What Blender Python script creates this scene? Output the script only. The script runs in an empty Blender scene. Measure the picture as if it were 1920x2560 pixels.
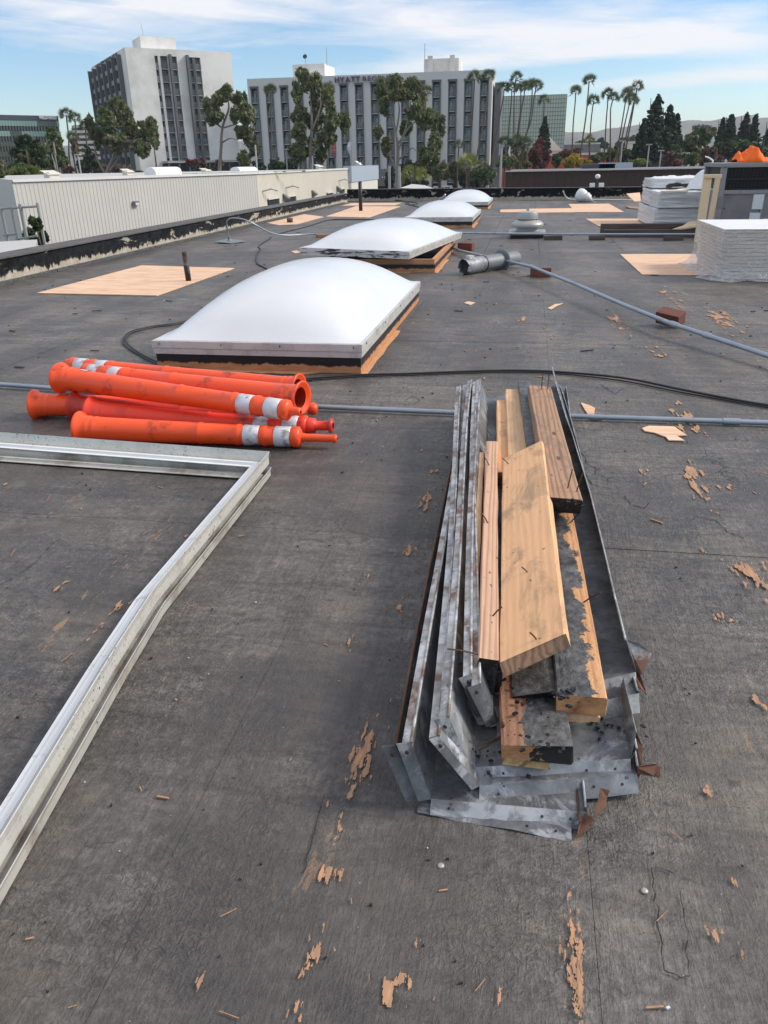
import bpy, bmesh, math, random
import numpy as np
from mathutils import Vector, Matrix, Euler

rnd = random.Random(7)
nrs = np.random.RandomState(11)
R = math.radians
scene = bpy.context.scene
COL = scene.collection

# ------------------------------------------------------------------ camera
HAZE = 1.6e-4
EYE = 1.05
PITCH, ROLL, YAW, FPX = R(24.2), R(1.1), R(10.3), 1940.0
_f = Vector((-math.sin(YAW)*math.cos(PITCH), math.cos(YAW)*math.cos(PITCH), -math.sin(PITCH)))
_r0 = Vector((math.cos(YAW), math.sin(YAW), 0)); _u0 = _r0.cross(_f)
CR = _r0*math.cos(ROLL) - _u0*math.sin(ROLL); CU = _u0*math.cos(ROLL) + _r0*math.sin(ROLL); CF = _f
cam_data = bpy.data.cameras.new('camera')
cam = bpy.data.objects.new('camera', cam_data); COL.objects.link(cam)
m3 = Matrix((CR, CU, -CF)).transposed()
cam.matrix_world = Matrix.Translation((0, 0, EYE)) @ m3.to_4x4()
cam_data.sensor_fit = 'VERTICAL'; cam_data.sensor_height = 24
cam_data.lens = 24*FPX/2560
cam_data.clip_start = 0.05; cam_data.clip_end = 20000
scene.camera = cam

# survey helpers: a sight line from the camera met with a level, a depth or an upright plane
def ray(x, y): return CF + CR*((x-960)/FPX) - CU*((y-1280)/FPX)
def P(x, y, z=0.0):
    d = ray(x, y); t = (z-EYE)/d.z; return Vector((0, 0, EYE)) + d*t
def PY(x, y, Y):
    d = ray(x, y); return Vector((0, 0, EYE)) + d*(Y/d.y)
def PW(x, y, p0, dr):
    n = Vector((-dr[1], dr[0], 0)); d = ray(x, y); o = Vector((0, 0, EYE))
    t = (Vector(p0)-o).dot(n)/d.dot(n); return o + d*t

# ------------------------------------------------------------------ world, sun, exposure
SUN_EL, SUN_AZ = R(36), R(74)          # azimuth measured from +Y towards +X
world = bpy.data.worlds.new('World'); scene.world = world; world.use_nodes = True
nt = world.node_tree; nt.nodes.clear(); N = nt.nodes; Lk = nt.links
wo = N.new('ShaderNodeOutputWorld'); bg = N.new('ShaderNodeBackground')
sky = N.new('ShaderNodeTexSky'); sky.sky_type = 'NISHITA'; sky.sun_disc = False
sky.sun_elevation = SUN_EL; sky.sun_rotation = SUN_AZ
sky.air_density = 1.0; sky.dust_density = 0.15; sky.ozone_density = 4.0; sky.altitude = 50
bg.inputs['Strength'].default_value = 0.15
def wn(t, **k):
    n = N.new(t)
    for a, b in k.items(): setattr(n, a, b)
    return n
def wm(op, a, b=None, c=None, clamp=False):
    n = wn('ShaderNodeMath', operation=op); n.use_clamp = clamp
    for i, v in enumerate((a, b, c)):
        if v is None: continue
        if isinstance(v, (int, float)): n.inputs[i].default_value = v
        else: Lk.new(v, n.inputs[i])
    return n.outputs[0]
tc = wn('ShaderNodeTexCoord'); sx = wn('ShaderNodeSeparateXYZ'); Lk.new(tc.outputs['Generated'], sx.inputs[0])
az = wm('ARCTAN2', sx.outputs['X'], sx.outputs['Y'])         # azimuth from +Y
el = wm('ARCSINE', sx.outputs['Z'])
# high cirrus: streaks that lie nearly level, drawn out towards the right
cb = wn('ShaderNodeCombineXYZ'); Lk.new(az, cb.inputs[0]); Lk.new(el, cb.inputs[1])
def cloud_noise(sx_, sy_, shear, off, sc, det, rough, dist):
    u = wm('MULTIPLY', az, sx_); e2 = wm('SUBTRACT', el, wm('MULTIPLY', az, shear)); v = wm('MULTIPLY', e2, sy_)
    c = wn('ShaderNodeCombineXYZ'); Lk.new(u, c.inputs[0]); Lk.new(v, c.inputs[1]); c.inputs[2].default_value = off
    n = wn('ShaderNodeTexNoise'); Lk.new(c.outputs[0], n.inputs['Vector'])
    n.inputs['Scale'].default_value = sc; n.inputs['Detail'].default_value = det
    n.inputs['Roughness'].default_value = rough; n.inputs['Distortion'].default_value = dist
    return n.outputs[0]
n1 = cloud_noise(1.0, 5.0, 0.02, 3.1, 2.6, 7, .56, .35)
n2 = cloud_noise(1.0, 9.0, -0.05, 8.4, 6.0, 8, .62, .6)
n3 = cloud_noise(1.0, 3.0, 0.0, 1.7, 1.4, 3, .5, .2)
def bump(ax, ex, wx, wy, slope):       # a soft elongated cloud bank centred on azimuth ax, elevation ex
    da = wm('SUBTRACT', az, ax); de = wm('SUBTRACT', wm('SUBTRACT', el, ex), wm('MULTIPLY', da, slope))
    q = wm('ADD', wm('POWER', wm('DIVIDE', wm('ABSOLUTE', da), wx), 2.0), wm('POWER', wm('DIVIDE', wm('ABSOLUTE', de), wy), 2.0))
    return wm('EXPONENT', wm('MULTIPLY', q, -1.0))
def azel(x, y):
    d = ray(x, y).normalized(); return math.atan2(d.x, d.y), math.asin(d.z)
total = None
for (x, y, wx, wy, sl, am) in ((1050, 10, .36, .045, -.05, .30), (1400, 95, .22, .020, -.06, .24), (330, 20, .22, .05, -.02, .14), (1850, 110, .11, .028, -.10, .20),
                               (60, 250, .15, .022, 0, .14), (1010, 180, .13, .016, .03, .24), (1300, 155, .16, .010, .04, .18), (80, 95, .22, .022, -.05, .16),
                               (1500, 208, .20, .010, .03, .20), (1760, 205, .14, .010, .02, .20)):
    a0, e0 = azel(x, y); b = wm('MULTIPLY', bump(a0, e0, wx, wy, sl), am)
    total = b if total is None else wm('ADD', total, b)
dens = wm('ADD', wm('ADD', wm('MULTIPLY', n1, .62), wm('MULTIPLY', n2, .42)), total)
dens = wm('ADD', dens, wm('MULTIPLY', wm('SUBTRACT', n3, .5), .45))
mask = wm('MULTIPLY', wm('SUBTRACT', dens, .685), 4.8, clamp=True)
mask = wm('MULTIPLY', mask, .92)
# cloud veil added above the frame, unseen, to make the sky's light more neutral
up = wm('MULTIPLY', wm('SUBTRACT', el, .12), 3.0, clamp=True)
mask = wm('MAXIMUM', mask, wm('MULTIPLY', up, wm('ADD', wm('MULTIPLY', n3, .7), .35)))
hs = wn('ShaderNodeHueSaturation'); hs.inputs['Saturation'].default_value = 1.15; hs.inputs['Value'].default_value = .74; hs.inputs['Hue'].default_value = .503
Lk.new(sky.outputs[0], hs.inputs['Color'])
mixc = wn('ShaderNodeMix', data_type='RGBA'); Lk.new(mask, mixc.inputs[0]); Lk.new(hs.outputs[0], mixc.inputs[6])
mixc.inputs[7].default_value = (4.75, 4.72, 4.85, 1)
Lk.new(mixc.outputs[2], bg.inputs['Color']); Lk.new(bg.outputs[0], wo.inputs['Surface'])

sun_data = bpy.data.lights.new('sun', 'SUN'); sun_data.energy = 2.3; sun_data.angle = R(18); sun_data.color = (1.0, .93, .82)
sun = bpy.data.objects.new('sun', sun_data); COL.objects.link(sun)
sv = Vector((math.sin(SUN_AZ)*math.cos(SUN_EL), math.cos(SUN_AZ)*math.cos(SUN_EL), math.sin(SUN_EL)))
sun.rotation_euler = sv.to_track_quat('Z', 'Y').to_euler()
sun.location = (20, 10, 40)
scene.view_settings.view_transform = 'Standard'; scene.view_settings.look = 'None'
scene.view_settings.exposure = 0.5; scene.view_settings.gamma = 1; scene.view_settings.use_curve_mapping = False

# ------------------------------------------------------------------ materials
class NT:
    def __init__(s, name):
        s.m = bpy.data.materials.new(name); s.m.use_nodes = True; s.t = s.m.node_tree
        s.b = s.t.nodes['Principled BSDF']; s.o = s.t.nodes['Material Output']; s.L = s.t.links
        s.tc = s.n('ShaderNodeTexCoord')
    def n(s, t, **k):
        x = s.t.nodes.new(t)
        for a, b in k.items(): setattr(x, a, b)
        return x
    def set(s, sock, v):
        if isinstance(v, bpy.types.NodeSocket): s.L.new(v, sock)
        elif isinstance(v, (tuple, list)) and len(v) == 3 and sock.type == 'RGBA': sock.default_value = (*v, 1)
        else: sock.default_value = v
    def math(s, op, a, b=0.0, clamp=False):
        x = s.n('ShaderNodeMath', operation=op); x.use_clamp = clamp; s.set(x.inputs[0], a); s.set(x.inputs[1], b); return x.outputs[0]
    def vec(s, coord='Object', scale=(1, 1, 1), rot=(0, 0, 0), loc=(0, 0, 0), rand=False):
        mp = s.n('ShaderNodeMapping'); mp.inputs['Scale'].default_value = scale; mp.inputs['Rotation'].default_value = rot
        mp.inputs['Location'].default_value = loc
        src = s.tc.outputs[coord] if coord != 'World' else s.n('ShaderNodeNewGeometry').outputs['Position']
        if rand:
            oi = s.n('ShaderNodeObjectInfo'); ad = s.n('ShaderNodeVectorMath', operation='ADD')
            mu = s.math('MULTIPLY', oi.outputs['Random'], 37.0); s.L.new(src, ad.inputs[0]); s.L.new(mu, ad.inputs[1]); src = ad.outputs[0]
        s.L.new(src, mp.inputs['Vector']); return mp.outputs[0]
    def noise(s, v, sc, det=4, rough=.55, dist=0):
        x = s.n('ShaderNodeTexNoise'); s.set(x.inputs['Vector'], v); x.inputs['Scale'].default_value = sc
        x.inputs['Detail'].default_value = det; x.inputs['Roughness'].default_value = rough; x.inputs['Distortion'].default_value = dist
        return x.outputs[0]
    def vor(s, v, sc, out='Distance', feature='F1', rnd_=1):
        x = s.n('ShaderNodeTexVoronoi', feature=feature); s.set(x.inputs['Vector'], v); x.inputs['Scale'].default_value = sc
        x.inputs['Randomness'].default_value = rnd_; return x.outputs[out]
    def ramp(s, f, pts, interp='LINEAR'):
        x = s.n('ShaderNodeValToRGB'); s.set(x.inputs[0], f); r = x.color_ramp; r.interpolation = interp
        while len(r.elements) < len(pts): r.elements.new(.5)
        for e, (p, c) in zip(r.elements, pts):
            e.position = p; e.color = (*c, 1) if isinstance(c, (tuple, list)) else (c, c, c, 1)
        return x.outputs[0]
    def mix(s, f, a, b, mode='MIX'):
        x = s.n('ShaderNodeMix', data_type='RGBA', blend_type=mode); s.set(x.inputs[0], f); s.set(x.inputs[6], a); s.set(x.inputs[7], b); return x.outputs[2]
    def bump(s, h, strength=.3, dist=.01, prev=None):
        x = s.n('ShaderNodeBump'); x.inputs['Strength'].default_value = strength; x.inputs['Distance'].default_value = dist
        s.set(x.inputs['Height'], h)
        if prev is not None: s.L.new(prev, x.inputs['Normal'])
        return x.outputs[0]
    def fin(s, color=None, rough=None, metal=None, normal=None, **k):
        if color is not None: s.set(s.b.inputs['Base Color'], color)
        if rough is not None: s.set(s.b.inputs['Roughness'], rough)
        if metal is not None: s.set(s.b.inputs['Metallic'], metal)
        if normal is not None: s.L.new(normal, s.b.inputs['Normal'])
        for a, v in k.items(): s.set(s.b.inputs[a.replace('_', ' ')], v)
        return s.m
def dk(c, f): return tuple(x*f for x in c)

def simple(name, c, rough=.6, metal=0, var=.12, sc=3, bs=0, bsc=30, bd=.004, rand=False, stretch=(1, 1, 1), dirt=None, dsc=2, dlo=.55, dhi=.75, **k):
    t = NT(name); v = t.vec(scale=stretch, rand=rand)
    n = t.noise(v, sc, 5, .6); col = t.ramp(n, [(.25, dk(c, 1-var)), (.75, dk(c, 1+var))])
    if dirt: col = t.mix(t.ramp(t.noise(v, dsc, 6, .65), [(dlo, 0.), (dhi, 1.)]), col, dirt)
    nm = t.bump(t.noise(v, bsc, 4, .6), bs, bd) if bs else None
    return t.fin(col, rough, metal, nm, **k)

def metal_galv(name, c=(.36, .38, .40), sc=60, rust=0.0, rough=.42, white=.35):
    t = NT(name); v = t.vec(); w = t.vec(scale=(1, 1, 1), rand=True)
    sp = t.vor(v, sc, 'Color'); g = t.n('ShaderNodeRGBToBW'); t.L.new(sp, g.inputs[0])
    col = t.ramp(g.outputs[0], [(.1, dk(c, .86)), (.9, dk(c, 1.12))])
    big = t.noise(w, 4, 6, .65); col = t.mix(t.ramp(big, [(.40, 0.), (.60, 1.)]), dk(c, .48), col); md = t.noise(w, 26, 6, .7, .3); col = t.mix(.75, col, t.ramp(md, [(.35, .62), (.65, 1.3)]), 'MULTIPLY')
    wh = t.noise(w, 9, 7, .7, .6); col = t.mix(t.math('MULTIPLY', t.ramp(wh, [(.53, 0.), (.60, 1.)]), white), col, (.66, .68, .72))
    dots = t.noise(v, 45, 3, .5); col = t.mix(t.ramp(dots, [(.69, 0.), (.73, .8)]), col, (.05, .045, .04))
    if rust:
        ru = t.noise(w, 11, 7, .7, .4); col = t.mix(t.math('MULTIPLY', t.ramp(ru, [(.5, 0.), (.62, 1.)]), rust), col, (.17, .075, .04))
    ro = t.ramp(big, [(.3, rough+.2), (.7, rough)])
    return t.fin(col, ro, .45, t.bump(t.noise(w, 18, 5, .6), .25, .003))

def wood(name, c, c2, grain=1.0, rough=.7, stain=0.0, tar=0.0, tside=1, axis=0, scl=(2.2, 34, 34), bumps=.25, knots=True, darkside=None):
    t = NT(name); s_ = scl if axis == 0 else (scl[1], scl[0], scl[2])
    v = t.vec(scale=s_, rand=True); w = t.vec(scale=(1, 1, 1), rand=True)
    g = t.noise(v, 1.6, 6, .6, 1.6); wv = t.n('ShaderNodeTexWave', wave_type='BANDS', bands_direction='Y')
    v2 = t.vec(scale=(1.2, 22, 22) if axis == 0 else (22, 1.2, 22), rand=True)
    t.L.new(v2, wv.inputs['Vector']); wv.inputs['Scale'].default_value = .9; wv.inputs['Distortion'].default_value = 14; wv.inputs['Detail'].default_value = 4
    wv.inputs['Detail Scale'].default_value = .6
    f = t.math('ADD', t.math('MULTIPLY', g, .55), t.math('MULTIPLY', wv.outputs[0], .45*grain))
    col = t.ramp(f, [(.22, c2), (.62, c)])
    big = t.noise(w, 6, 4, .6); col = t.mix(t.ramp(big, [(.35, 0.), (.75, .5)]), col, dk(c, .78))
    if knots:
        kv = t.vor(t.vec(scale=(4, 12, 12) if axis == 0 else (12, 4, 12), rand=True), 1.0)
        col = t.mix(t.ramp(kv, [(.05, .9), (.10, 0.)]), col, dk(c2, .35))
    pk = t.noise(t.vec(scale=(30, 60, 60) if axis == 0 else (60, 30, 60), rand=True), 1.3, 2, .5)
    col = t.mix(t.ramp(pk, [(.70, 0.), (.74, .8)]), col, dk(c2, .3))
    if stain:
        st = t.noise(t.vec(scale=(4, 9, 9) if axis == 0 else (9, 4, 9), rand=True), 1.2, 6, .68, .8)
        col = t.mix(t.math('MULTIPLY', t.ramp(st, [(.52, 0.), (.66, 1.)]), stain), col, (.13, .115, .095))
    nm = t.bump(f, bumps, .003)
    rr = rough
    if tar:
        sy = t.n('ShaderNodeSeparateXYZ'); t.L.new(t.tc.outputs['Object'], sy.inputs[0])
        ed = t.noise(t.vec(scale=(1, 1, 1), rand=True), 14, 5, .65)
        pos = t.math('ADD', t.math('MULTIPLY', sy.outputs['Y'], 14.0*tside), t.math('MULTIPLY', ed, 1.6))
        tm = t.ramp(t.math('ADD', pos, tar), [(.80, 0.), (.84, 1.)])
        tc_ = t.ramp(t.noise(w, 30, 6, .7), [(.32, (.022, .022, .023)), (.5, (.085, .084, .084)), (.68, (.19, .187, .183))])
        col = t.mix(tm, col, tc_); rr = t.mix(tm, (rough,)*3, (.45, .45, .45))
        nm = t.bump(t.noise(w, 60, 5, .7), .9, .006, nm)
    return t.fin(col, rr, 0, nm)

MT = {}
# the roof coating: weathered black bitumen on plywood, brush ridges, cracks, dust, pin-holes
def roof_mat():
    t = NT('roof_coating'); v = t.vec('World')
    big = t.noise(v, .55, 5, .6, .4); mid = t.noise(v, 3.2, 7, .66, .6); fine = t.noise(v, 46, 6, .72, .3); vf = t.noise(v, 170, 4, .7)
    rid = t.noise(t.vec('World', scale=(60, 7, 1), rot=(0, 0, R(4))), 1.0, 5, .7, 1.5)
    base = t.ramp(big, [(.30, (.088, .076, .067)), (.5, (.116, .104, .094)), (.72, (.150, .136, .118))])
    d = t.ramp(mid, [(.34, .62), (.5, 1.0), (.72, 1.28)]); base = t.mix(1.0, base, d, 'MULTIPLY')
    d2 = t.ramp(fine, [(.32, .42), (.5, 1.0), (.70, 1.75)]); base = t.mix(.8, base, d2, 'MULTIPLY')
    d3 = t.ramp(rid, [(.33, .66), (.52, 1.0), (.72, 1.22)]); base = t.mix(.75, base, d3, 'MULTIPLY')
    wrm = t.noise(t.vec('World', loc=(7, 7, 0)), 55, 3, .55, 2.6); wg2 = t.ramp(t.noise(t.vec('World', loc=(1, 17, 0)), 2.1, 5, .65), [(.42, 0.), (.6, 1.)])
    base = t.mix(t.math('MULTIPLY', wg2, .5), base, t.mix(1.0, base, t.ramp(wrm, [(.40, .35), (.50, 1.), (.60, 1.7)]), 'MULTIPLY'))
    # brown dust
    du = t.noise(t.vec('World', loc=(4, 9, 0)), 1.6, 7, .7, .5); base = t.mix(t.ramp(du, [(.46, 0.), (.66, .65)]), base, (.165, .138, .105))
    lon = t.noise(t.vec('World', scale=(2.6, .28, 1), loc=(5, 0, 0)), 1.0, 5, .62, .5); base = t.mix(1.0, base, t.ramp(lon, [(.32, .74), (.5, 1.0), (.68, 1.22)]), 'MULTIPLY')
    lat = t.noise(t.vec('World', scale=(3.5, 17, 1), loc=(0, 8, 0)), 1.0, 6, .68, .8); base = t.mix(1.0, base, t.ramp(lat, [(.34, .66), (.5, 1.0), (.66, 1.30)]), 'MULTIPLY')
    lat2 = t.noise(t.vec('World', scale=(9, 34, 1), loc=(3, 8, 0)), 1.0, 4, .7, 1.0); base = t.mix(t.ramp(lat2, [(.63, 0.), (.68, .7)]), base, (.045, .040, .038))
    # wet-looking dark smears
    dm = t.noise(t.vec('World', loc=(14, 2, 0), scale=(1, .6, 1)), 1.3, 6, .7, .7); base = t.mix(t.ramp(dm, [(.46, 0.), (.64, .75)]), base, (.058, .051, .049))
    # cracks
    wv = t.n('ShaderNodeVectorMath', operation='ADD'); t.L.new(v, wv.inputs[0])
    nz = t.n('ShaderNodeTexNoise'); t.L.new(v, nz.inputs['Vector']); nz.inputs['Scale'].default_value = 3.0; nz.inputs['Detail'].default_value = 5
    sc_ = t.n('ShaderNodeVectorMath', operation='SCALE'); t.L.new(nz.outputs['Color'], sc_.inputs[0]); sc_.inputs['Scale'].default_value = .42
    t.L.new(sc_.outputs[0], wv.inputs[1])
    cr = t.vor(wv.outputs[0], 2.1, 'Distance', 'DISTANCE_TO_EDGE'); crm = t.ramp(cr, [(.0, .8), (.004, .6), (.010, 0.)])
    gate = t.ramp(t.noise(t.vec('World', loc=(3, 3, 3)), 1.1, 5, .6), [(.56, 0.), (.66, 1.)])
    crk = t.math('MULTIPLY', crm, gate); base = t.mix(crk, base, (.016, .015, .015))
    # bare-wood grain showing where the coating is worn thin along the nail lines
    sy = t.n('ShaderNodeSeparateXYZ'); t.L.new(v, sy.inputs[0])
    spx = t.math('FRACT', t.math('DIVIDE', t.math('ADD', sy.outputs['X'], 50.03), .406)); line = t.ramp(t.math('ABSOLUTE', t.math('SUBTRACT', spx, .5)), [(.0, 1.), (.07, .8), (.16, 0.)])
    wn_ = t.noise(t.vec('World', scale=(26, 9, 1), loc=(2, 5, 0)), 1.0, 6, .75, .4); wg = t.noise(t.vec('World', loc=(9, 1, 0)), .9, 4, .6)
    wl = t.math('MULTIPLY', t.math('MULTIPLY', t.ramp(wn_, [(.585, 0.), (.62, 1.)]), line), t.ramp(wg, [(.50, 0.), (.62, 1.)]))
    base = t.mix(t.math('MULTIPLY', wl, .75), base, (.36, .22, .12))
    # pale specks
    spk = t.vor(v, 26, 'Distance'); base = t.mix(t.ramp(spk, [(.022, .8), (.034, 0.)]), base, (.42, .41, .38))
    h = t.math('ADD', t.math('MULTIPLY', fine, 1.0), t.math('MULTIPLY', rid, .8)); h = t.math('ADD', h, t.math('MULTIPLY', vf, .35))
    h = t.math('SUBTRACT', h, t.math('MULTIPLY', crk, 1.0)); h = t.math('ADD', h, t.math('MULTIPLY', t.math('MULTIPLY', wg2, wrm), 1.6))
    nm = t.bump(h, .75, .006); nm = t.bump(mid, .5, .02, nm)
    ro = t.ramp(mid, [(.3, .42), (.6, .60), (.8, .72)])
    return t.fin(base, ro, 0, nm, Specular_IOR_Level=.55)
MT['roof'] = roof_mat()
MT['seam'] = simple('joint_black', (.02, .02, .02), .8)
MT['bare'] = simple('bare_wood_stain', (.46, .25, .14), .85, var=.3, sc=40, stretch=(3, .5, 1), dirt=(.30, .19, .12), dsc=30, dlo=.45, dhi=.65)
MT['ply'] = None
def ply_mat():
    t = NT('new_plywood'); v = t.vec('World', scale=(.9, 9, 1)); g = t.noise(v, 2.2, 6, .62, 1.4)
    col = t.ramp(g, [(.30, (.50, .28, .16)), (.50, (.72, .46, .29)), (.70, (.86, .62, .44))])
    b = t.noise(t.vec('World', scale=(2, 5, 1)), 1.5, 5, .65); col = t.mix(t.ramp(b, [(.45, 0.), (.7, .55)]), col, (.85, .63, .46))
    return t.fin(col, .75, 0, t.bump(g, .2, .002))
MT['ply'] = ply_mat()
def parapet_mat(name, inner=(0, 0, 0)):
    t = NT(name); v = t.vec('World'); sy = t.n('ShaderNodeSeparateXYZ'); t.L.new(v, sy.inputs[0])
    n = t.noise(t.vec('World', scale=(13, 13, 1.4)), 1.0, 7, .75, .3); n2 = t.noise(t.vec('World', scale=(1.6, 1.6, 3)), 1.0, 5, .6)
    hgt = t.math('ADD', sy.outputs['Z'], t.math('MULTIPLY', t.math('SUBTRACT', n, .5), .26))
    low = t.ramp(t.math('ADD', hgt, t.math('MULTIPLY', t.math('SUBTRACT', n2, .5), .16)), [(.075, 1.), (.085, 0.)])
    pat = t.noise(t.vec('World', scale=(3.0, 1.2, 6.0), loc=(4, 4, 4)), 1.1, 7, .7, .7); patm = t.ramp(pat, [(.60, 0.), (.615, 1.)])
    mk = t.math('MAXIMUM', low, t.math('MULTIPLY', patm, .9))
    tar = t.ramp(t.noise(v, 9, 6, .7), [(.35, (.006, .006, .0065)), (.7, (.030, .030, .032))])
    stu = t.ramp(t.noise(v, 14, 6, .7), [(.3, (.34, .29, .22)), (.7, (.56, .50, .41))])
    col = t.mix(mk, tar, stu); ro = t.mix(mk, (.55,)*3, (.85,)*3)
    nm = t.bump(t.noise(t.vec('World', scale=(1, 1, 2)), 24, 6, .7), .9, .012)
    return t.fin(col, ro, 0, nm, Specular_IOR_Level=.1)
MT['parapet'] = parapet_mat('tarred_parapet')
MT['cap'] = simple('parapet_cap', (.10, .095, .09), .85, var=.35, sc=6, bs=.6, bsc=20, dirt=(.05, .05, .05), dsc=5)
MT['dome'] = None
def dome_mat():
    t = NT('milky_acrylic'); v = t.vec(rand=True)
    col = t.ramp(t.noise(v, 2.2, 5, .6), [(.3, (.68, .69, .71)), (.7, (.74, .75, .765))])
    dr = t.ramp(t.noise(v, 22, 6, .75), [(.62, 0.), (.74, .25)]); col = t.mix(dr, col, (.6, .58, .54))
    return t.fin(col, .27, 0, t.bump(t.noise(v, 5, 3, .5), .06, .01), Coat_Weight=.2, Coat_Roughness=.15, Subsurface_Weight=0.0)
MT['dome'] = dome_mat()
MT['alu'] = simple('mill_aluminium', (.68, .65, .61), .38, .3, var=.10, sc=8, bs=.1, bsc=40, dirt=(.36, .34, .30), dsc=9, dlo=.5, dhi=.8, rand=True)
MT['alu2'] = simple('tarred_aluminium', (.66, .63, .60), .42, .3, var=.1, sc=8, dirt=(.05, .05, .055), dsc=5, dlo=.50, dhi=.56, rand=True, stretch=(1, 4, 6))
def gutter_mat():
    t = NT('painted_frame_metal'); w = t.vec(rand=False)
    col = t.ramp(t.noise(w, 2.5, 5, .6), [(.3, (.64, .62, .56)), (.7, (.74, .72, .67))])
    sp = t.noise(w, 95, 3, .6); gate = t.ramp(t.noise(w, 2.2, 4, .6), [(.42, 0.), (.6, 1.)])
    col = t.mix(t.math('MULTIPLY', t.ramp(sp, [(.60, 0.), (.66, .85)]), gate), col, (.14, .13, .12))
    dr = t.noise(w, 14, 6, .7); col = t.mix(t.ramp(dr, [(.5, 0.), (.75, .45)]), col, (.33, .30, .25))
    return t.fin(col, .36, .25, t.bump(dr, .12, .003))
MT['gutter'] = gutter_mat()
MT['gutter_dirty'] = simple('dirty_frame_metal', (.50, .48, .43), .55, .2, var=.15, sc=10, bs=.15, bsc=60, dirt=(.20, .15, .11), dsc=6, dlo=.48, dhi=.7)
MT['gutter_white'] = simple('bright_frame_metal', (.82, .82, .80), .3, .1, var=.08, sc=6, dirt=(.45, .43, .40), dsc=12, dlo=.6, dhi=.75)
MT['galv'] = metal_galv('galvanised_sheet', (.25, .265, .285), white=.42)
MT['galv_dark'] = metal_galv('dark_galvanised_sheet', (.17, .185, .20), white=.10, rough=.5)
MT['galv_light'] = metal_galv('pale_galvanised_sheet', (.42, .435, .445), white=.8, rust=.25)
MT['galv_rust'] = metal_galv('rusty_galvanised_edge', (.52, .51, .49), white=.6, rust=.9)
MT['rust'] = simple('rust', (.13, .062, .038), .85, .1, var=.4, sc=30, bs=.5, bsc=60)
MT['nail'] = simple('rusty_nail', (.10, .065, .05), .6, .6, var=.3, sc=90)
MT['conduit'] = simple('zinc_conduit', (.36, .41, .46), .38, .6, var=.12, sc=9, dirt=(.18, .18, .18), dsc=5, dlo=.6, dhi=.8)
MT['cable'] = simple('black_cable', (.018, .018, .019), .5, bs=.1)
MT['orange'] = simple('safety_orange_plastic', (.95, .095, .018), .36, var=.07, sc=3, rand=True, dirt=(.30, .035, .012), dsc=7, dlo=.57, dhi=.68, bs=.06, bsc=9)
MT['orange2'] = simple('faded_red_orange_plastic', (.85, .055, .022), .42, var=.10, sc=4, rand=True, dirt=(.28, .045, .03), dsc=6, dlo=.54, dhi=.68, bs=.06, bsc=9)
MT['orange3'] = simple('old_dark_orange_plastic', (.60, .038, .020), .48, var=.12, sc=4, rand=True, dirt=(.20, .03, .02), dsc=8, dlo=.55, dhi=.75)
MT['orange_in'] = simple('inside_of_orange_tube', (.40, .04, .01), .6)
MT['reflect'] = simple('reflective_sheeting', (.66, .67, .70), .35, .15, var=.12, sc=20, rand=True, dirt=(.27, .25, .23), dsc=14, dlo=.53, dhi=.62)
MT['sticker'] = simple('white_paper_sticker', (.75, .72, .72), .6, var=.2, sc=60, dirt=(.35, .2, .2), dsc=50, dlo=.6, dhi=.65)
MT['yellow'] = simple('yellow_rope', (.6, .42, .05), .8)
MT['w_tan'] = wood('tan_board', (.94, .56, .29), (.76, .41, .20), grain=.35, stain=.5)
MT['w_brown'] = wood('weathered_brown_timber', (.42, .245, .145), (.21, .11, .062), grain=1.1, stain=.7)
MT['w_grain'] = wood('raw_fir_stud', (.66, .41, .26), (.40, .20, .12), grain=1.5, stain=.12, scl=(1.6, 60, 60))
MT['w_pale'] = wood('pale_pine', (.74, .49, .27), (.60, .36, .19), grain=.6, stain=.25)
MT['w_orange'] = wood('orange_fir', (.74, .40, .19), (.54, .25, .11), grain=1.2, stain=.1, tar=.36)
MT['w_tar'] = wood('tar_covered_timber', (.50, .26, .13), (.34, .16, .07), grain=1.0, tar=1.8)
MT['w_tar2'] = wood('half_tarred_timber', (.34, .17, .10), (.2, .09, .05), grain=1.0, tar=.35, tside=-1)
def end_tar():
    t = NT('half_tarred_board_end'); v = t.vec(); sy = t.n('ShaderNodeSeparateXYZ'); t.L.new(v, sy.inputs[0])
    n = t.noise(v, 30, 5, .7); f = t.math('ADD', t.math('MULTIPLY', sy.outputs['Y'], -14.0), t.math('MULTIPLY', n, 1.6)); m = t.ramp(f, [(.78, 0.), (.82, 1.)])
    c = t.ramp(t.noise(t.vec(scale=(1, 40, 120)), 1, 5, .65, 1), [(.3, (.26, .12, .05)), (.7, (.52, .27, .12))])
    return t.fin(t.mix(m, c, (.013, .013, .014)), .8, 0, t.bump(t.noise(v, 90, 4, .6), .5, .004))
MT['end_tar'] = end_tar()
MT['w_end'] = simple('sawn_board_end', (.50, .25, .11), .85, var=.35, sc=50, bs=.5, bsc=90, dirt=(.20, .09, .04), dsc=24, dlo=.45, dhi=.65)
MT['w_curb'] = wood('curb_timber', (.60, .30, .145), (.42, .19, .09), grain=.8, stain=.25)
MT['w_curb_tar'] = None
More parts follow.
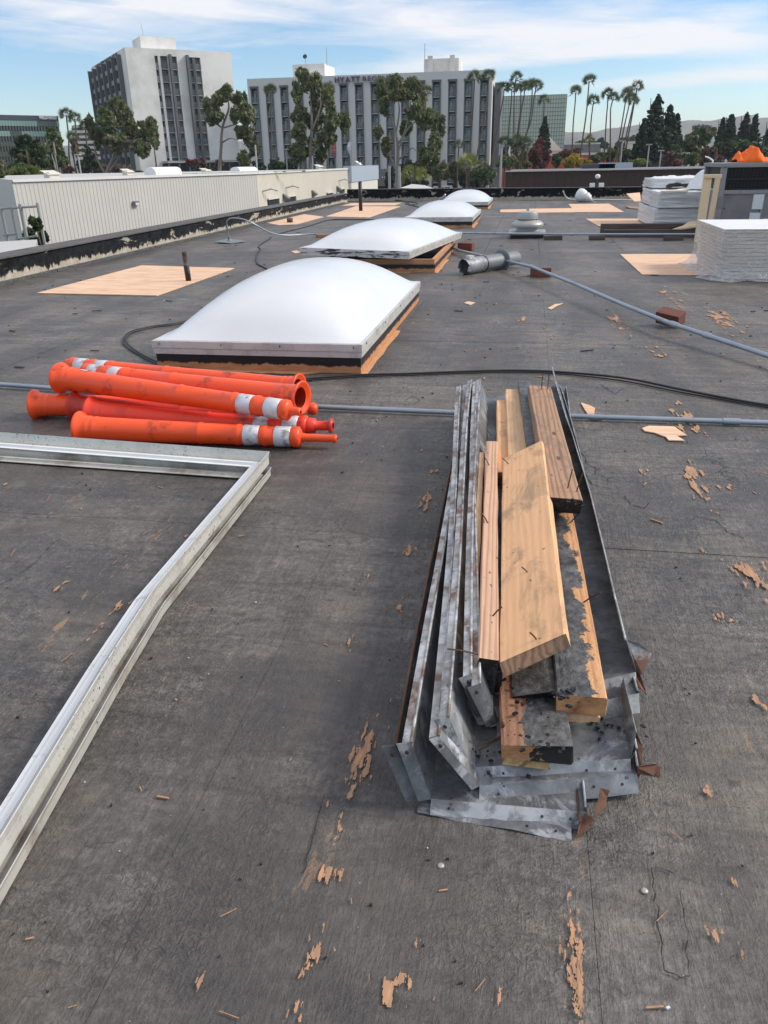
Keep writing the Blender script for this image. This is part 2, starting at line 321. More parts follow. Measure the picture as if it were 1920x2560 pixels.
def curb_tar():
    t = NT('tar_over_curb'); v = t.vec('World')
    sy = t.n('ShaderNodeSeparateXYZ'); t.L.new(v, sy.inputs[0])
    g = t.noise(t.vec('World', scale=(8, 8, 60)), 1, 5, .6, 1); wd = t.ramp(g, [(.3, (.40, .17, .07)), (.7, (.60, .30, .14))])
    n = t.noise(t.vec('World', scale=(16, 16, .6)), 1, 6, .7)
    hgt = t.math('ADD', sy.outputs['Z'], t.math('MULTIPLY', t.math('SUBTRACT', n, .52), -.055))
    m = t.ramp(hgt, [(.040, 0.), (.044, 1.)])
    col = t.mix(m, wd, (.014, .014, .015)); ro = t.mix(m, (.75,)*3, (.4,)*3)
    return t.fin(col, ro, 0, t.bump(t.noise(v, 30, 5, .7), .4, .006))
MT['w_curb_tar'] = curb_tar()
MT['tar'] = simple('black_tar', (.013, .013, .014), .33, var=.4, sc=20, bs=.8, bsc=45, bd=.01)
MT['osb'] = simple('strand_board', (.50, .34, .16), .85, var=.4, sc=60, bs=.6, bsc=80, dirt=(.22, .13, .06), dsc=40, dlo=.5, dhi=.6)
MT['redblock'] = wood('red_brown_block', (.21, .075, .045), (.12, .04, .025), grain=.8, stain=.3)
MT['darkbeam'] = wood('dark_weathered_beam', (.115, .085, .07), (.055, .040, .034), grain=.8, stain=.3)
MT['post'] = wood('new_pine_post', (.84, .66, .43), (.72, .52, .31), grain=.7, axis=0, stain=.05)
MT['duct'] = simple('grey_duct', (.20, .215, .23), .55, .15, var=.08, sc=6, bs=.08, bsc=30, dirt=(.36, .37, .38), dsc=9, dlo=.66, dhi=.76)
MT['duct2'] = metal_galv('duct_end_galvanised', (.33, .345, .36), white=.2, rough=.55)
MT['fan'] = simple('fan_grey_metal', (.42, .41, .385), .45, .35, var=.1, sc=5, bs=.1, bsc=20, dirt=(.28, .27, .25), dsc=4, dlo=.5, dhi=.8)
MT['unit'] = simple('unit_grey_paint', (.215, .205, .22), .5, .1, var=.08, sc=3, dirt=(.15, .14, .15), dsc=3, dlo=.55, dhi=.8)
MT['unit_lt'] = simple('unit_light_edge', (.27, .265, .275), .45, .3, var=.08, sc=3)
MT['coil'] = simple('coil_black', (.012, .013, .016), .5, .3, bs=.6, bsc=90)
MT['grille'] = simple('grille_wire', (.03, .032, .036), .4, .5)
MT['label_w'] = simple('white_label', (.62, .66, .70), .5, var=.1, sc=40, dirt=(.35, .4, .45), dsc=30, dlo=.62, dhi=.66)
def wrap_mat(name, c, stretchz=26, dirtc=None):
    t = NT(name); n = t.noise(t.vec('World', scale=(1.0, 1.0, stretchz), rot=(0, R(2), 0)), 1.2, 6, .62, .8)
    f = t.noise(t.vec('World', scale=(6, 6, 20)), 3, 5, .7, 1.2)
    col = t.ramp(n, [(.3, dk(c, .78)), (.55, c), (.75, dk(c, 1.06))])
    if dirtc: col = t.mix(t.ramp(t.noise(t.vec('World', scale=(1, 1, 12)), 1.5, 4, .6), [(.4, 0.), (.75, .8)]), col, dirtc)
    return t.fin(col, .30, 0, t.bump(t.math('ADD', n, t.math('MULTIPLY', f, .5)), .55, .02), Coat_Weight=.3)
MT['wrap'] = wrap_mat('white_stretch_wrap', (.80, .79, .79))
MT['wrap2'] = wrap_mat('clear_wrap_over_board', (.60, .53, .45), 40, (.70, .68, .66))
MT['board_edge'] = simple('insulation_board_edge', (.88, .77, .62), .8, var=.12, sc=12, stretch=(1, 1, 8))
MT['board_top'] = simple('white_board_facer', (.78, .78, .79), .5, var=.05, sc=4)
MT['vest'] = simple('orange_fabric', (.95, .16, .015), .8, var=.12, sc=6, bs=.3, bsc=14)
MT['white_pl'] = simple('white_plastic', (.76, .76, .76), .45, var=.05)
# far buildings
MT['wallA'] = simple('pale_ribbed_metal', (.55, .52, .475), .55, .0, var=.05, sc=.6)
MT['wallB'] = simple('cream_ribbed_metal', (.72, .66, .55), .6, .0, var=.05, sc=.6)
MT['wroof'] = simple('white_roof_membrane', (.50, .49, .47), .7, var=.08, sc=.7, dirt=(.45, .44, .42), dsc=.4)
MT['blueboard'] = simple('pale_blue_fascia', (.40, .45, .52), .5, var=.04)
MT['dark'] = simple('dark_opening', (.012, .012, .014), .6)
MT['brown'] = simple('brown_ribbed_metal', (.060, .030, .024), .6, var=.10, sc=.8)
MT['hotel'] = simple('hotel_render', (.80, .775, .73), .85, var=.03, sc=.15, dirt=(.46, .45, .43), dsc=.1, dlo=.4, dhi=.7)
MT['hotel_lt'] = simple('hotel_grey_render', (.62, .605, .58), .85, var=.03, sc=.2)
MT['hotel_dk'] = simple('hotel_dark_fin', (.12, .125, .135), .7, var=.06, sc=.4)
MT['slab'] = simple('balcony_slab', (.40, .41, .41), .8)
MT['rail'] = simple('balcony_rail', (.25, .255, .27), .6)
MT['wframe'] = simple('window_frame_dark', (.07, .075, .08), .5)
MT['glass'] = simple('dark_glass', (.022, .03, .034), .08, var=.3, sc=.5, Specular_IOR_Level=.8)
MT['glass_t'] = simple('teal_glass', (.14, .22, .21), .14, var=.15, sc=.5, Specular_IOR_Level=.8)
MT['curtain'] = simple('grey_curtain', (.24, .225, .21), .9, var=.25, sc=3, stretch=(8, 8, .5))
MT['curtain_t'] = simple('pale_green_curtain', (.42, .52, .50), .7, var=.15, sc=3, stretch=(6, 6, .5))
MT['green_glass'] = simple('pale_green_mirror_glass', (.47, .53, .44), .3, var=.08, sc=.05, Specular_IOR_Level=.8)
MT['mullion'] = simple('dark_mullion', (.20, .26, .21), .5)
MT['wf_glass'] = None
def wf():
    t = NT('dark_teal_mirror_glass'); v = t.vec('World', scale=(.09, .09, .35)); n = t.noise(v, 1, 6, .7, 1.0)
    col = t.ramp(n, [(.44, (.012, .025, .032)), (.52, (.03, .06, .065)), (.56, (.20, .31, .29))])
    return t.fin(col, .12, 0, None, Specular_IOR_Level=.9)
MT['wf_dark'] = simple('dark_spandrel', (.055, .065, .08), .35)
MT['wf_glass'] = simple('black_mirror_glass', (.010, .022, .030), .1, Specular_IOR_Level=.8)
MT['wf_sky'] = simple('sky_mirror_glass', (.19, .30, .28), .15, var=.12, sc=.15)
MT['purple'] = simple('purple_letter', (.085, .065, .16), .6)
MT['purple_lt'] = simple('thin_grey_purple_letter', (.11, .10, .15), .6)
MT['letter_w'] = simple('white_letter', (.8, .8, .8), .5)
MT['cream'] = simple('cream_concrete', (.66, .62, .54), .8, var=.05)
MT['redwall'] = simple('red_wall', (.50, .075, .055), .8, var=.1, sc=.5)
MT['greywall'] = simple('grey_wall', (.20, .19, .185), .8, var=.08, sc=.5)
MT['lavender'] = simple('lavender_wall', (.36, .34, .42), .8)
MT['asphalt'] = simple('asphalt', (.055, .054, .053), .9, var=.2, sc=.5, bs=.2, bsc=8, dirt=(.09, .085, .08), dsc=.08)
MT['lawn'] = simple('dry_ground', (.10, .10, .055), .95, var=.3, sc=.05)
MT['kerb'] = simple('concrete_kerb', (.32, .31, .29), .9)
MT['pole'] = simple('galvanised_pole', (.38, .38, .37), .6, .3)
MT['pole_dk'] = simple('dark_pole', (.03, .032, .035), .5)
MT['bark'] = simple('brown_bark', (.13, .10, .08), .9, var=.3, sc=3, bs=.5, bsc=8)
MT['bark_lt'] = simple('pale_eucalyptus_bark', (.27, .235, .205), .85, var=.25, sc=1.5, bs=.3, bsc=6)
MT['palmtrunk'] = simple('palm_trunk', (.115, .085, .065), .9, var=.3, sc=4, bs=.6, bsc=12)
def leafm(name, c, var=.35, sc=.5, tr=.25):
    t = NT(name); n = t.noise(t.vec('World'), sc, 4, .6); n2 = t.noise(t.vec('World'), sc*9, 3, .6)
    f = t.math('ADD', t.math('MULTIPLY', n, .6), t.math('MULTIPLY', n2, .4))
    col = t.ramp(f, [(.33, dk(c, 1-var)), (.66, dk(c, 1+var))])
    d = t.n('ShaderNodeBsdfTranslucent'); t.L.new(col, d.inputs[0]); mx = t.n('ShaderNodeMixShader'); mx.inputs[0].default_value = tr
    t.fin(col, .6); t.L.new(t.b.outputs[0], mx.inputs[1]); t.L.new(d.outputs[0], mx.inputs[2]); t.L.new(mx.outputs[0], t.o.inputs['Surface'])
    return t.m
MT['euc'] = leafm('eucalyptus_leaf', (.165, .20, .085))
MT['euc2'] = leafm('brown_eucalyptus_leaf', (.19, .185, .10))
MT['leaf_dk'] = leafm('dark_green_leaf', (.050, .078, .034))
MT['leaf_md'] = leafm('mid_green_leaf', (.095, .135, .045))
MT['leaf_lt'] = leafm('light_green_leaf', (.14, .17, .045))
MT['leaf_con'] = leafm('conifer_needles', (.040, .062, .042))
MT['leaf_red'] = leafm('maroon_leaf', (.17, .050, .045))
MT['leaf_yel'] = leafm('yellow_leaf', (.46, .33, .035))
MT['leaf_palm'] = leafm('palm_frond', (.095, .125, .060), sc=1.5)
MT['leaf_palm2'] = leafm('yellow_green_frond', (.20, .22, .06), sc=1.5)
MT['leaf_skirt'] = leafm('dry_palm_skirt', (.16, .13, .07), sc=1.5)
MT['leaf_brn'] = leafm('bare_brown_twigs', (.15, .11, .085))
MT['hill'] = simple('dry_hills', (.13, .115, .075), .95, var=.25, sc=.004, dirt=(.05, .06, .035), dsc=.012, dlo=.45, dhi=.6)
MT['car_w'] = simple('white_car_paint', (.72, .72, .72), .3, Coat_Weight=.6)
MT['car_s'] = simple('silver_car_paint', (.42, .44, .46), .3, .4, Coat_Weight=.6)
MT['car_d'] = simple('dark_car_paint', (.05, .045, .05), .3, .2, Coat_Weight=.6)
MT['tyre'] = simple('tyre_rubber', (.02, .02, .02), .8)
MT['rim'] = simple('alloy_rim', (.4, .4, .4), .35, .7)
MT['flag_r'] = simple('red_striped_flag', (.45, .12, .12), .8, var=.6, sc=4)
MT['flag_w'] = simple('white_flag', (.7, .7, .72), .8, var=.15, sc=4)

# ------------------------------------------------------------------ object helpers
def tag(o, label=None, cat=None, group=None, kind=None):
    if label: o['label'] = label
    if cat: o['category'] = cat
    if group: o['group'] = group
    if kind: o['kind'] = kind
    return o
def empty(name, loc, label=None, cat=None, group=None, kind=None):
    o = bpy.data.objects.new(name, None); COL.objects.link(o); o.location = loc; o.empty_display_size = .1
    return tag(o, label, cat, group, kind)
def wloc(o):
    v = Vector((0, 0, 0))
    while o is not None: v += o.location; o = o.parent
    return v
class MB:
    """collects faces in world coordinates, links them as one mesh object"""
    def __init__(s): s.v = []; s.f = []; s.mi = []; s.cur = 0
    def add(s, vs, fs):
        b = len(s.v); s.v += [tuple(x) for x in vs]; s.f += [tuple(i+b for i in f) for f in fs]; s.mi += [s.cur]*len(fs); return s
    def quad(s, a, b, c, d): return s.add([a, b, c, d], [(0, 1, 2, 3)])
    def box(s, x0, y0, z0, x1, y1, z1):
        v = [(x, y, z) for z in (z0, z1) for y in (y0, y1) for x in (x0, x1)]
        return s.add(v, [(0, 2, 3, 1), (4, 5, 7, 6), (0, 1, 5, 4), (2, 6, 7, 3), (0, 4, 6, 2), (1, 3, 7, 5)])
    def obox(s, c, ax, ay, az, sx, sy, sz):       # oriented box, centre + axes + full sizes
        c = Vector(c); ax = Vector(ax)*sx/2; ay = Vector(ay)*sy/2; az = Vector(az)*sz/2
        v = [c+ax*i+ay*j+az*k for k in (-1, 1) for j in (-1, 1) for i in (-1, 1)]
        return s.add(v, [(0, 2, 3, 1), (4, 5, 7, 6), (0, 1, 5, 4), (2, 6, 7, 3), (0, 4, 6, 2), (1, 3, 7, 5)])
    def slab(s, pts, th):                           # polygon with thickness downwards
        pts = [Vector(p) for p in pts]; n = len(pts); lo = [p-Vector((0, 0, th)) for p in pts]
        return s.add(pts+lo, [tuple(range(n)), tuple(range(2*n-1, n-1, -1))]+[(i, i+n, (i+1) % n+n, (i+1) % n) for i in range(n)])
    def sheet(s, a, b, c, d, th=.0012):            # thin metal quad with thickness along its normal
        a, b, c, d = map(Vector, (a, b, c, d)); n = (b-a).cross(d-a)
        if n.length < 1e-9: n = (c-b).cross(d-c)
        n = n.normalized()*th
        v = [a, b, c, d, a-n, b-n, c-n, d-n]
        return s.add(v, [(0, 1, 2, 3), (7, 6, 5, 4), (0, 4, 5, 1), (1, 5, 6, 2), (2, 6, 7, 3), (3, 7, 4, 0)])
    def tube(s, pts, r, seg=8, caps=True):
        pts = [Vector(p) for p in pts]; rs = r if isinstance(r, (list, tuple)) else [r]*len(pts); rings = []
        prev = None
        for i, p in enumerate(pts):
            d = (pts[min(i+1, len(pts)-1)]-pts[max(i-1, 0)]).normalized()
            a = Vector((0, 0, 1)) if abs(d.z) < .92 else Vector((1, 0, 0))
            x = d.cross(a).normalized() if prev is None else (prev - d*prev.dot(d)).normalized()
            prev = x; y = d.cross(x)
            rings.append([p+(x*math.cos(2*math.pi*k/seg)+y*math.sin(2*math.pi*k/seg))*rs[i] for k in range(seg)])
        vs = [q for rg in rings for q in rg]; fs = []
        for i in range(len(pts)-1):
            for k in range(seg):
                k2 = (k+1) % seg; fs.append((i*seg+k, i*seg+k2, (i+1)*seg+k2, (i+1)*seg+k))
        if caps: fs.append(tuple(range(seg-1, -1, -1))); fs.append(tuple((len(pts)-1)*seg+k for k in range(seg)))
        return s.add(vs, fs)
    def lathe(s, org, axis, prof, seg=24, capa=False, capb=False):     # prof: (distance along axis, radius)
        org = Vector(org); ax = Vector(axis).normalized(); a = Vector((0, 0, 1)) if abs(ax.z) < .9 else Vector((1, 0, 0))
        x = ax.cross(a).normalized(); y = ax.cross(x); vs = []; fs = []
        for (t, r) in prof: vs += [org+ax*t+(x*math.cos(2*math.pi*k/seg)+y*math.sin(2*math.pi*k/seg))*r for k in range(seg)]
        for i in range(len(prof)-1):
            for k in range(seg):
                k2 = (k+1) % seg; fs.append((i*seg+k, i*seg+k2, (i+1)*seg+k2, (i+1)*seg+k))
        if capa: fs.append(tuple(range(seg-1, -1, -1)))
        if capb: fs.append(tuple((len(prof)-1)*seg+k for k in range(seg)))
        return s.add(vs, fs)
    def build(s, name, mat, parent=None, smooth=False, loc=None, label=None, bevel=0, kind=None):
        me = bpy.data.meshes.new(name)
        base = wloc(parent) if parent is not None else Vector(loc if loc is not None else (0, 0, 0))
        me.from_pydata([tuple(Vector(v)-base) for v in s.v], [], s.f)
        for m in (mat if isinstance(mat, (list, tuple)) else [mat]): me.materials.append(m if not isinstance(m, str) else MT[m])
        if max(s.mi or [0]) > 0: me.polygons.foreach_set('material_index', s.mi)
        if smooth: me.polygons.foreach_set('use_smooth', [True]*len(me.polygons))
        me.validate(); me.update()
        if bevel:
            bm = bmesh.new(); bm.from_mesh(me); bmesh.ops.bevel(bm, geom=bm.edges[:], offset=bevel, segments=2, affect='EDGES', profile=.5)
            bm.to_mesh(me); bm.free()
        o = bpy.data.objects.new(name, me); COL.objects.link(o)
        if parent is not None: o.parent = parent
        else: o.location = base
        if label: o['label'] = label
        if kind: o['kind'] = kind
        return o
def smooth_angle(o, ang=40):
    me = o.data; me.polygons.foreach_set('use_smooth', [True]*len(me.polygons))
    bm = bmesh.new(); bm.from_mesh(me)
    for e in bm.edges: e.smooth = not (len(e.link_faces) == 2 and e.calc_face_angle(0) > R(ang))
    bm.to_mesh(me); bm.free()
def dup(o, parent=None):
    c = o.copy(); COL.objects.link(c); c.parent = parent
    for ch in list(o.children): dup(ch, c)
    return c
def catmull(pts, n=8):
    pts = [Vector(p) for p in pts]; out = []
    for i in range(len(pts)-1):
        p0 = pts[max(i-1, 0)]; p1 = pts[i]; p2 = pts[i+1]; p3 = pts[min(i+2, len(pts)-1)]
        for k in range(n):
            t = k/n; out.append(.5*((2*p1)+(p2-p0)*t+(2*p0-5*p1+4*p2-p3)*t*t+(3*p1-p0-3*p2+p3)*t**3))
    out.append(pts[-1]); return out
def letters(text, p0, dr, up, height, mat, parent, bold=0.0, spacing=.12, depth=.08, name='letter', width=None):
    """each letter its own flat extruded mesh on an upright wall; returns end point"""
    dr = Vector(dr).normalized(); up = Vector(up).normalized(); nrm = dr.cross(up)
    dg = bpy.context.evaluated_depsgraph_get(); items = []; x = 0
    for ch in text:
        if ch == ' ': x += .35; continue
        cu = bpy.data.curves.new('tmp_font', 'FONT'); cu.body = ch; cu.size = 1.4; cu.extrude = .04; cu.offset = bold
        ob = bpy.data.objects.new('tmp_font', cu); COL.objects.link(ob); dg.update()
        me = bpy.data.meshes.new_from_object(ob.evaluated_get(dg)); bpy.data.objects.remove(ob)
        vs = [v.co.copy() for v in me.vertices]; x0 = min(v.x for v in vs); x1 = max(v.x for v in vs)
        items.append((me, vs, x-x0)); x += (x1-x0)+spacing
    tot = x-spacing; k = height if width is None else width/tot
    for me, vs, off in items:
        ky = height
        base = wloc(parent)
        for v, c in zip(me.vertices, vs):
            v.co = (Vector(p0) + dr*((c.x+off)*k) + up*(c.y*ky) + nrm*(c.z/.04*depth/2)) - base
        me.materials.clear(); me.materials.append(MT[mat]); me.name = name
        o = bpy.data.objects.new(name, me); COL.objects.link(o); o.parent = parent
# ================================================================== SETTING: ground, hills, haze
GZ = -4.8
m = MB(); m.box(-3900, -60, GZ-.3, 3200, 4200, GZ); g = m.build('ground', 'lawn'); tag(g, kind='structure')
m = MB(); m.add([(-130, 20, GZ+.02), (120, 20, GZ+.02), (120, 150, GZ+.02), (-130, 150, GZ+.02)], [(0, 1, 2, 3)]); tag(m.build('parking_lot', 'asphalt'), kind='structure')
def hillrange():
    m = MB(); prof = [(1200, 322), (1330, 322), (1415, 328), (1450, 331), (1480, 330), (1520, 322), (1560, 316), (1620, 310), (1690, 303), (1740, 302), (1790, 299), (1830, 293),
                      (1860, 288), (1890, 289), (1920, 294), (1990, 300), (2080, 296), (2200, 306)]
    rows = []; r = random.Random(3)
    # left of the frame the range goes on low, seen at the building gaps
    pr = [(x, y) for x, y in [(-500, 372), (-200, 366), (0, 368), (300, 360), (600, 352), (900, 340)]] + prof
    xs = []; 
    for i in range(len(pr)-1):
        for k in range(6):
            t = k/6; xs.append((pr[i][0]*(1-t)+pr[i+1][0]*t, pr[i][1]*(1-t)+pr[i+1][1]*t + r.uniform(-.7, .7)))
    xs.append(pr[-1])
    top = [PY(x, y, 3100) for x, y in xs]; n = len(top); K = 7
    for k in range(K):
        t = k/(K-1); row = []
        for i, p in enumerate(top):
            h = (p.z-GZ)*(1-t)**1.15*(1+.10*math.sin(i*.7+k*1.9)*t*(1-t)*4)
            row.append(Vector((p.x*(1-.25*t), p.y*(1-.25*t)+60*math.sin(i*.55+k), GZ-.2+h)))
        rows.append(row)
    vs = [v for rw in rows for v in rw]; fs = [(k*n+i, k*n+i+1, (k+1)*n+i+1, (k+1)*n+i) for k in range(K-1) for i in range(n-1)]
    back = [Vector((p.x*1.15, p.y*1.15, GZ-.2)) for p in top]; b = len(vs); vs += back
    fs += [(i+1, i, b+i, b+i+1) for i in range(n-1)]
    m.add(vs, fs); o = m.build('hills', 'hill', smooth=True); tag(o, kind='structure'); return top
hilltop = hillrange()
t = NT('air'); t.t.nodes.remove(t.b); vol = t.n('ShaderNodeVolumePrincipled'); vol.inputs['Density'].default_value = HAZE; vol.inputs['Color'].default_value = (.86, .92, 1.0, 1)
vol.inputs['Anisotropy'].default_value = .2; t.L.new(vol.outputs[0], t.o.inputs['Volume'])
hz = MB(); zt = max(p.z for p in hilltop)+15
hz.box(-4000, -70, GZ-1.3, 3300, 4300, zt); o = hz.build('haze', t.m); tag(o, kind='stuff')

# ------------------------------------------------------------------ the roof deck
RX0, RX1, RY0, RY1 = -5.12, 9.5, -3.0, 24.6
roof = empty('roof', (0, 0, 0), kind='structure')
m = MB(); m.box(-5.6, RY0, -1.0, RX1, RY1+.2, -.012); o = m.build('roof_base', 'seam', roof)
m = MB(); m.box(-5.6, RY0, GZ, RX1, RY1+.2, -1.001); m.build('wall', 'greywall', roof)
xs = [RX0-.3, -4.19, -2.97, -1.75, -.53, .155, 1.18, 2.4, 3.62, 4.84, 6.06, 7.28, 8.5, RX1]
ys = [RY0, -.5, 2.13, 4.98, 7.86, 10.3, 12.74, 15.18, 17.62, 20.06, 22.5, RY1]
for i in range(len(xs)-1):
    for j in range(len(ys)-1):
        g = .0005 if ys[j] < 9 else .002
        dz = rnd.uniform(-.0012, .0012)
        m = MB(); m.box(xs[i]+g, ys[j]+g, -.0118, xs[i+1]-g, ys[j+1]-g, dz)
        m.build('roof_panel', 'roof', roof)

# flakes where the coating has peeled to the wood: little jagged slivers laid along the grain
from mathutils import noise as mno
def flakes():
    m = MB(); r = random.Random(21)
    def patch(px, py, w, l, n, sk=0.0):
        """a ragged worn stain: keep the cells of a fine grid where stretched noise plus a soft hump is high"""
        c = P(px, py, .0); sd = r.uniform(0, 90); cx = max(.0011, min(w/34, .0028)); cy = cx*2.6; X = int(1.35*w/cx); Y = int(1.35*l/cy); thr = 1.03-.011*min(n, 26)+max(0, min(.34, (c.y-2.0)*.10)); zz = .0030+.00012*r.random()+.00002*(len(m.v) % 97); fx = min(w*.22+.004, .018+.004*c.y); fy = min(w*.9+.012, .05+.012*c.y)
        for j in range(-Y, Y+1):
            y = j*cy; run = None
            for i in range(-X, X+2):
                x = i*cx; g = math.exp(-2.2*((x/w)**2+(y/l)**2)); q = Vector((x/fx, y/fy, sd))
                on = i <= X and (mno.fractal(q, .8, 2.1, 5)*.85+g+.22*mno.noise(Vector((x/(w*.06+.001), y/(w*1.2+.01), sd+5)))) > thr
                if on and run is None: run = x
                if not on and run is not None:
                    a = run+r.uniform(-.3, .3)*cx; b = x+r.uniform(-.3, .3)*cx; m.quad((c.x+a, c.y+y, zz), (c.x+b, c.y+y, zz), (c.x+b, c.y+y+cy, zz), (c.x+a, c.y+y+cy, zz)); run = None
    S = 1.1573
    for x, y, w, l, n in [(150, 1257, .025, .022, 14), (122, 1277, .03, .03, 9), (258, 1311, .02, .08, 12), (212, 1360, .012, .10, 10), (785, 1620, .035, .12, 55), (770, 1660, .025, .07, 26),
            (757, 1722, .012, .06, 14), (727, 1800, .012, .045, 14), (714, 1892, .030, .035, 34), (735, 1772, .01, .03, 6), (675, 2060, .024, .040, 42), (664, 2095, .014, .03, 12), (842, 2135, .034, .040, 46),
            (1232, 2040, .012, .10, 30), (1250, 2060, .010, .10, 26), (1236, 2110, .018, .05, 30), (1250, 2140, .012, .06, 26), (1244, 2190, .008, .05, 12), (644, 2175, .012, .03, 10), (640, 2205, .02, .02, 12),
            (630, 1640, .012, .02, 8), (755, 1392, .02, .06, 10), (888, 1190, .035, .07, 18), (920, 1085, .04, .16, 26), (908, 975, .03, .04, 10), (940, 1020, .04, .05, 8), (1572, 1057, .06, .07, 16),
            (1500, 1035, .06, .30, 40), (1528, 1716, .018, .03, 20), (1628, 1250, .05, .16, 30), (1600, 1225, .05, .09, 30), (1275, 887, .06, .12, 20), (1555, 1335, .03, .05, 12), (985, 880, .08, .10, 10),
            (1195, 1560, .01, .02, 5), (1480, 905, .10, .5, 24), (1420, 760, .08, .5, 26), (1330, 700, .15, .9, 34), (1560, 690, .2, 1.2, 50), (1450, 640, .2, 1.2, 40), (430, 2125, .01, .02, 4), (1585, 1910, .012, .02, 6),
            (1545, 2020, .02, .03, 8), (1290, 1960, .008, .02, 5), (1635, 1520, .03, .05, 14), (1585, 1345, .03, .03, 12), (860, 1310, .03, .08, 10), (795, 1250, .03, .05, 8), (1512, 1190, .02, .04, 8),
            (900, 2040, .008, .02, 4), (1075, 2155, .008, .03, 6), (265, 870, .12, .2, 12), (1600, 2060, .012, .03, 8), (1125, 690, .2, .4, 12), (400, 1160, .02, .02, 3), (1390, 1020, .05, .07, 10), (1245, 1080, .04, .05, 6)]:
        patch(x*S, y*S, w, l, n)
    o = m.build('peeled_wood_flakes', 'bare'); tag(o, kind='stuff'); o['label'] = 'orange flakes of bare wood where the roof coating has peeled'
flakes()
def grit():
    m = MB(); r = random.Random(5); mats = ['label_w', 'tar', 'bare', 'nail']
    for i in range(650):
        y = .55+ (r.random()**1.7)*8; x = r.uniform(-1.1-y*.75, .6+y*.35); s = r.uniform(.0008, .0026)*(1+y*.35); k = r.random(); m.cur = 0 if k < .10 else (1 if k < .72 else (2 if k < .93 else 3))
        a = r.uniform(0, 6.28); ex = r.uniform(1, 2.2) if m.cur != 2 else r.uniform(2, 9); ax = Vector((math.cos(a), math.sin(a), 0))
        m.obox((x, y, .0015+s*.4), ax, ax.cross(Vector((0, 0, 1))), (0, 0, 1), s*ex, s, s*.8)
    # straw-like splinters
    for i in range(60):
        y = r.uniform(.6, 5); x = r.uniform(-1-y*.6, .6+y*.3); a = r.gauss(1.5, .5); L = r.uniform(.01, .05); m.cur = 2
        ax = Vector((math.cos(a), math.sin(a), 0)); m.obox((x, y, .004), ax, ax.cross(Vector((0, 0, 1))), (0, 0, 1), L, .0012, .001)
    # crumbs and shards of old roofing, lifted and dark
    for i in range(60):
        y = 4+r.random()*12; x = r.uniform(-4.6, 3.2); a = r.gauss(0, .4); ax = Vector((math.cos(a), math.sin(a), .02)); m.cur = 1
        m.obox((x, y, .006), ax, ax.cross(Vector((0, 0, 1))), (0, 0, 1), r.uniform(.02, .09), r.uniform(.006, .016), .005)
    o = m.build('grit', mats); tag(o, kind='stuff'); o['label'] = 'grit, crumbs and splinters scattered over the roof'
grit()
def cracks():
    m = MB(); r = random.Random(77)
    for pts in ([(1627, 2165), (1632, 2200), (1644, 2290), (1652, 2360), (1660, 2428), (1682, 2436), (1700, 2440), (1720, 2442), (1722, 2400)], [(1636, 2168), (1660, 2172), (1682, 2182)], [(1696, 2225), (1706, 2270), (1716, 2330), (1720, 2400)],
                [(1010, 1001), (1035, 990), (1050, 1000), (1030, 1012), (1003, 1010)], [(1560, 1240), (1580, 1262), (1610, 1270), (1622, 1256)], [(1730, 1300), (1742, 1290), (1790, 1300), (1820, 1330), (1860, 1345)],
                [(0, 1460), (40, 1440), (95, 1400), (130, 1360), (150, 1345)], [(1500, 960), (1540, 985), (1556, 970)], [(760, 2180), (772, 2120), (790, 2060), (812, 1985)], [(1460, 1180), (1480, 1210), (1530, 1222)]):
        P_ = [P(x, y, .0027) for x, y in pts]; q = []
        for a, b in zip(P_[:-1], P_[1:]):
            n_ = max(2, int((b-a).length/.012))
            for i in range(n_): q.append(a.lerp(b, i/n_)+Vector((r.gauss(0, .0015), r.gauss(0, .0015), 0)))
        q.append(P_[-1])
        for i in range(len(q)-1):
            d = (q[i+1]-q[i]).normalized(); s_ = Vector((-d.y, d.x, 0))*r.uniform(.0003, .0010)*(1+q[i].y*.3)
            m.quad(q[i]-s_, q[i+1]-s_, q[i+1]+s_, q[i]+s_)
    o = m.build('membrane_cracks', 'seam'); tag(o, kind='stuff'); o['label'] = 'thin dark cracks and torn edges in the roof coating'
cracks()
def screw(px, py, label):
    p = P(px, py, 0); t_ = MB(); t_.lathe(p, (0, 0, 1), [(0, .0055), (.0015, .006), (.003, .004), (.0035, .001)], 12, True, True)
    o = t_.build('screw_head', 'fan', loc=p, smooth=True); tag(o, label, 'screw', 'screws driven into the roof deck')
screw(1611, 2228, 'pale screw head at lower right beside a cracked strip of coating')
screw(1102, 2165, 'pale screw head at bottom centre in front of the scrap pile')

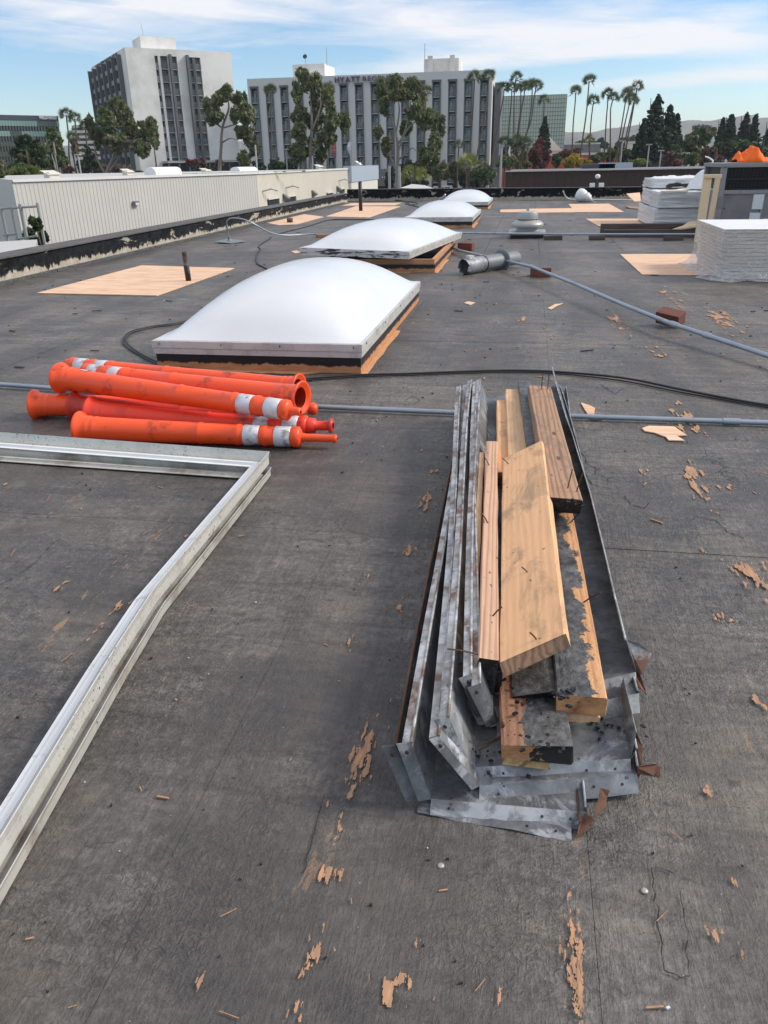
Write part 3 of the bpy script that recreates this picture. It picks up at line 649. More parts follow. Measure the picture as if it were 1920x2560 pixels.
# ------------------------------------------------------------------ parapets
def parapet(name, x0, y0, x1, y1, h, w, inward, label, n=60):
    """low wall of tarred stucco, slightly wavy, capped"""
    p0 = Vector((x0, y0, 0)); p1 = Vector((x1, y1, 0)); d = (p1-p0).normalized(); nn = Vector((inward[0], inward[1], 0))
    root = empty(name, p0, label, 'wall'); r = random.Random(int(h*1000)); m = MB(); prof = []
    rows = [(0, -.02), (0, h*.25), (0, h*.6), (0, h*.93), (.01, h)]
    rings = []
    for i in range(n+1):
        p = p0.lerp(p1, i/n); ring = []
        for (o_, z) in rows: ring.append(p+nn*(-o_+r.gauss(0, .004))+Vector((0, 0, z+(r.gauss(0, .004) if z > .05 else 0))))
        ring.append(p-nn*w+Vector((0, 0, h))); ring.append(p-nn*w+Vector((0, 0, -.9)))
        rings.append(ring)
    k = len(rings[0]); vs = [v for rg in rings for v in rg]
    fs = [(i*k+j, (i+1)*k+j, (i+1)*k+j+1, i*k+j+1) for i in range(n) for j in range(k-1)]
    fs += [tuple(range(k)), tuple(n*k+j for j in range(k-1, -1, -1))]
    m.add(vs, fs); m.build('wall_face', 'parapet', root)
    L = (p1-p0).length; cnt = max(3, int(L/3.05))
    for i in range(cnt):
        a = p0+d*(L*i/cnt+.003); b = p0+d*(L*(i+1)/cnt-.003); m = MB()
        c = (a+b)/2 - nn*(w/2-.012); m.obox(c+Vector((0, 0, h+.011)), d, nn, (0, 0, 1), (b-a).length, w+.03, .016); m.build('cap_strip', 'cap', root)
    return root
lp = parapet('parapet', -5.13, -2.0, -5.37, 24.45, .235, .30, (1, 0), 'long low parapet along the left roof edge, black tar peeled to stucco', 150)
fp = parapet('parapet', -5.62, 25.55, 9.4, 23.2, .31, .25, (0, -1), 'far low parapet across the end of the roof, thick black tar', 90)
for q, (px, py, hh) in enumerate(((165, 615, .2), (285, 640, .2))):
    pass
# wood cant strip along the foot of the left parapet
m = MB()
for i in range(9):
    y0 = .5+i*2.6; m.obox((-5.125-.0091*y0-.0118, y0+1.3, .016), (-.0091, 1, 0), (1, 0, 0), (0, 0, 1), 2.58, .035, .03)
tag(m.build('cant_strip', 'w_orange', loc=(-5.1, 0, 0)), 'thin orange wood strip along the foot of the left parapet', 'wood strip')

# ================================================================== LEFT RIBBED METAL BUILDING
def ribbed(m, p0, p1, zt, zb, pitch, depth, n_out):
    """trapezoid ribs along an upright wall from p0 to p1"""
    p0 = Vector(p0); p1 = Vector(p1); L = (p1-p0).length; d = (p1-p0)/L; n = Vector(n_out).normalized(); k = int(L/pitch); pts = []
    for i in range(k):
        s = i*pitch
        for (a, o) in ((0, 0), (pitch*.66, 0), (pitch*.76, depth), (pitch*.90, depth)): pts.append(p0+d*(s+a)+n*o)
    pts.append(p1)
    vs = [Vector((p.x, p.y, zt)) for p in pts]+[Vector((p.x, p.y, zb)) for p in pts]; c = len(pts)
    m.add(vs, [(i, i+1, c+i+1, c+i) for i in range(c-1)])
WA0 = P(29, 450, .68); WA1 = P(643, 431, .68); WB1 = P(870, 421, .68)
WB1.x = WA1.x-.0
bld = empty('warehouse', (WA0.x, WA0.y, GZ), 'long low warehouse clad in pale ribbed metal beyond the left parapet', 'building')
dA = (WA1-WA0).normalized(); nA = Vector((dA.y, -dA.x, 0))
m = MB(); ribbed(m, WA0, WA1, .68, GZ, .22, .018, nA); m.build('ribbed_wall', 'wallA', bld)
m = MB(); ribbed(m, WA1, WB1, .68, GZ, .24, .03, (1, 0, 0)); m.build('ribbed_wall', 'wallB', bld)
m = MB(); m.sheet(WA0+Vector((0, 0, .02)), WA1+Vector((0, 0, .02)), WA1+nA*.07+Vector((0, 0, -.10)), WA0+nA*.07+Vector((0, 0, -.10)), .02)
m.sheet(WA1+Vector((0, 0, .02)), WB1+Vector((0, 0, .02)), WB1+Vector((.08, 0, -.10)), WA1+Vector((.08, 0, -.10)), .02); m.build('edge_flashing', 'wroof', bld)
back = Vector((-26, 22, 0)); m = MB()
m.add([WA0+Vector((0, 0, -.03)), WA1+Vector((0, 0, -.03)), WB1+Vector((0, 0, -.03)), WB1+Vector((-34, 2, -.03)), WA0+Vector((-14, 18, -.03))], [(0, 1, 2, 3, 4)]); m.build('flat_roof', 'wroof', bld)
m = MB(); e = WA0+Vector((-14, 18, 0)); m.quad(Vector((e.x, e.y, .68)), Vector((WA0.x, WA0.y, .68)), Vector((WA0.x, WA0.y, GZ)), Vector((e.x, e.y, GZ))); m.build('end_wall', 'wallA', bld)
# wall openings, pipes and lamps on the cream side
def onB(px, py): return PW(px, py, (WA1.x, WA1.y, 0), (0, 1))
def wallrect(x0, y0, x1, y1, mat, nm, par, thick=.05, off=.06):
    a = onB(x0, y0); b = onB(x1, y1); m = MB(); m.box(a.x+off-thick, min(a.y, b.y), min(a.z, b.z), a.x+off, max(a.y, b.y), max(a.z, b.z)); return m.build(nm, mat, par)
for (x0, y0, x1, y1) in ((668, 500, 694, 515), (712, 494, 736, 508), (816, 484, 829, 490), (847, 474, 858, 482)):
    w = wallrect(x0, y0, x1, y1, 'dark', 'loading_opening', bld, .05, .075)
    a = onB(x0, y0); b = onB(x1, y1); m = MB(); m.box(a.x+.06, a.y-.1, a.z+.01, a.x+.16, b.y+.1, a.z+.10); m.box(a.x+.06, b.y+.02, b.z, a.x+.16, b.y+.14, a.z+.005); m.build('opening_frame', 'cream', w)
for (x, y) in ((708, 492), (780, 482), (842, 471)):
    a = onB(x, y); m = MB(); m.add([a+Vector((.06, -.25, .2)), a+Vector((.06, .25, .2)), a+Vector((.45, .25, -.1)), a+Vector((.45, -.25, -.1)), a+Vector((.06, 0, -.35))], [(0, 1, 2, 3), (0, 3, 4), (1, 4, 2), (2, 4, 3)]); m.build('pipe_hood', 'greywall', bld)
for (x, y) in ((655, 478), (712, 470), (846, 452)):
    a = onB(x, y); m = MB(); m.tube([a+Vector((.05, 0, 0)), a+Vector((.5, .3, .12)), a+Vector((.7, .9, .0))], .05, 6); m.build('floodlight_arm', 'pole', bld)
a = PW(336, 508, (WA0.x, WA0.y, 0), (dA.x, dA.y)); m = MB(); m.obox(a+nA*.12, dA, nA, (0, 0, 1), .32, .16, .20); o = m.build('wall_lamp', 'greywall', bld)
m = MB(); m.obox(a+nA*.205+Vector((0, 0, -.03)), dA, nA, (0, 0, 1), .24, .012, .1); m.build('lamp_glass', 'label_w', o)
# pale blue parapet fascia and stucco return at the far end
F0 = onB(869, 417); F1 = onB(938, 415); m = MB(); zb0 = onB(869, 456).z
m.box(F0.x-.4, F0.y, zb0, F0.x+.35, F1.y, F0.z+.05)
fa = m.build('fascia_box', 'blueboard', loc=(F0.x, F0.y, GZ)); tag(fa, 'pale blue blank fascia box at the far end of the left warehouse', 'fascia')
m = MB(); m.box(F0.x-.5, F0.y+.05, GZ, F0.x+.28, F1.y-.3, zb0-.02); tag(m.build('stucco_wall', 'cream', loc=(F0.x, F0.y, GZ)), 'cream stucco wall beneath the pale blue fascia box', 'wall')
# things standing on the white roof
def roofthing(px, py, w, h, d, mat, name, label, cat, shape='box', group=None):
    p = P(px, py, .66) if False else None
    q = P(px, py, .655); m = MB()
    if shape == 'hump':
        pr = []; K = 10
        for s in (0, w):
            pr.append([q+dA*s+Vector((0, 0, 0))+(-nA)*(-d/2*math.cos(math.pi*k/K))+Vector((0, 0, h*math.sin(math.pi*k/K)**.6)) for k in range(K+1)])
        vs = pr[0]+pr[1]; n = K+1; m.add(vs, [(k, k+1, n+k+1, n+k) for k in range(K)]+[tuple(range(n)), tuple(range(2*n-1, n-1, -1))])
    elif shape == 'hood':
        m.obox(q+Vector((0, 0, h/2)), dA, nA, (0, 0, 1), w*.7, d*.7, h*.98); m.add([q+dA*a+nA*b+Vector((0, 0, z)) for a, b, z in ((-w/2, .3, h*.6), (w/2, .3, h*.6), (w/2, -.3, h*1.3), (-w/2, -.3, h*1.3))], [(0, 1, 2, 3)])
    else: m.obox(q+Vector((0, 0, h/2)), dA, nA, (0, 0, 1), w, d, h)
    o = m.build(name, mat, loc=q, smooth=False); tag(o, label, cat, group); return o
roofthing(376, 440, 2.0, .42, .8, 'white_pl', 'ridge_vent', 'white rounded roof vent on the warehouse in front of the left hotel', 'roof vent', 'hump')
roofthing(588, 432, 1.9, .34, .8, 'white_pl', 'ridge_vent', 'white rounded roof vent on the warehouse near the wall corner', 'roof vent', 'hump')
roofthing(130, 445, .9, .28, .6, 'cream', 'roof_hood', 'tan hood on the warehouse roof, leftmost of the small hoods', 'roof hood', 'hood')
roofthing(320, 438, .7, .28, .6, 'cream', 'roof_hood', 'tan hood on the warehouse roof left of the rounded white vent', 'roof hood', 'hood')
roofthing(515, 434, .6, .24, .6, 'cream', 'roof_hood', 'tan hood on the warehouse roof below the hotel entrance canopy', 'roof hood', 'hood')
roofthing(798, 423, .9, .30, .5, 'cream', 'roof_hood', 'tan hood on the warehouse roof beside the pale blue fascia', 'roof hood', 'hood')
roofthing(897, 420, .5, .5, .5, 'white_pl', 'roof_lamp', 'small white flood lamp on top of the pale blue fascia', 'lamp', 'hood')
q0 = P(430, 437, .66); q1 = P(760, 428, .66); m = MB(); m.tube([q0+Vector((0, 0, .06)), q1+Vector((0, 0, .06))], .04, 6)
for i in range(7): c = q0.lerp(q1, i/6); m.obox(c+Vector((0, 0, .02)), (1, 0, 0), (0, 1, 0), (0, 0, 1), .2, .2, .1)
tag(m.build('roof_pipe', 'pole', loc=q0), 'thin pipe run on blocks across the white warehouse roof', 'pipe')

# ------------------------------------------------------------------ fence corner at far left, white roof scrap
def fence():
    root = empty('pipe_fence', P(20, 560, .0)+Vector((0, 0, -5)), 'galvanised pipe fence and gate beyond the parapet at the far left', 'fence')
    D0 = 14.0
    def pt(x, y): return PY(x, y, D0)
    for (x, yt) in ((-38, 520), (3, 522), (28, 516), (50, 510), (93, 507)):
        a = pt(x, yt); m = MB(); m.tube([(a.x, a.y, a.z), (a.x, a.y, -4.8)], .028 if x != 50 else .035, 8); m.build('post', 'pole', root)
    for (x0, y0, x1, y1) in ((-40, 524, 93, 516), (40, 598, 93, 590), (8, 588, 40, 585)):
        m = MB(); m.tube([pt(x0, y0), pt(x1, y1)], .022, 6); m.build('rail', 'pole', root)
fence()
m = MB(); a = P(-60, 650, .12); pts = [PY(-60, 646, 8.6), PY(-60, 630, 9.2), PY(95, 614, 10.8), PY(60, 634, 9.2)]
m.slab([Vector((p.x, p.y, -.02)) for p in (PY(-60, 648, 9.6), PY(88, 620, 11.2), PY(95, 612, 12.6), PY(-60, 622, 12.0))], .06)
tag(m.build('awning', 'wroof', loc=(-9, 10, 0)), 'white flat awning just beyond the left parapet below the fence', 'awning')

# ================================================================== BROWN FASCIA BUILDING (car port roof)
B0 = PY(1265, 424, 58); B1 = PY(1765, 411, 58); B0.z = B1.z = .42; dB = (B1-B0).normalized(); B1 = B1+dB*22
nB = Vector((dB.y, -dB.x, 0))
cp = empty('carport', (B0.x, B0.y, GZ), 'long flat carport with dark brown ribbed fascia beyond the far parapet', 'carport')
zb = -.70
m = MB(); ribbed(m, B0, B1, .36, zb, .50, .05, nB); m.build('ribbed_fascia', 'brown', cp)
m = MB(); m.quad(Vector((B0.x, B0.y, .36)), Vector((B0.x, B0.y, zb)), B0+Vector((0, 0, zb-.42))+Vector((dB.y*-20, dB.x*20, 0)), B0-Vector((0, 0, .06))+Vector((dB.y*-20, dB.x*20, 0))); m.build('end_fascia', 'brown', cp)
m = MB(); m.obox((B0+B1)/2+nB*.03+Vector((0, 0, -.02)), dB, nB, (0, 0, 1), (B1-B0).length+.1, .25, .07); m.build('edge_trim', 'wroof', cp)
m = MB(); m.add([B0+Vector((0, 0, -.10)), B1+Vector((0, 0, -.10)), B1-nB*20+Vector((0, 0, -.10)), B0-nB*20+Vector((0, 0, -.10))], [(0, 1, 2, 3)]); m.build('roof_deck', 'greywall', cp)
m = MB(); m.add([B0+Vector((0, 0, zb-.42+.02)), B1+Vector((0, 0, zb-.42+.02)), B1-nB*20+Vector((0, 0, zb-.42+.02)), B0-nB*20+Vector((0, 0, zb-.42+.02))], [(0, 3, 2, 1)]); m.build('soffit', 'greywall', cp)
for i in range(9):
    c = B0+dB*(1+i*5)-nB*3; m = MB(); m.box(c.x-.12, c.y-.12, GZ, c.x+.12, c.y+.12, zb-.05); m.build('column', 'pole', cp)
a = PW(1545, 410, B0, dB)-nB*2; m = MB(); m.obox(a+Vector((0, 0, -.1)), dB, nB, (0, 0, 1), 2.2, 1.4, .34)
tag(m.build('roof_box', 'blueboard', loc=(a.x, a.y, .3)), 'pale blue metal box on top of the brown carport', 'roof box')
a = PW(1500, 411, B0, dB)-nB*2; m = MB(); m.obox(a+Vector((0, 0, -.12)), dB, nB, (0, 0, 1), 2.2, 1.4, .28)
tag(m.build('roof_box', 'wf_dark', loc=(a.x, a.y, .3)), 'dark grey metal box on top of the brown carport', 'roof box')
# small white gable seen over the far parapet
p = PY(1045, 475, 34); m = MB(); a0 = PY(1000, 470, 33); a1 = PY(1090, 473, 33); r0 = PY(1030, 460, 37); r1 = PY(1062, 463, 37)
m.slab([a0, a1, r1, r0], .12); m.add([a1+Vector((0, 0, -.02)), r1+Vector((0, 0, -.02)), Vector((r1.x, r1.y, -1.5)), Vector((a1.x, a1.y, -1.5))], [(0, 1, 2, 3)])
m.add([a0, a1, Vector((a1.x, a1.y, GZ)), Vector((a0.x, a0.y, GZ))], [(0, 1, 2, 3)])
tag(m.build('white_canopy', 'wroof', loc=(a0.x, a0.y, GZ)), 'small white sloping canopy roof just beyond the far parapet', 'canopy')

# ================================================================== HOTELS
def facade_window(name, w, h, fm, pane_mats, rail, drawn, root, p, dr, n, frame_depth=.25, proto={}):
    """a window bay: frame (part) with panes and balcony rail (sub-parts), copied with shared meshes"""
    key = (name, round(w, 2), round(h, 2), drawn, rail)
    ang = math.atan2(dr.y, dr.x)
    if key not in proto:
        f = MB(); t_ = .10
        f.box(0, .0, 0, t_, .22, h); f.box(w-t_, .0, 0, w, .22, h); f.box(t_, .0, h-t_, w-t_, .22, h); f.box(t_, 0, 0, w-t_, .22, t_*.8)
        f.box(w*.48, .02, t_, w*.54, .20, h*.80); f.box(t_, .02, h*.80, w-t_, .20, h*.84)
        fo = f.build('window', fm); g = MB(); g.box(t_, .10, t_, w*.48, .12, h*.8); a = g.build('pane', pane_mats[0], fo)
        g = MB(); g.box(w*.54, .10, t_, w-t_, .12, h*.8); b = g.build('pane', pane_mats[1], fo)
        g = MB(); g.box(t_, .10, h*.84, w-t_, .12, h-t_); g.build('transom_pane', pane_mats[2], fo)
        if rail:
            g = MB(); g.box(0, -.62, .95, w, -.58, 1.02); nb = 14
            for i in range(nb+1): x = w*i/nb; g.box(x-.02, -.615, .10, x+.02, -.585, .945)
            g.build('railing', 'rail', fo)
            g = MB(); g.box(0, -.66, -.16, w, -.02, 0.02); g.build('balcony_slab', 'slab', fo)
        proto[key] = fo
        fo.parent = root
        fo.location = Vector(p)-wloc(root); fo.rotation_euler = (0, 0, ang); return fo
    src = proto[key]; c = dup(src, root); c.location = Vector(p)-wloc(root); c.rotation_euler = (0, 0, ang); return c

# -- middle hotel
HY = 172.0
h0 = PY(617, 199, HY); h1 = PY(1232, 172, HY); HZ = (h0.z+h1.z)/2; hw = h1.x-h0.x
hot = empty('hotel', (h0.x, HY, GZ), 'wide seven storey grey hotel with balcony columns and lettering, middle of the skyline', 'hotel building')
cols = [625, 662, 699, 736, 773.5, 811, 848.5, 886.5, 926, 964, 1002, 1041, 1080.5, 1120.5, 1160.5, 1200]
cx = [PY(c, 215, HY).x for c in cols]; bw = (h1.x-h0.x)/16*.55
ztop = PY(925, 206, HY).z; fl = (PY(698, 287, HY).z-PY(698, 357, HY).z)/2; NF = 7
wall_y = HY
m = MB(); edges = [h0.x]
for c in cx: edges += [c, c+bw]
edges.append(h1.x)
for i in range(0, len(edges)-1, 2):
    m = MB(); m.box(edges[i], wall_y, GZ, edges[i+1], wall_y+16, ztop); m.build('wall_pier', 'hotel_lt', hot)
m = MB(); m.box(h0.x, wall_y, ztop+.001, h1.x, wall_y+16, HZ); m.build('parapet_band', 'hotel_lt', hot)
m = MB(); m.box(h0.x+.2, wall_y+15.0, GZ, h1.x-.2, wall_y+17, ztop-.05); m.build('rear_wall', 'hotel', hot)
for c in cx:
    m = MB(); m.box(c+.001, wall_y+1.6, GZ, c+bw-.001, wall_y+2.0, ztop-.02); m.build('bay_back', 'hotel_dk', hot)
    m = MB(); fx = c+bw*.86
    m.box(c+.002, wall_y+.05, GZ, c+.22, wall_y+1.59, ztop-.01); m.box(fx, wall_y-.25, GZ, c+bw-.002, wall_y+1.59, ztop-.01); m.box(c-.05, wall_y-.28, ztop-.35, c+bw+.05, wall_y-.002, ztop+.05); m.build('fin', 'hotel_dk', hot)
    for k in range(NF+1):
        z = ztop-.55-fl*(k+1)+.25
        if z < GZ: continue
        dv = rnd.random()
        facade_window('hy', bw*.86-.30, fl-.35, 'wframe', [['curtain_t', 'glass_t', 'glass_t'], ['glass_t', 'curtain_t', 'glass_t'], ['curtain_t', 'glass', 'glass_t']][int(dv*3) % 3], True, int(dv*3) % 3, hot, (c+.24, wall_y+.75, z), Vector((1, 0, 0)), None)
# bright returns and dark side fin at the right end
p = PY(1247, 205, HY+3); m = MB(); m.box(h1.x+.35, HY+4, GZ, h1.x+1.6, HY+14, PY(1245, 206, HY+4).z); m.build('side_fin', 'hotel_dk', hot)
def block(root, x0p, x1p, yt, yb, Yd, dep, nm, mat, ribs=()):
    a = PY(x0p, yt, Yd); b = PY(x1p, yt, Yd); m = MB(); zt_ = (a.z+PY(x1p, yt-(x1p-x0p)*.043, Yd).z)/2; m.box(a.x, Yd, HZ-.5, b.x, Yd+dep, zt_); o = m.build(nm, mat, root)
    for r_ in ribs:
        q = PY(r_, yt, Yd); m = MB(); m.box(q.x-.5, Yd-.35, HZ-.5, q.x+.5, Yd-.002, zt_+.5); m.build('pilaster', mat, o)
    return a.x, b.x, zt_
ax_, bx_, pz = block(hot, 731, 811, 162, 190, HY+5, 9, 'penthouse', 'hotel')
ax2, bx2, pz2 = block(hot, 1060, 1147, 148, 180, HY+5, 9, 'penthouse', 'hotel', (1076, 1131))
for (px, py, hh) in ((764, 157, 1.6), (817, 150, 3.0), (1062, 140, 3.0)):
    p = PY(px, py, HY+7); m = MB(); m.tube([(p.x, p.y, pz-.2), (p.x, p.y, pz+hh)], .07, 5); o = m.build('antenna', 'pole', hot)
p = PY(764, 152, HY+7); m = MB(); m.lathe((p.x, p.y-.2, pz+1.5), (0, -1, .35), [(0, .06), (.1, .3), (.18, .45)], 14); m.build('satellite_dish', 'pole_dk', hot)
q0 = PY(837, 206, HY-.3); z_ = PY(870, 204, HY).z
L0 = PY(837, 200, HY-.3); L1 = PY(900, 200, HY-.3); L2 = PY(907, 200, HY-.3); L3 = PY(997, 200, HY-.3)
zl = PY(868, 205, HY).z; hgt = PY(868, 192, HY).z-zl
letters('HYATT', (L0.x, HY-.30, zl), (1, 0, 0), (0, 0, 1), hgt, 'purple', hot, bold=.035, width=L1.x-L0.x, depth=.3)
letters('REGENCY', (L2.x, HY-.30, zl+.05), (1, 0, 0), (0, 0, 1), hgt*.97, 'purple_lt', hot, bold=-.008, width=L3.x-L2.x, depth=.3, spacing=.16)
# entrance block at its foot
p = PY(940, 423, HY-12); q = PY(968, 423, HY-12); m = MB(); m.box(p.x, p.y, p.z-3.0, q.x+1, p.y+8, p.z); o = m.build('entrance_canopy', 'greywall', loc=(p.x, p.y, GZ)); tag(o, 'dark grey entrance block with two small lamps in front of the middle hotel', 'entrance')
m = MB(); m.box(p.x+.05, p.y+.4, GZ, q.x+.9, p.y+7.9, p.z-3.01); m.build('recess', 'dark', o)
for i in (0.55, .8): m = MB(); c = p.lerp(q, i); m.box(c.x-.1, p.y-.2, p.z-1.6, c.x+.15, p.y-.01, p.z-1.3); m.build('lamp', 'label_w', o)
p = PY(1226, 421, HY-16); q = PY(1252, 421, HY-16); m = MB(); m.box(p.x, p.y, GZ, q.x, p.y+8, p.z); tag(m.build('side_block', 'greywall', loc=(p.x, p.y, GZ)), 'low dark grey block at the right foot of the middle hotel', 'building')
p = PY(628, 430, HY-16); q = PY(1060, 430, HY-16)

# -- left hotel, turned to the view
a = PY(222, 143, 177.5); b = PY(311, 115, 165.0); c = PY(577, 133, 178.5)
d1 = Vector((c.x-b.x, c.y-b.y, 0)); w1 = d1.length; d1.normalize()
d2 = Vector((d1.y*-1, d1.x, 0)); w2 = (Vector((a.x, a.y, 0))-Vector((b.x, b.y, 0))).length
# choose the side direction square to the front
HB = Vector((b.x, b.y, 0)); LZ = (b.z+c.z)/2
ra = ray(222, 143); o_ = Vector((0, 0, EYE))
# length of the side so that its far edge falls on the sight line of its far corner
lo = 0; 
for k in range(400):
    L_ = k*.1; q = HB+d2*L_
    if math.atan2(q.x, q.y) < math.atan2(ra.x, ra.y): w2 = L_; break
lh = empty('hotel', (HB.x, HB.y, GZ), 'tall narrow hotel tower with dark finned side face, left of the skyline', 'hotel building')
def LP(s, t, z): q = HB+d1*s+d2*t; return Vector((q.x, q.y, z))
def lbox(m, s0, t0, z0, s1, t1, z1):
    v = [LP(s, t, z) for z in (z0, z1) for t in (t0, t1) for s in (s0, s1)]
    return m.add(v, [(0, 2, 3, 1), (4, 5, 7, 6), (0, 1, 5, 4), (2, 6, 7, 3), (0, 4, 6, 2), (1, 3, 7, 5)])
def fs(px, py):   # along-front coordinate and height of a pixel on the front face
    q = PW(px, py, HB, (d1.x, d1.y)); return (q-HB).dot(d1), q.z
def ss(px, py):
    q = PW(px, py, HB, (d2.x, d2.y)); return (q-HB).dot(d2), q.z
ztl = fs(430, 141)[1]; zbl = fs(430, 396)[1]; NL = 8; flh = (fs(388, 142)[1]-fs(412, 366)[1])/7.0
g0 = [(fs(386, 140)[0], fs(394, 140)[0]), (fs(400, 140)[0], fs(418, 140)[0]), (fs(426, 140)[0], fs(441, 140)[0]), (fs(469, 144)[0], fs(483, 144)[0]), (fs(485.5, 146)[0], fs(500.5, 146)[0])]
ed = [0.0]
for s0, s1 in g0: ed += [s0, s1]
ed.append(w1)
for i in range(0, len(ed)-1, 2):
    m = MB(); lbox(m, ed[i], .0 if i else .001, GZ, ed[i+1], w2*.98, ztl); m.build('wall_pier', 'hotel', lh)
m = MB(); lbox(m, 0, .0, ztl+.001, w1, w2*.98, LZ); m.build('parapet_band', 'hotel', lh)
for s0, s1 in g0:
    m = MB(); lbox(m, s0, 1.5, GZ, s1, 1.9, ztl); m.build('bay_back', 'hotel_dk', lh)
    for k in range(NL+2):
        z = ztl-flh*(k+1)+.12
        if z < GZ: continue
        facade_window('lh', s1-s0-.02, flh-.3, 'wframe', ['curtain', 'curtain' if rnd.random() < .8 else 'glass', 'glass'], True, int(round(s0)) % 7, lh, LP(s0+.01, .8, z), d1, None)
for px in (423, 466):
    s = fs(px, 140)[0]; m = MB(); lbox(m, s-.25, -.9, zbl if px == 466 else GZ, s+.25, -.002, ztl+.3); m.build('fin', 'hotel_dk', lh)
s = fs(484.3, 140)[0]; m = MB(); lbox(m, s-.12, -.3, zbl, s+.12, -.002, ztl); m.build('fin', 'hotel_dk', lh)
# side face: six window columns between deep dark fins
zs = ss(300, 137)[1]; t_end = w2
def sidebox(m, t0, t1, z0, z1, o0, o1): return lbox(m, -o1, t0, z0, -o0, t1, z1)
for i in range(7):
    tt = t_end*(.12+.86*i/6.0)
    m = MB(); sidebox(m, tt-.28, tt+.28, GZ, zs, .002, .9); m.build('fin', 'hotel_dk', lh)
for i in range(6):
    t0 = t_end*(.12+.86*i/6.0)+.30; t1 = t_end*(.12+.86*(i+1)/6.0)-.30
    for k in range(NL+1):
        z1 = zs-.2-flh*k; m = MB(); sidebox(m, t0, t1, z1-flh*.58, z1, .02, .10); wd = m.build('window', 'glass', lh)
        m = MB(); sidebox(m, t0, t1, z1-flh+.1, z1-flh*.58-.03, .02, .35); m.build('balcony_panel', 'rail', wd)
a = PY(343, 92, 176); m = MB(); s0, s1 = fs(378, 110)[0]+0, 0
f0 = fs(343, 120)[0]; f1 = fs(438, 120)[0]; zph = PY(385, 93, 174).z
m = MB(); lbox(m, f0+2.0, 5.0, LZ-.3, f1+1.6, 12.0, zph); ph = m.build('penthouse', 'hotel', lh)
p = LP(f0+3.5, 8, zph); m = MB(); m.tube([p-Vector((0, 0, .2)), p+Vector((-.2, 0, 2.6))], .05, 4); m.build('antenna', 'pole', lh)
s0 = ss(305, 130)[0]; zz = ss(270, 135)[1]
letters('HYATT REGENCY', LP(-.22, w2*.80, zs+(LZ-zs)*.22), (-d2), (0, 0, 1), (LZ-zs)*.55, 'rail', lh, bold=-.005, width=w2*.62, depth=.3)
# entrance colonnade
m = MB(); s0, z0 = fs(405, 403); s1, _ = fs(600, 396); lbox(m, s0, -5, z0-.4, s1, -.05, z0); can = m.build('entrance_canopy', 'slab', lh)
for i in range(9):
    s = s0+(s1-s0)*i/8; m = MB(); lbox(m, s+.02, -4.9, GZ, s+.3, -4.6, z0-.41); m.build('column', 'hotel_dk', can)
m = MB(); lbox(m, s0, -.5, GZ, s1, -.06, z0-.42); m.build('recess', 'wf_dark', can)

# -- dark glass bank building at far left
bk = empty('office_building', PY(60, 440, 150), 'dark green glass office block with white lettering at the far left', 'office building')
q0 = PY(-160, 262, 150); q1 = PY(145, 290, 168); dk_ = Vector((q1.x-q0.x, q1.y-q0.y, 0)).normalized(); W_ = (Vector((q1.x, q1.y, 0))-Vector((q0.x, q0.y, 0))).length
KZ = q1.z; nk = Vector((dk_.y, -dk_.x, 0))
def KP(s, o, z): q = Vector((q0.x, q0.y, 0))+dk_*s+nk*o; return Vector((q.x, q.y, z))
def kbox(m, s0, z0, s1, z1, o0=-8, o1=0):
    v = [KP(s, o, z) for z in (z0, z1) for o in (o1, o0) for s in (s0, s1)]
    return m.add(v, [(0, 2, 3, 1), (4, 5, 7, 6), (0, 1, 5, 4), (2, 6, 7, 3), (0, 4, 6, 2), (1, 3, 7, 5)])
def ks(px, py): q = PW(px, py, (q0.x, q0.y, 0), (dk_.x, dk_.y)); return (q-Vector((q0.x, q0.y, 0))).dot(dk_), q.z
z1 = ks(145, 303)[1]
m = MB(); kbox(m, 0, z1, W_, KZ); m.build('parapet_band', 'wf_dark', bk)
z2 = ks(147, 317)[1]; fh = z1-z2; z = z1
r5 = random.Random(9); zi = z1; k = 0
while zi > GZ:
    nb = 40; gw = W_/nb
    if k % 2 == 0:
        s = 0
        while s < nb:
            run = r5.randint(3, 9); e = min(nb, s+run); lit = r5.random() < (.85 if k == 0 else .45 if k == 2 else .2)
            for j in range(s, e):
                m = MB(); kbox(m, j*gw+.02, zi-fh+.04, (j+1)*gw-.02, zi-.04, -.3, 0); m.build('pane', 'wf_sky' if lit else 'wf_glass', bk)
            s = e
        hh = fh
    else:
        hh = fh*.8
        for j in range(nb):
            m = MB(); kbox(m, j*gw+.02, zi-hh, (j+1)*gw-gw*.35, zi-.02, -.25, -.02); m.build('pane', 'wf_glass', bk)
    zi -= hh; k += 1
    if k > 9: break
m = MB(); kbox(m, .05, GZ, W_-.05, z1-.01, -8, -.31); m.build('core_wall', 'wf_dark', bk)
s0, zz = ks(97.5, 298); s1, _ = ks(141, 301); letters('WELLS FARGO', KP(s0, .15, ks(120, 298)[1]), dk_, (0, 0, 1), ks(118, 290)[1]-ks(119, 298)[1], 'letter_w', bk, bold=.03, width=s1-s0, spacing=.07, depth=.2)
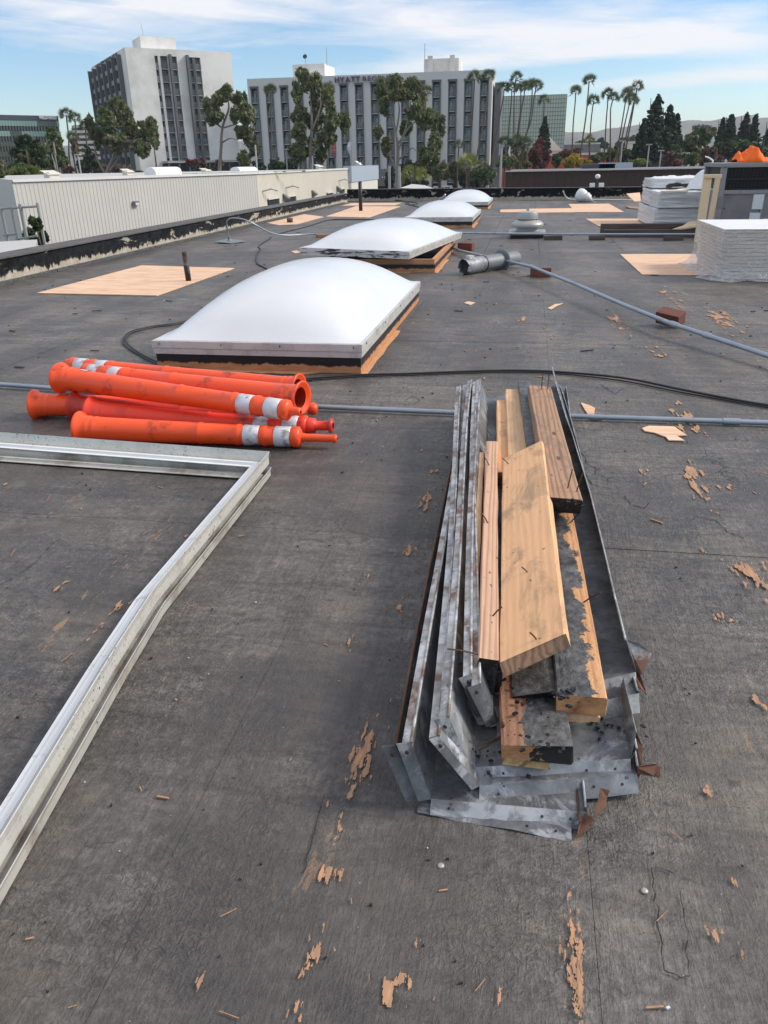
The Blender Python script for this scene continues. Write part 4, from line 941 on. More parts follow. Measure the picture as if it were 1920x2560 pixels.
# -- cream banded office behind the palms
wb = empty('office_building', PY(205, 430, 240), 'cream office block with white floor bands behind the palms', 'office building')
Yw = 240; a = PY(168, 318, Yw); b = PY(262, 313, Yw); zt_ = PY(200, 312, Yw).z; fh = PY(210, 334, Yw).z-PY(210, 347.5, Yw).z
for k in range(10):
    z = zt_-fh*k
    if z-fh < GZ: break
    inset = 1.2 if k else 2.0
    m = MB(); m.box(a.x-(0 if k else -2), Yw, z-fh*.5, b.x, Yw+14, z); m.build('floor_band', 'cream', wb)
    for j in range(9):
        x0 = a.x+.5+(b.x-a.x-1)*j/9; m = MB(); m.box(x0+.03, Yw+1.3, z-fh+.02, x0+(b.x-a.x-1)/9-.03, Yw+1.5, z-fh*.5-.02); m.build('window', 'wf_dark' if (j+k) % 3 else 'glass', wb)
m = MB(); m.box(a.x+.6, Yw+1.6, GZ, b.x-.6, Yw+13, zt_-.1); m.build('core_wall', 'greywall', wb)
# -- green glass slab
gx0 = PY(1240, 242, 290); gx1 = PY(1418, 236, 290); gz = gx1.z
gb = empty('office_building', (gx0.x, 290, GZ), 'pale green mirrored glass slab office behind the palms, right of the hotel', 'office building')
m = MB(); m.box(gx0.x, 290, GZ, gx1.x, 306, gz); m.build('glass_wall', 'green_glass', gb)
m = MB(); nx, nz = 27, 21
for i in range(nx+1): x = gx0.x+(gx1.x-gx0.x)*i/nx; m.box(x-.09, 289.86, GZ, x+.09, 289.985, gz)
for k in range(nz+1): z = GZ+(gz-GZ)*k/nz; m.box(gx0.x, 289.80, z-.10, gx1.x, 289.855, z+.10)
o = m.build('mullion_grid', 'mullion', gb, kind='stuff')
# -- low buildings right
def lowb(x0, x1, yt, yb, Yd, dep, mat, name, label, cat='building', trim=None):
    a = PY(x0, yt, Yd); b = PY(x1, yt, Yd); zb_ = GZ if yb is None else PY(x0, yb, Yd).z; zt2 = (a.z+PY(x1, yt-(x1-x0)*.02, Yd).z)/2
    r = empty(name, (a.x, Yd, GZ), label, cat); m = MB(); m.box(a.x, Yd, zb_, b.x, Yd+dep, zt2); m.build('wall', mat, r)
    m = MB(); m.box(a.x-.2, Yd-.2, zt2+.002, b.x+.2, Yd+dep, zt2+.5); m.build('roof_edge', trim or 'cream', r)
    return r, a, b, zt2
lowb(1240, 1608, 392, None, 215, 15, 'redwall', 'shop_building', 'long low red walled shop building below the palms')
lowb(1598, 1655, 378, None, 225, 10, 'redwall', 'shop_building', 'small red wall at the foot of the big conifers')
lowb(1590, 1720, 392, None, 150, 12, 'greywall', 'shed', 'low grey flat roofed building behind the carport, right')
lowb(1240, 1272, 354, 392, 255, 15, 'lavender', 'shop_building', 'lavender grey block between the hotel and the palms')
r_, a_, b_, zt_ = lowb(1368, 1402, 378, None, 235, 12, 'cream', 'gabled_hall', 'pale cream gabled hall in front of the green glass slab')
m = MB(); m.add([Vector((a_.x, 235, zt_+.5)), Vector((b_.x, 235, zt_+.5)), Vector((a_.x+(b_.x-a_.x)*.15, 235, zt_+3.4)), Vector((a_.x, 247, zt_+.5)), Vector((b_.x, 247, zt_+.5)), Vector((a_.x+(b_.x-a_.x)*.15, 247, zt_+3.4))], [(0, 1, 2), (3, 5, 4), (0, 2, 5, 3), (1, 4, 5, 2)]); m.build('roof', 'cream', r_)
lowb(1408, 1500, 362, None, 330, 20, 'greywall', 'office_building', 'distant low grey office between the green slab and the palms')
lowb(1560, 1600, 358, None, 300, 14, 'cream', 'shop_building', 'distant cream low building left of the big conifers')
# ================================================================== VEGETATION
def leaf_mesh(name, cen, rad, per, size, mat, parent, droop=0.0, flat=1.0, mats=None, elong=1.0):
    """many leaf sized faces spread through clumps: cen (n,3), rad (n,) or (n,3)"""
    cen = np.asarray(cen, float); rad = np.asarray(rad, float)
    if rad.ndim == 1: rad = np.stack([rad, rad, rad*flat], 1)
    n = len(cen)*per; idx = np.repeat(np.arange(len(cen)), per)
    u = nrs.normal(size=(n, 3)); u /= np.linalg.norm(u, axis=1)[:, None]; rr = nrs.uniform(.35, 1.05, n)**.6
    p = cen[idx] + u*rad[idx]*rr[:, None]
    a = nrs.normal(size=(n, 3)); a[:, 2] -= droop*1.5; a /= np.linalg.norm(a, axis=1)[:, None]
    b = np.cross(a, nrs.normal(size=(n, 3))); b /= np.linalg.norm(b, axis=1)[:, None]
    s = size*nrs.uniform(.55, 1.35, n)[:, None]
    v = np.empty((n, 4, 3)); v[:, 0] = p-a*s*elong*.5; v[:, 1] = p+b*s*.38; v[:, 2] = p+a*s*elong*.5; v[:, 3] = p-b*s*.38
    base = np.array(wloc(parent)) if parent is not None else np.zeros(3)
    v = (v-base).reshape(-1, 3)
    me = bpy.data.meshes.new(name); me.vertices.add(n*4); me.vertices.foreach_set('co', v.ravel())
    me.loops.add(n*4); me.loops.foreach_set('vertex_index', np.arange(n*4, dtype=np.int32))
    me.polygons.add(n); me.polygons.foreach_set('loop_start', np.arange(0, n*4, 4, dtype=np.int32)); me.polygons.foreach_set('loop_total', np.full(n, 4, dtype=np.int32))
    ml = mats or [mat]
    for m_ in ml: me.materials.append(MT[m_])
    if len(ml) > 1: me.polygons.foreach_set('material_index', nrs.randint(0, len(ml), len(cen))[idx].astype(np.int32))
    me.update(calc_edges=True)
    o = bpy.data.objects.new(name, me); COL.objects.link(o)
    if parent is not None: o.parent = parent
    return o
def sub_clumps(blobs, k, sc=.42, jit=.8):
    """break big ellipsoid blobs (x,y,z,rx,ry,rz) into k clumps each"""
    c = []; r = []
    for (x, y, z, rx, ry, rz) in blobs:
        for _ in range(k):
            u = nrs.normal(size=3); u /= np.linalg.norm(u); t = nrs.uniform(.2, 1.0)**.5*jit
            c.append((x+u[0]*rx*t, y+u[1]*ry*t, z+u[2]*rz*t)); q = nrs.uniform(.6, 1.25)*sc; r.append((rx*q, ry*q, rz*q))
    return c, r
def pxblobs(lst, Y):
    """blobs given as sight lines: (px, py, half width px, half height px)"""
    out = []
    for i, (x, y, w, h) in enumerate(lst):
        Yi = Y+((i*37) % 5-2)*.9; p = PY(x, y, Yi); s = Yi/FPX*1.02
        out.append((p.x, p.y, p.z, w*s, max(w, h)*s*.8, h*s))
    return out
def tree(name, lst, Y, base_px, label, leafmats, k=14, per=60, size=.5, sc=.42, bark='bark', limbs=True, droop=0.0, trunk_r=.35, group=None, cat='tree', leaf='crown', paths=None, elong=1.0):
    bl = pxblobs(lst, Y); b = PY(base_px, 400, Y); root = empty(name, (b.x, Y, GZ), label, cat, group)
    c, r = sub_clumps(bl, k, sc); leaf_mesh(leaf, c, r, per, size, None, root, droop, mats=leafmats, elong=elong)
    m = MB(); top = max(bl, key=lambda q: q[2]); fork = Vector((b.x, Y, GZ+(min(q[2] for q in bl)-GZ)*.6))
    if paths:
        for pth in paths:
            pts = [PY(x, y, Y) for x, y in pth]; n = len(pts); r0 = trunk_r if pth is paths[0] else trunk_r*.5
            pts = catmull(pts, 4); m.tube(pts, [r0*(1-.75*i/(len(pts)-1)) for i in range(len(pts))], 6)
    else:
        m.tube([(b.x, Y, GZ-.05), fork, (top[0], top[1], top[2])], [trunk_r, trunk_r*.75, trunk_r*.2], 7)
        if limbs:
            for q in bl[:8]: mid = fork.lerp(Vector(q[:3]), .5)+Vector((0, 0, -.2)); m.tube([fork, mid, q[:3]], [trunk_r*.5, trunk_r*.35, trunk_r*.12], 5)
    m.build('trunk', bark, root, smooth=True); return root
EU = ['euc', 'euc', 'euc2']
tree('eucalyptus_tree', [(290, 260, 22, 16), (262, 285, 24, 20), (308, 290, 28, 26), (268, 320, 34, 28), (325, 322, 26, 28), (290, 355, 38, 28), (240, 340, 20, 30), (355, 330, 22, 30), (378, 312, 13, 20), (382, 345, 12, 32), (352, 372, 28, 22), (225, 310, 9, 20)],
     112, 270, 'shaggy olive eucalyptus in front of the left hotel tower', EU, k=34, per=22, size=.46, sc=.21, droop=.6, bark='bark_lt', elong=1.5,
     paths=[[(262, 452), (272, 420), (290, 370), (288, 290)], [(265, 440), (240, 390), (236, 350)], [(280, 400), (318, 370), (340, 340)], [(272, 430), (298, 390), (310, 330)]])
tree('eucalyptus_tree', [(565, 228, 20, 15), (545, 250, 28, 18), (520, 262, 14, 20), (535, 290, 24, 22), (600, 250, 22, 26), (618, 290, 22, 34), (590, 285, 16, 24), (622, 340, 20, 28), (636, 375, 14, 18), (600, 330, 12, 16), (612, 398, 20, 20)],
     118, 555, 'slim pale trunked eucalyptus between the two hotels', EU, k=32, per=22, size=.46, sc=.21, droop=.6, bark='bark_lt', elong=1.5, trunk_r=.28,
     paths=[[(548, 436), (552, 380), (556, 320), (572, 270), (566, 235)], [(556, 356), (575, 346), (592, 350)], [(556, 320), (530, 300), (518, 280)], [(556, 320), (590, 310), (602, 300)]])
tree('eucalyptus_tree', [(755, 186, 17, 17), (790, 205, 14, 22), (772, 215, 26, 24), (742, 235, 12, 28), (795, 250, 20, 32), (822, 240, 14, 30), (750, 290, 22, 28), (790, 300, 26, 26), (830, 300, 24, 32), (860, 305, 16, 26), (745, 330, 24, 24), (815, 345, 26, 26), (768, 365, 30, 26), (740, 385, 24, 22), (805, 385, 16, 22)],
     112, 775, 'tall dense eucalyptus covering the left part of the middle hotel', EU, k=32, per=22, size=.46, sc=.21, droop=.6, bark='bark_lt', elong=1.5, trunk_r=.28, paths=[[(775, 440), (776, 380), (779, 300), (775, 220)], [(778, 330), (800, 270), (800, 230)], [(776, 370), (745, 330), (742, 290)], [(777, 390), (815, 345), (835, 310)]])
tree('eucalyptus_tree', [(985, 205, 22, 16), (1025, 215, 28, 22), (955, 225, 18, 26), (1000, 235, 34, 18), (1050, 245, 18, 28), (1040, 280, 26, 24), (960, 265, 12, 22), (1015, 320, 16, 18), (1065, 300, 22, 28), (1095, 320, 20, 34), (1085, 365, 22, 32), (1060, 390, 20, 22), (945, 330, 12, 14), (965, 365, 12, 22), (1085, 400, 14, 12)],
     104, 995, 'white trunked spreading eucalyptus right of the lettering on the middle hotel', EU, k=30, per=22, size=.45, sc=.21, droop=.6, bark='bark_lt', elong=1.5, trunk_r=.28,
     paths=[[(991, 476), (993, 430), (995, 380), (990, 330), (975, 280), (960, 240)], [(994, 385), (1008, 340), (1022, 290), (1028, 240)], [(994, 400), (1015, 385), (1030, 370), (1040, 378)], [(992, 430), (970, 380), (952, 345)], [(995, 360), (1030, 310), (1060, 300)], [(990, 330), (998, 280), (994, 230)]])
# dense green trees at far left
tree('slender_tree', [(385, 355, 8, 16), (380, 335, 9, 12)], 111, 388, 'thin leaning tree at the right edge of the shaggy eucalyptus', EU, k=10, per=28, size=.45, sc=.35, trunk_r=.14, paths=[[(392, 428), (388, 390), (380, 340)]])
tree('broadleaf_tree', [(60, 355, 22, 16), (90, 372, 26, 20), (50, 385, 26, 22), (105, 400, 18, 22), (72, 410, 34, 22), (48, 425, 26, 16), (100, 432, 24, 16)], 95, 75, 'round dense green tree in front of the dark glass office', ['leaf_md', 'leaf_dk'], k=18, per=60, size=.5, sc=.36)
tree('palm_clump', [(50, 440, 14, 8), (75, 436, 16, 8), (100, 440, 15, 7), (30, 446, 10, 6)], 70, 70, 'light green arching clump above the left end of the warehouse', ['leaf_lt', 'leaf_md'], k=14, per=45, size=.55, sc=.4, elong=2.2, cat='plant')
tree('broadleaf_tree', [(130, 335, 14, 16), (145, 365, 18, 22), (125, 370, 12, 24), (155, 400, 14, 22), (120, 410, 12, 16)], 105, 140, 'thin olive tree right of the dark glass office', ['euc', 'leaf_md'], k=14, per=50, size=.5, sc=.36, bark='bark_lt')
tree('broadleaf_tree', [(-5, 420, 16, 24), (2, 455, 14, 22), (-10, 480, 20, 30), (5, 510, 14, 22), (-5, 545, 16, 16)], 45, -5, 'green and rust leaved tree at the left picture edge', ['leaf_md', 'euc2', 'leaf_md'], k=16, per=60, size=.28, sc=.36)
tree('broadleaf_tree', [(225, 395, 20, 26), (210, 420, 16, 20), (245, 415, 16, 20)], 125, 225, 'dark green tree left of the shaggy eucalyptus trunk', ['leaf_dk', 'leaf_con'], k=14, per=50, size=.5)
tree('bare_tree', [(260, 425, 22, 10), (290, 425, 24, 10), (320, 428, 16, 8)], 120, 280, 'bare brown twiggy trees at the foot of the left tower', ['leaf_brn'], k=14, per=40, size=.35, sc=.3, elong=2.5)
tree('bare_tree', [(170, 425, 14, 8), (158, 430, 10, 6)], 118, 168, 'small reddish bare tree above the warehouse roof at left', ['leaf_brn', 'leaf_red'], k=12, per=40, size=.35, sc=.3, elong=2)
tree('bare_tree', [(480, 408, 16, 10), (505, 408, 14, 10), (545, 410, 12, 9)], 150, 490, 'reddish bare trees by the left hotel entrance', ['leaf_brn', 'leaf_red'], k=10, per=40, size=.5, sc=.3, elong=2)
tree('shrub', [(345, 432, 14, 5), (370, 434, 12, 4)], 110, 350, 'low green shrub at the foot of the left tower', ['leaf_lt', 'leaf_md'], k=10, per=40, size=.4, cat='shrub')
bushp = tree('potted_bush', [(88, 560, 14, 16), (70, 585, 16, 16), (95, 600, 22, 14), (110, 590, 10, 14), (75, 610, 18, 10)], 15.5, 85, 'small leafy tree against the warehouse end beside the fence', ['leaf_md', 'leaf_dk'], k=14, per=50, size=.10, sc=.36, trunk_r=.05, cat='tree')
# hedge and shrubs before the middle hotel: many crowns one can tell apart
HS = [(640, 418, 26, 14, 'dark hedge right of the slim eucalyptus', 'leaf_dk'), (690, 412, 20, 16, 'cycad like shrub at the left foot of the middle hotel', 'leaf_con'), (720, 415, 22, 14, 'dark shrub under the tall dense eucalyptus', 'leaf_dk'),
      (1020, 415, 24, 16, 'dark hedge right of the white eucalyptus trunk', 'leaf_dk'), (1060, 418, 26, 18, 'dark hedge in the middle below the right eucalyptus', 'leaf_dk'), (1100, 425, 26, 22, 'brownish leafed tree behind the white van', 'euc2'),
      (1140, 425, 22, 20, 'brown green shrub behind the van rear', 'euc2'), (1205, 432, 30, 26, 'round olive tree at the right foot of the middle hotel', 'euc'), (975, 440, 12, 22, 'dark shrub left of the white eucalyptus trunk', 'leaf_dk'),
      (1040, 455, 30, 12, 'dark underplanting behind the white canopy', 'leaf_dk'), (1175, 450, 26, 16, 'dark low hedge behind the parked silver car', 'leaf_dk')]
for x, y, w, h, lb, mt_ in HS:
    tree('hedge_shrub', [(x, y, w, h), (x-w*.4, y+h*.4, w*.6, h*.7), (x+w*.4, y+h*.4, w*.6, h*.7)], 148+(x % 7), x, lb, [mt_, mt_, 'leaf_md'] if mt_ != 'leaf_dk' else ['leaf_dk', 'leaf_con'], k=16, per=45, size=.6, sc=.36, cat='shrub')
# right side planting
RS = [([(1340, 385, 14, 26), (1350, 365, 12, 16), (1360, 395, 16, 18), (1335, 405, 18, 14), (1356, 408, 18, 12)], 165, 'maroon leaved tree in front of the lone conifer', ['leaf_red'], .55),
      ([(1415, 385, 20, 10), (1440, 378, 16, 8)], 190, 'thin red leaved tree in front of the red shop wall', ['leaf_red', 'leaf_brn'], .5),
      ([(1392, 400, 12, 14)], 160, 'dark olive shrub left of the yellow trees', ['euc', 'leaf_dk'], .5),
      ([(1428, 402, 12, 13), (1438, 395, 8, 9), (1420, 408, 14, 8)], 150, 'bright yellow tree, left one of the pair over the carport', ['leaf_yel'], .5),
      ([(1465, 407, 16, 8), (1448, 408, 10, 8)], 150, 'bright yellow tree, right lower one of the pair over the carport', ['leaf_yel'], .5),
      ([(1485, 398, 20, 9), (1500, 392, 14, 8)], 165, 'green hedge right of the yellow trees', ['leaf_md', 'euc'], .5),
      ([(1535, 378, 14, 14), (1550, 372, 14, 16), (1525, 392, 12, 12)], 170, 'leafy green tree under the tall palm group', ['leaf_md', 'euc'], .5),
      ([(1560, 395, 12, 16), (1568, 380, 8, 10)], 160, 'dark green bush left of the big conifers', ['leaf_dk'], .5),
      ([(1590, 408, 26, 8), (1612, 410, 14, 6)], 125, 'low yellow green bushes just above the carport roof', ['leaf_lt', 'leaf_md'], .4),
      ([(1675, 395, 18, 14), (1688, 405, 16, 10), (1665, 408, 14, 7)], 140, 'maroon tree right of the grey flat roofed building', ['leaf_red', 'leaf_brn'], .5),
      ([(1735, 360, 24, 22), (1755, 345, 18, 18), (1715, 372, 18, 18), (1745, 388, 26, 18), (1725, 345, 14, 12)], 165, 'big round dark green tree in the gap between the conifers', ['leaf_dk', 'leaf_md'], .6),
      ([(1685, 375, 16, 10), (1700, 385, 14, 10)], 150, 'mid green shrub at the foot of the big conifers', ['leaf_md'], .5),
      ([(1728, 400, 16, 14)], 135, 'light green round bush beside the brownish bare tree', ['leaf_md', 'leaf_lt'], .4),
      ([(1775, 385, 16, 18), (1770, 400, 22, 12), (1790, 402, 14, 10)], 130, 'brownish red tree behind the air conditioning unit', ['leaf_brn', 'leaf_red'], .45),
      ([(1810, 365, 26, 15), (1850, 362, 26, 14), (1880, 372, 20, 14), (1800, 385, 20, 14), (1840, 385, 24, 14)], 155, 'wide dark green clipped tree behind the orange cloth', ['leaf_dk', 'leaf_md'], .55),
      ([(1900, 385, 20, 12), (1925, 380, 18, 16)], 140, 'olive shrub at the right picture edge', ['euc', 'leaf_red'], .45),
      ([(1752, 325, 20, 12), (1775, 330, 14, 12), (1768, 345, 10, 12)], 230, 'distant grey green eucalyptus between the conifer groups', ['euc2'], .9),
      ([(1450, 360, 14, 6), (1480, 358, 10, 5)], 420, 'distant dark tree clump left of the short palm', ['leaf_con'], 1.2),
      ([(1500, 357, 8, 10), (1512, 364, 8, 6)], 400, 'distant dark cypress clump between the palm groups', ['leaf_con'], 1.2),
      ([(1560, 352, 12, 8), (1580, 350, 12, 8)], 380, 'distant brown green trees at the foot of the right palm group', ['euc2', 'leaf_con'], 1.2),
      ([(1915, 402, 8, 12)], 60, 'yellow green shrub at the right edge behind the unit', ['leaf_lt'], .2),
      ([(1275, 400, 16, 18), (1255, 405, 12, 14)], 150, 'brown green shrubs below the palm row at the hotel corner', ['euc2', 'euc'], .5),
      ([(1295, 412, 8, 7)], 130, 'small yellow green bush at the left end of the carport roof', ['leaf_lt'], .35),
      ([(1318, 412, 12, 6)], 135, 'small green bush beside the maroon tree', ['leaf_md'], .35)]
for lst, Y, lb, mts, sz in RS:
    tree('tree' if Y > 200 else 'garden_tree', lst, Y, lst[0][0], lb, mts, k=16, per=48, size=sz, sc=.38)
# conifers: tiered, ragged
def conifer(px, ytop, ybot, halfw, Y, label, group=None, seed=1, name='conifer_tree'):
    b = PY(px, ybot, Y); t_ = PY(px, ytop, Y); s = Y/FPX; r = np.random.RandomState(seed); root = empty(name, (b.x, Y, GZ), label, 'tree', group)
    H = t_.z-b.z; W = halfw*s; c = []; rd = []
    nt_ = int(26+H*1.6)
    for i in range(nt_):
        f = (i+.5)/nt_; w = W*(1-f)**.75*(.75+.35*r.rand()); a0 = r.rand()*6.28
        nb = max(2, int(6*(1-f)+2))
        for j in range(nb):
            a = a0+j*6.28/nb+r.uniform(-.4, .4); L = w*r.uniform(.55, 1.1)
            for q in (.45, .95): c.append((b.x+math.cos(a)*L*q, Y+math.sin(a)*L*q, b.z+H*f-L*.12*q+r.uniform(-.2, .2))); rd.append((max(.22, W*.12*(1.1-f*.6)),)*2+(max(.14, H*.018),))
    leaf_mesh('crown', c, rd, 16, .5*Y/150, None, root, .2, mats=['leaf_con', 'leaf_con', 'leaf_dk'])
    m = MB(); m.tube([(b.x, Y, GZ), (t_.x, Y, t_.z-.3)], [.4, .05], 6); m.build('trunk', 'bark', root); return root
conifer(1358, 295, 382, 19, 170, 'lone dark conifer in front of the green glass slab', seed=1)
conifer(1628, 240, 402, 52, 150, 'largest dark conifer, tall pointed one right of the palms', seed=2)
conifer(1660, 264, 402, 40, 152, 'dark conifer with blunt top just right of the tallest one', seed=3)
conifer(1680, 285, 402, 26, 156, 'shorter dark conifer on the right flank of the big conifer group', seed=4)
conifer(1600, 300, 402, 26, 148, 'dark conifer on the left flank of the big conifer group', seed=14)
conifer(1817, 288, 375, 26, 185, 'dark conifer, leftmost of the group behind the air conditioning unit', seed=5)
conifer(1855, 286, 372, 24, 188, 'dark conifer in the middle of the group above the orange cloth', seed=6)
conifer(1877, 290, 372, 18, 184, 'slim dark conifer right of the middle of the right hand group', seed=7)
conifer(1798, 298, 372, 14, 190, 'narrow dark conifer at the left end of the right hand group', seed=8)
conifer(1918, 300, 385, 18, 180, 'dark conifer cut by the right picture edge', seed=9)
# palms
def palm(cx_, cy_, path, Y, label, group, size=1.0, skirt=False, mat='leaf_palm', tr=.15, seed=0):
    r = random.Random(seed+int(cx_)); c = PY(cx_, cy_, Y); pts = [PY(x, y, Y) for x, y in path]; b = pts[-1]; b = Vector((b.x+(b.x-pts[0].x)*.05, Y, GZ))
    root = empty('palm_tree', b, label, 'palm tree', group)
    ctrl = [c]+pts[:]+[b]; cc = catmull(ctrl, 4); m = MB(); n = len(cc)
    m.tube(cc, [tr*(.75+.5*(i/(n-1))**2) for i in range(n)], 6); m.build('trunk', 'palmtrunk', root, smooth=True)
    m = MB(); nf = 26; Rr = 1.45*size
    for i in range(nf):
        a = i*2.4+r.uniform(-.3, .3); el_ = math.asin(1-1.40*(i+.5)/nf) ; d = Vector((math.cos(a)*math.cos(el_), math.sin(a)*math.cos(el_), math.sin(el_)))
        side = d.cross(Vector((0, 0, 1))).normalized(); upv = side.cross(d); tw = r.uniform(-1.2, 1.2); side = side*math.cos(tw)+upv*math.sin(tw); L = Rr*r.uniform(.75, 1.1); st = c+d*L*.38
        k = 7
        for j in range(k):            # fan of narrow blades
            ang = (j-(k-1)/2)*.30; bd = (d*math.cos(ang)+side*math.sin(ang)).normalized(); tip = st+bd*L*.62+Vector((0, 0, -.02*L*abs(ang))); w_ = (side*math.cos(ang)-d*math.sin(ang))*L*.042
            m.add([st, st+bd*L*.30+w_, tip, st+bd*L*.30-w_], [(0, 1, 2, 3)])
        m.add([c, st+side*.02, st-side*.02], [(0, 1, 2)])
    m.build('crown', mat, root)
    if skirt:
        m = MB()
        for i in range(90):
            a = r.uniform(0, 6.28); z = r.uniform(.1, 2.4)*size; o_ = Vector((math.cos(a), math.sin(a), 0)); w_ = o_.cross(Vector((0, 0, 1)))*.12; p = c+Vector((0, 0, -z+.3))
            m.add([p+o_*.1, p+o_*.7*size+Vector((0, 0, -.5))+w_, p+o_*.55*size+Vector((0, 0, -1.2)), p+o_*.7*size+Vector((0, 0, -.5))-w_], [(0, 1, 2, 3)])
        m.build('skirt', 'leaf_skirt', root)
    return root
G1, G2, G3, G4 = 'palms in front of the left tower', 'palms by the hotel corner', 'palms before the green glass slab', 'palms against the open sky'
palm(166, 288, [(168, 310), (172, 345), (174, 400)], 135, 'tallest fan palm in front of the cream banded office', G1, 1.05)
palm(187, 297, [(189, 320), (193, 370), (200, 430)], 130, 'fan palm with drooping crown, second of three by the cream office', G1, .95)
palm(213, 315, [(215, 340), (218, 380), (222, 430)], 132, 'shorter fan palm at the right end of the cream office', G1, .95)
palm(183, 345, [(182, 370), (185, 400), (192, 440)], 125, 'low fan palm below the other palms by the cream office', G1, .9, True)
palm(676, 226, [(677, 255), (678, 320), (679, 390)], 150, 'slim fan palm against the second window column of the middle hotel', G2, 1.0)
palm(819, 225, [(819, 260), (818, 330), (818, 400)], 150, 'fan palm half hidden behind the tall dense eucalyptus', G2, 1.1)
palm(1064, 232, [(1064, 260), (1062, 330), (1060, 400)], 150, 'fan palm peeping over the white trunked eucalyptus', G2, 1.1)
palm(1186, 197, [(1185, 225), (1181, 300), (1174, 398)], 150, 'fan palm before the second last window column of the middle hotel', G2, 1.15)
palm(1221, 192, [(1220, 215), (1212, 290), (1190, 405)], 150, 'fan palm at the top right corner of the middle hotel', G2, 1.15)
palm(1147, 365, [(1146, 385), (1144, 410), (1143, 440)], 150, 'short fan palm low in front of the middle hotel', G2, 1.0)
palm(818+142+20, 455, [(980, 470), (981, 480), (982, 490)], 140, 'tiny palm by the white eucalyptus trunk', G2, .7) if False else None
palm(1260, 221, [(1258, 245), (1246, 310), (1228, 405)], 160, 'leaning fan palm nearest to the hotel corner', G3, 1.15)
palm(1279, 222, [(1279, 245), (1274, 300), (1268, 385)], 165, 'fan palm, second from the hotel corner before the green slab', G3, 1.1)
palm(1290, 196, [(1286, 225), (1285, 300), (1284, 390)], 160, 'tallest fan palm before the green slab', G3, 1.1)
palm(1302, 221, [(1302, 250), (1300, 290), (1292, 350)], 168, 'fan palm tucked behind the tallest one before the green slab', G3, 1.1)
palm(1312, 219, [(1310, 240), (1300, 300), (1292, 390)], 162, 'fan palm in the middle of the row before the green slab', G3, 1.1)
palm(1330, 213, [(1330, 240), (1324, 300), (1308, 380)], 165, 'fan palm, left of the touching pair before the green slab', G3, 1.1)
palm(1341, 216, [(1335, 245), (1328, 300), (1311, 350), (1303, 405)], 158, 'fan palm, right of the touching pair before the green slab', G3, 1.2)
palm(1360, 252, [(1360, 270), (1358, 300), (1357, 330)], 172, 'short fan palm rising behind the lone conifer', G3, 1.0)
palm(1439, 232, [(1438, 255), (1433, 310), (1430, 380)], 170, 'fan palm just right of the green slab against the sky', G4, 1.1)
palm(1473, 203, [(1471, 225), (1465, 290), (1451, 390)], 160, 'tall leaning fan palm, highest left of the sky group', G4, 1.1)
palm(1484, 252, [(1481, 275), (1477, 310), (1473, 390)], 170, 'short fan palm right of the tall leaning one', G4, 1.1)
palm(1472, 352, [(1473, 370), (1474, 385), (1474, 395)], 165, 'low yellow green palm under the short fan palm', G4, 1.0, mat='leaf_palm2')
palm(1520, 235, [(1519, 260), (1515, 310), (1511, 385)], 170, 'fan palm, left of the crossing pair against the hills', G4, 1.15)
palm(1534, 246, [(1527, 270), (1526, 310), (1525, 385)], 165, 'fan palm, right of the crossing pair against the hills', G4, 1.1)
palm(1566, 238, [(1562, 265), (1553, 320), (1543, 380)], 165, 'fan palm, leftmost of the four left of the big conifers', G4, 1.1)
palm(1577, 246, [(1570, 275), (1560, 320), (1548, 385)], 168, 'fan palm, second of the four left of the big conifers', G4, 1.1)
palm(1584, 256, [(1578, 285), (1570, 320), (1557, 385)], 170, 'fan palm, lowest of the four left of the big conifers', G4, 1.0)
palm(1593, 219, [(1588, 245), (1580, 290), (1564, 380)], 160, 'tallest fan palm beside the big conifers', G4, 1.15)
palm(1003+24, 440, [(1027, 452), (1028, 462), (1028, 470)], 120, 'feathery yellow green palm behind the white canopy', G2, 1.3, mat='leaf_palm2')
palm(1052, 440, [(1050, 455), (1049, 462), (1049, 470)], 122, 'yellow green palm beside the dark lamp post', G2, 1.2, mat='leaf_palm2')
palm(1168, 410, [(1167, 430), (1166, 450), (1166, 465)], 125, 'yellow green feather palm left of the round olive tree', G2, 1.4, mat='leaf_palm2')
for x, y in ((1262, 358), (1290, 355), (1312, 360)):
    palm(x, y, [(x, y+10), (x, y+25), (x, y+45)], 155, {1262: 'low shaggy palm, left of three under the palm row', 1290: 'low shaggy palm, middle of three under the palm row', 1312: 'low shaggy palm, right of three under the palm row'}[x], G3, 1.2, True)

# ------------------------------------------------------------------ lamp posts, flags
def lamppost(px, yt, yb, Y, label, mat='pole', head=True, r=.09, grp='lamp posts in the car parks'):
    a = PY(px, yt, Y); root = empty('lamp_post', (a.x, Y, GZ), label, 'lamp post', grp); m = MB(); m.tube([(a.x, Y, GZ), (a.x, Y, a.z)], r, 8); m.build('post', mat, root)
    if head: m = MB(); k_ = Y/150; m.box(a.x-.5*k_, Y-.2, a.z, a.x+.5*k_, Y+.2, a.z+.2*k_); m.build('lamp_head', mat, root)
lamppost(638, 362, 440, 60, 'plain pale pole rising above the warehouse left of the flags', head=False, r=.06)
lamppost(715, 375, 440, 110, 'pale lamp post under the tall dense eucalyptus')
lamppost(195, 388, 440, 75, 'white lamp post above the left part of the warehouse roof', r=.07)
lamppost(138, 388, 440, 100, 'thin pole left of the white lamp post', head=False, r=.06)
lamppost(973, 415, 480, 45, 'left of two plain pale poles by the white eucalyptus trunk', head=False, r=.07)
lamppost(998, 415, 480, 45, 'right of two plain pale poles by the white eucalyptus trunk', head=False, r=.07)
lamppost(1037, 410, 470, 110, 'slim black lamp post between the yellow green palms', 'pole_dk', head=True, r=.08)
lamppost(1254, 365, 470, 85, 'tall grey lamp post at the left end of the carport', r=.11)
lamppost(1556, 354, 420, 110, 'pale lamp post in front of the dark bush behind the carport')
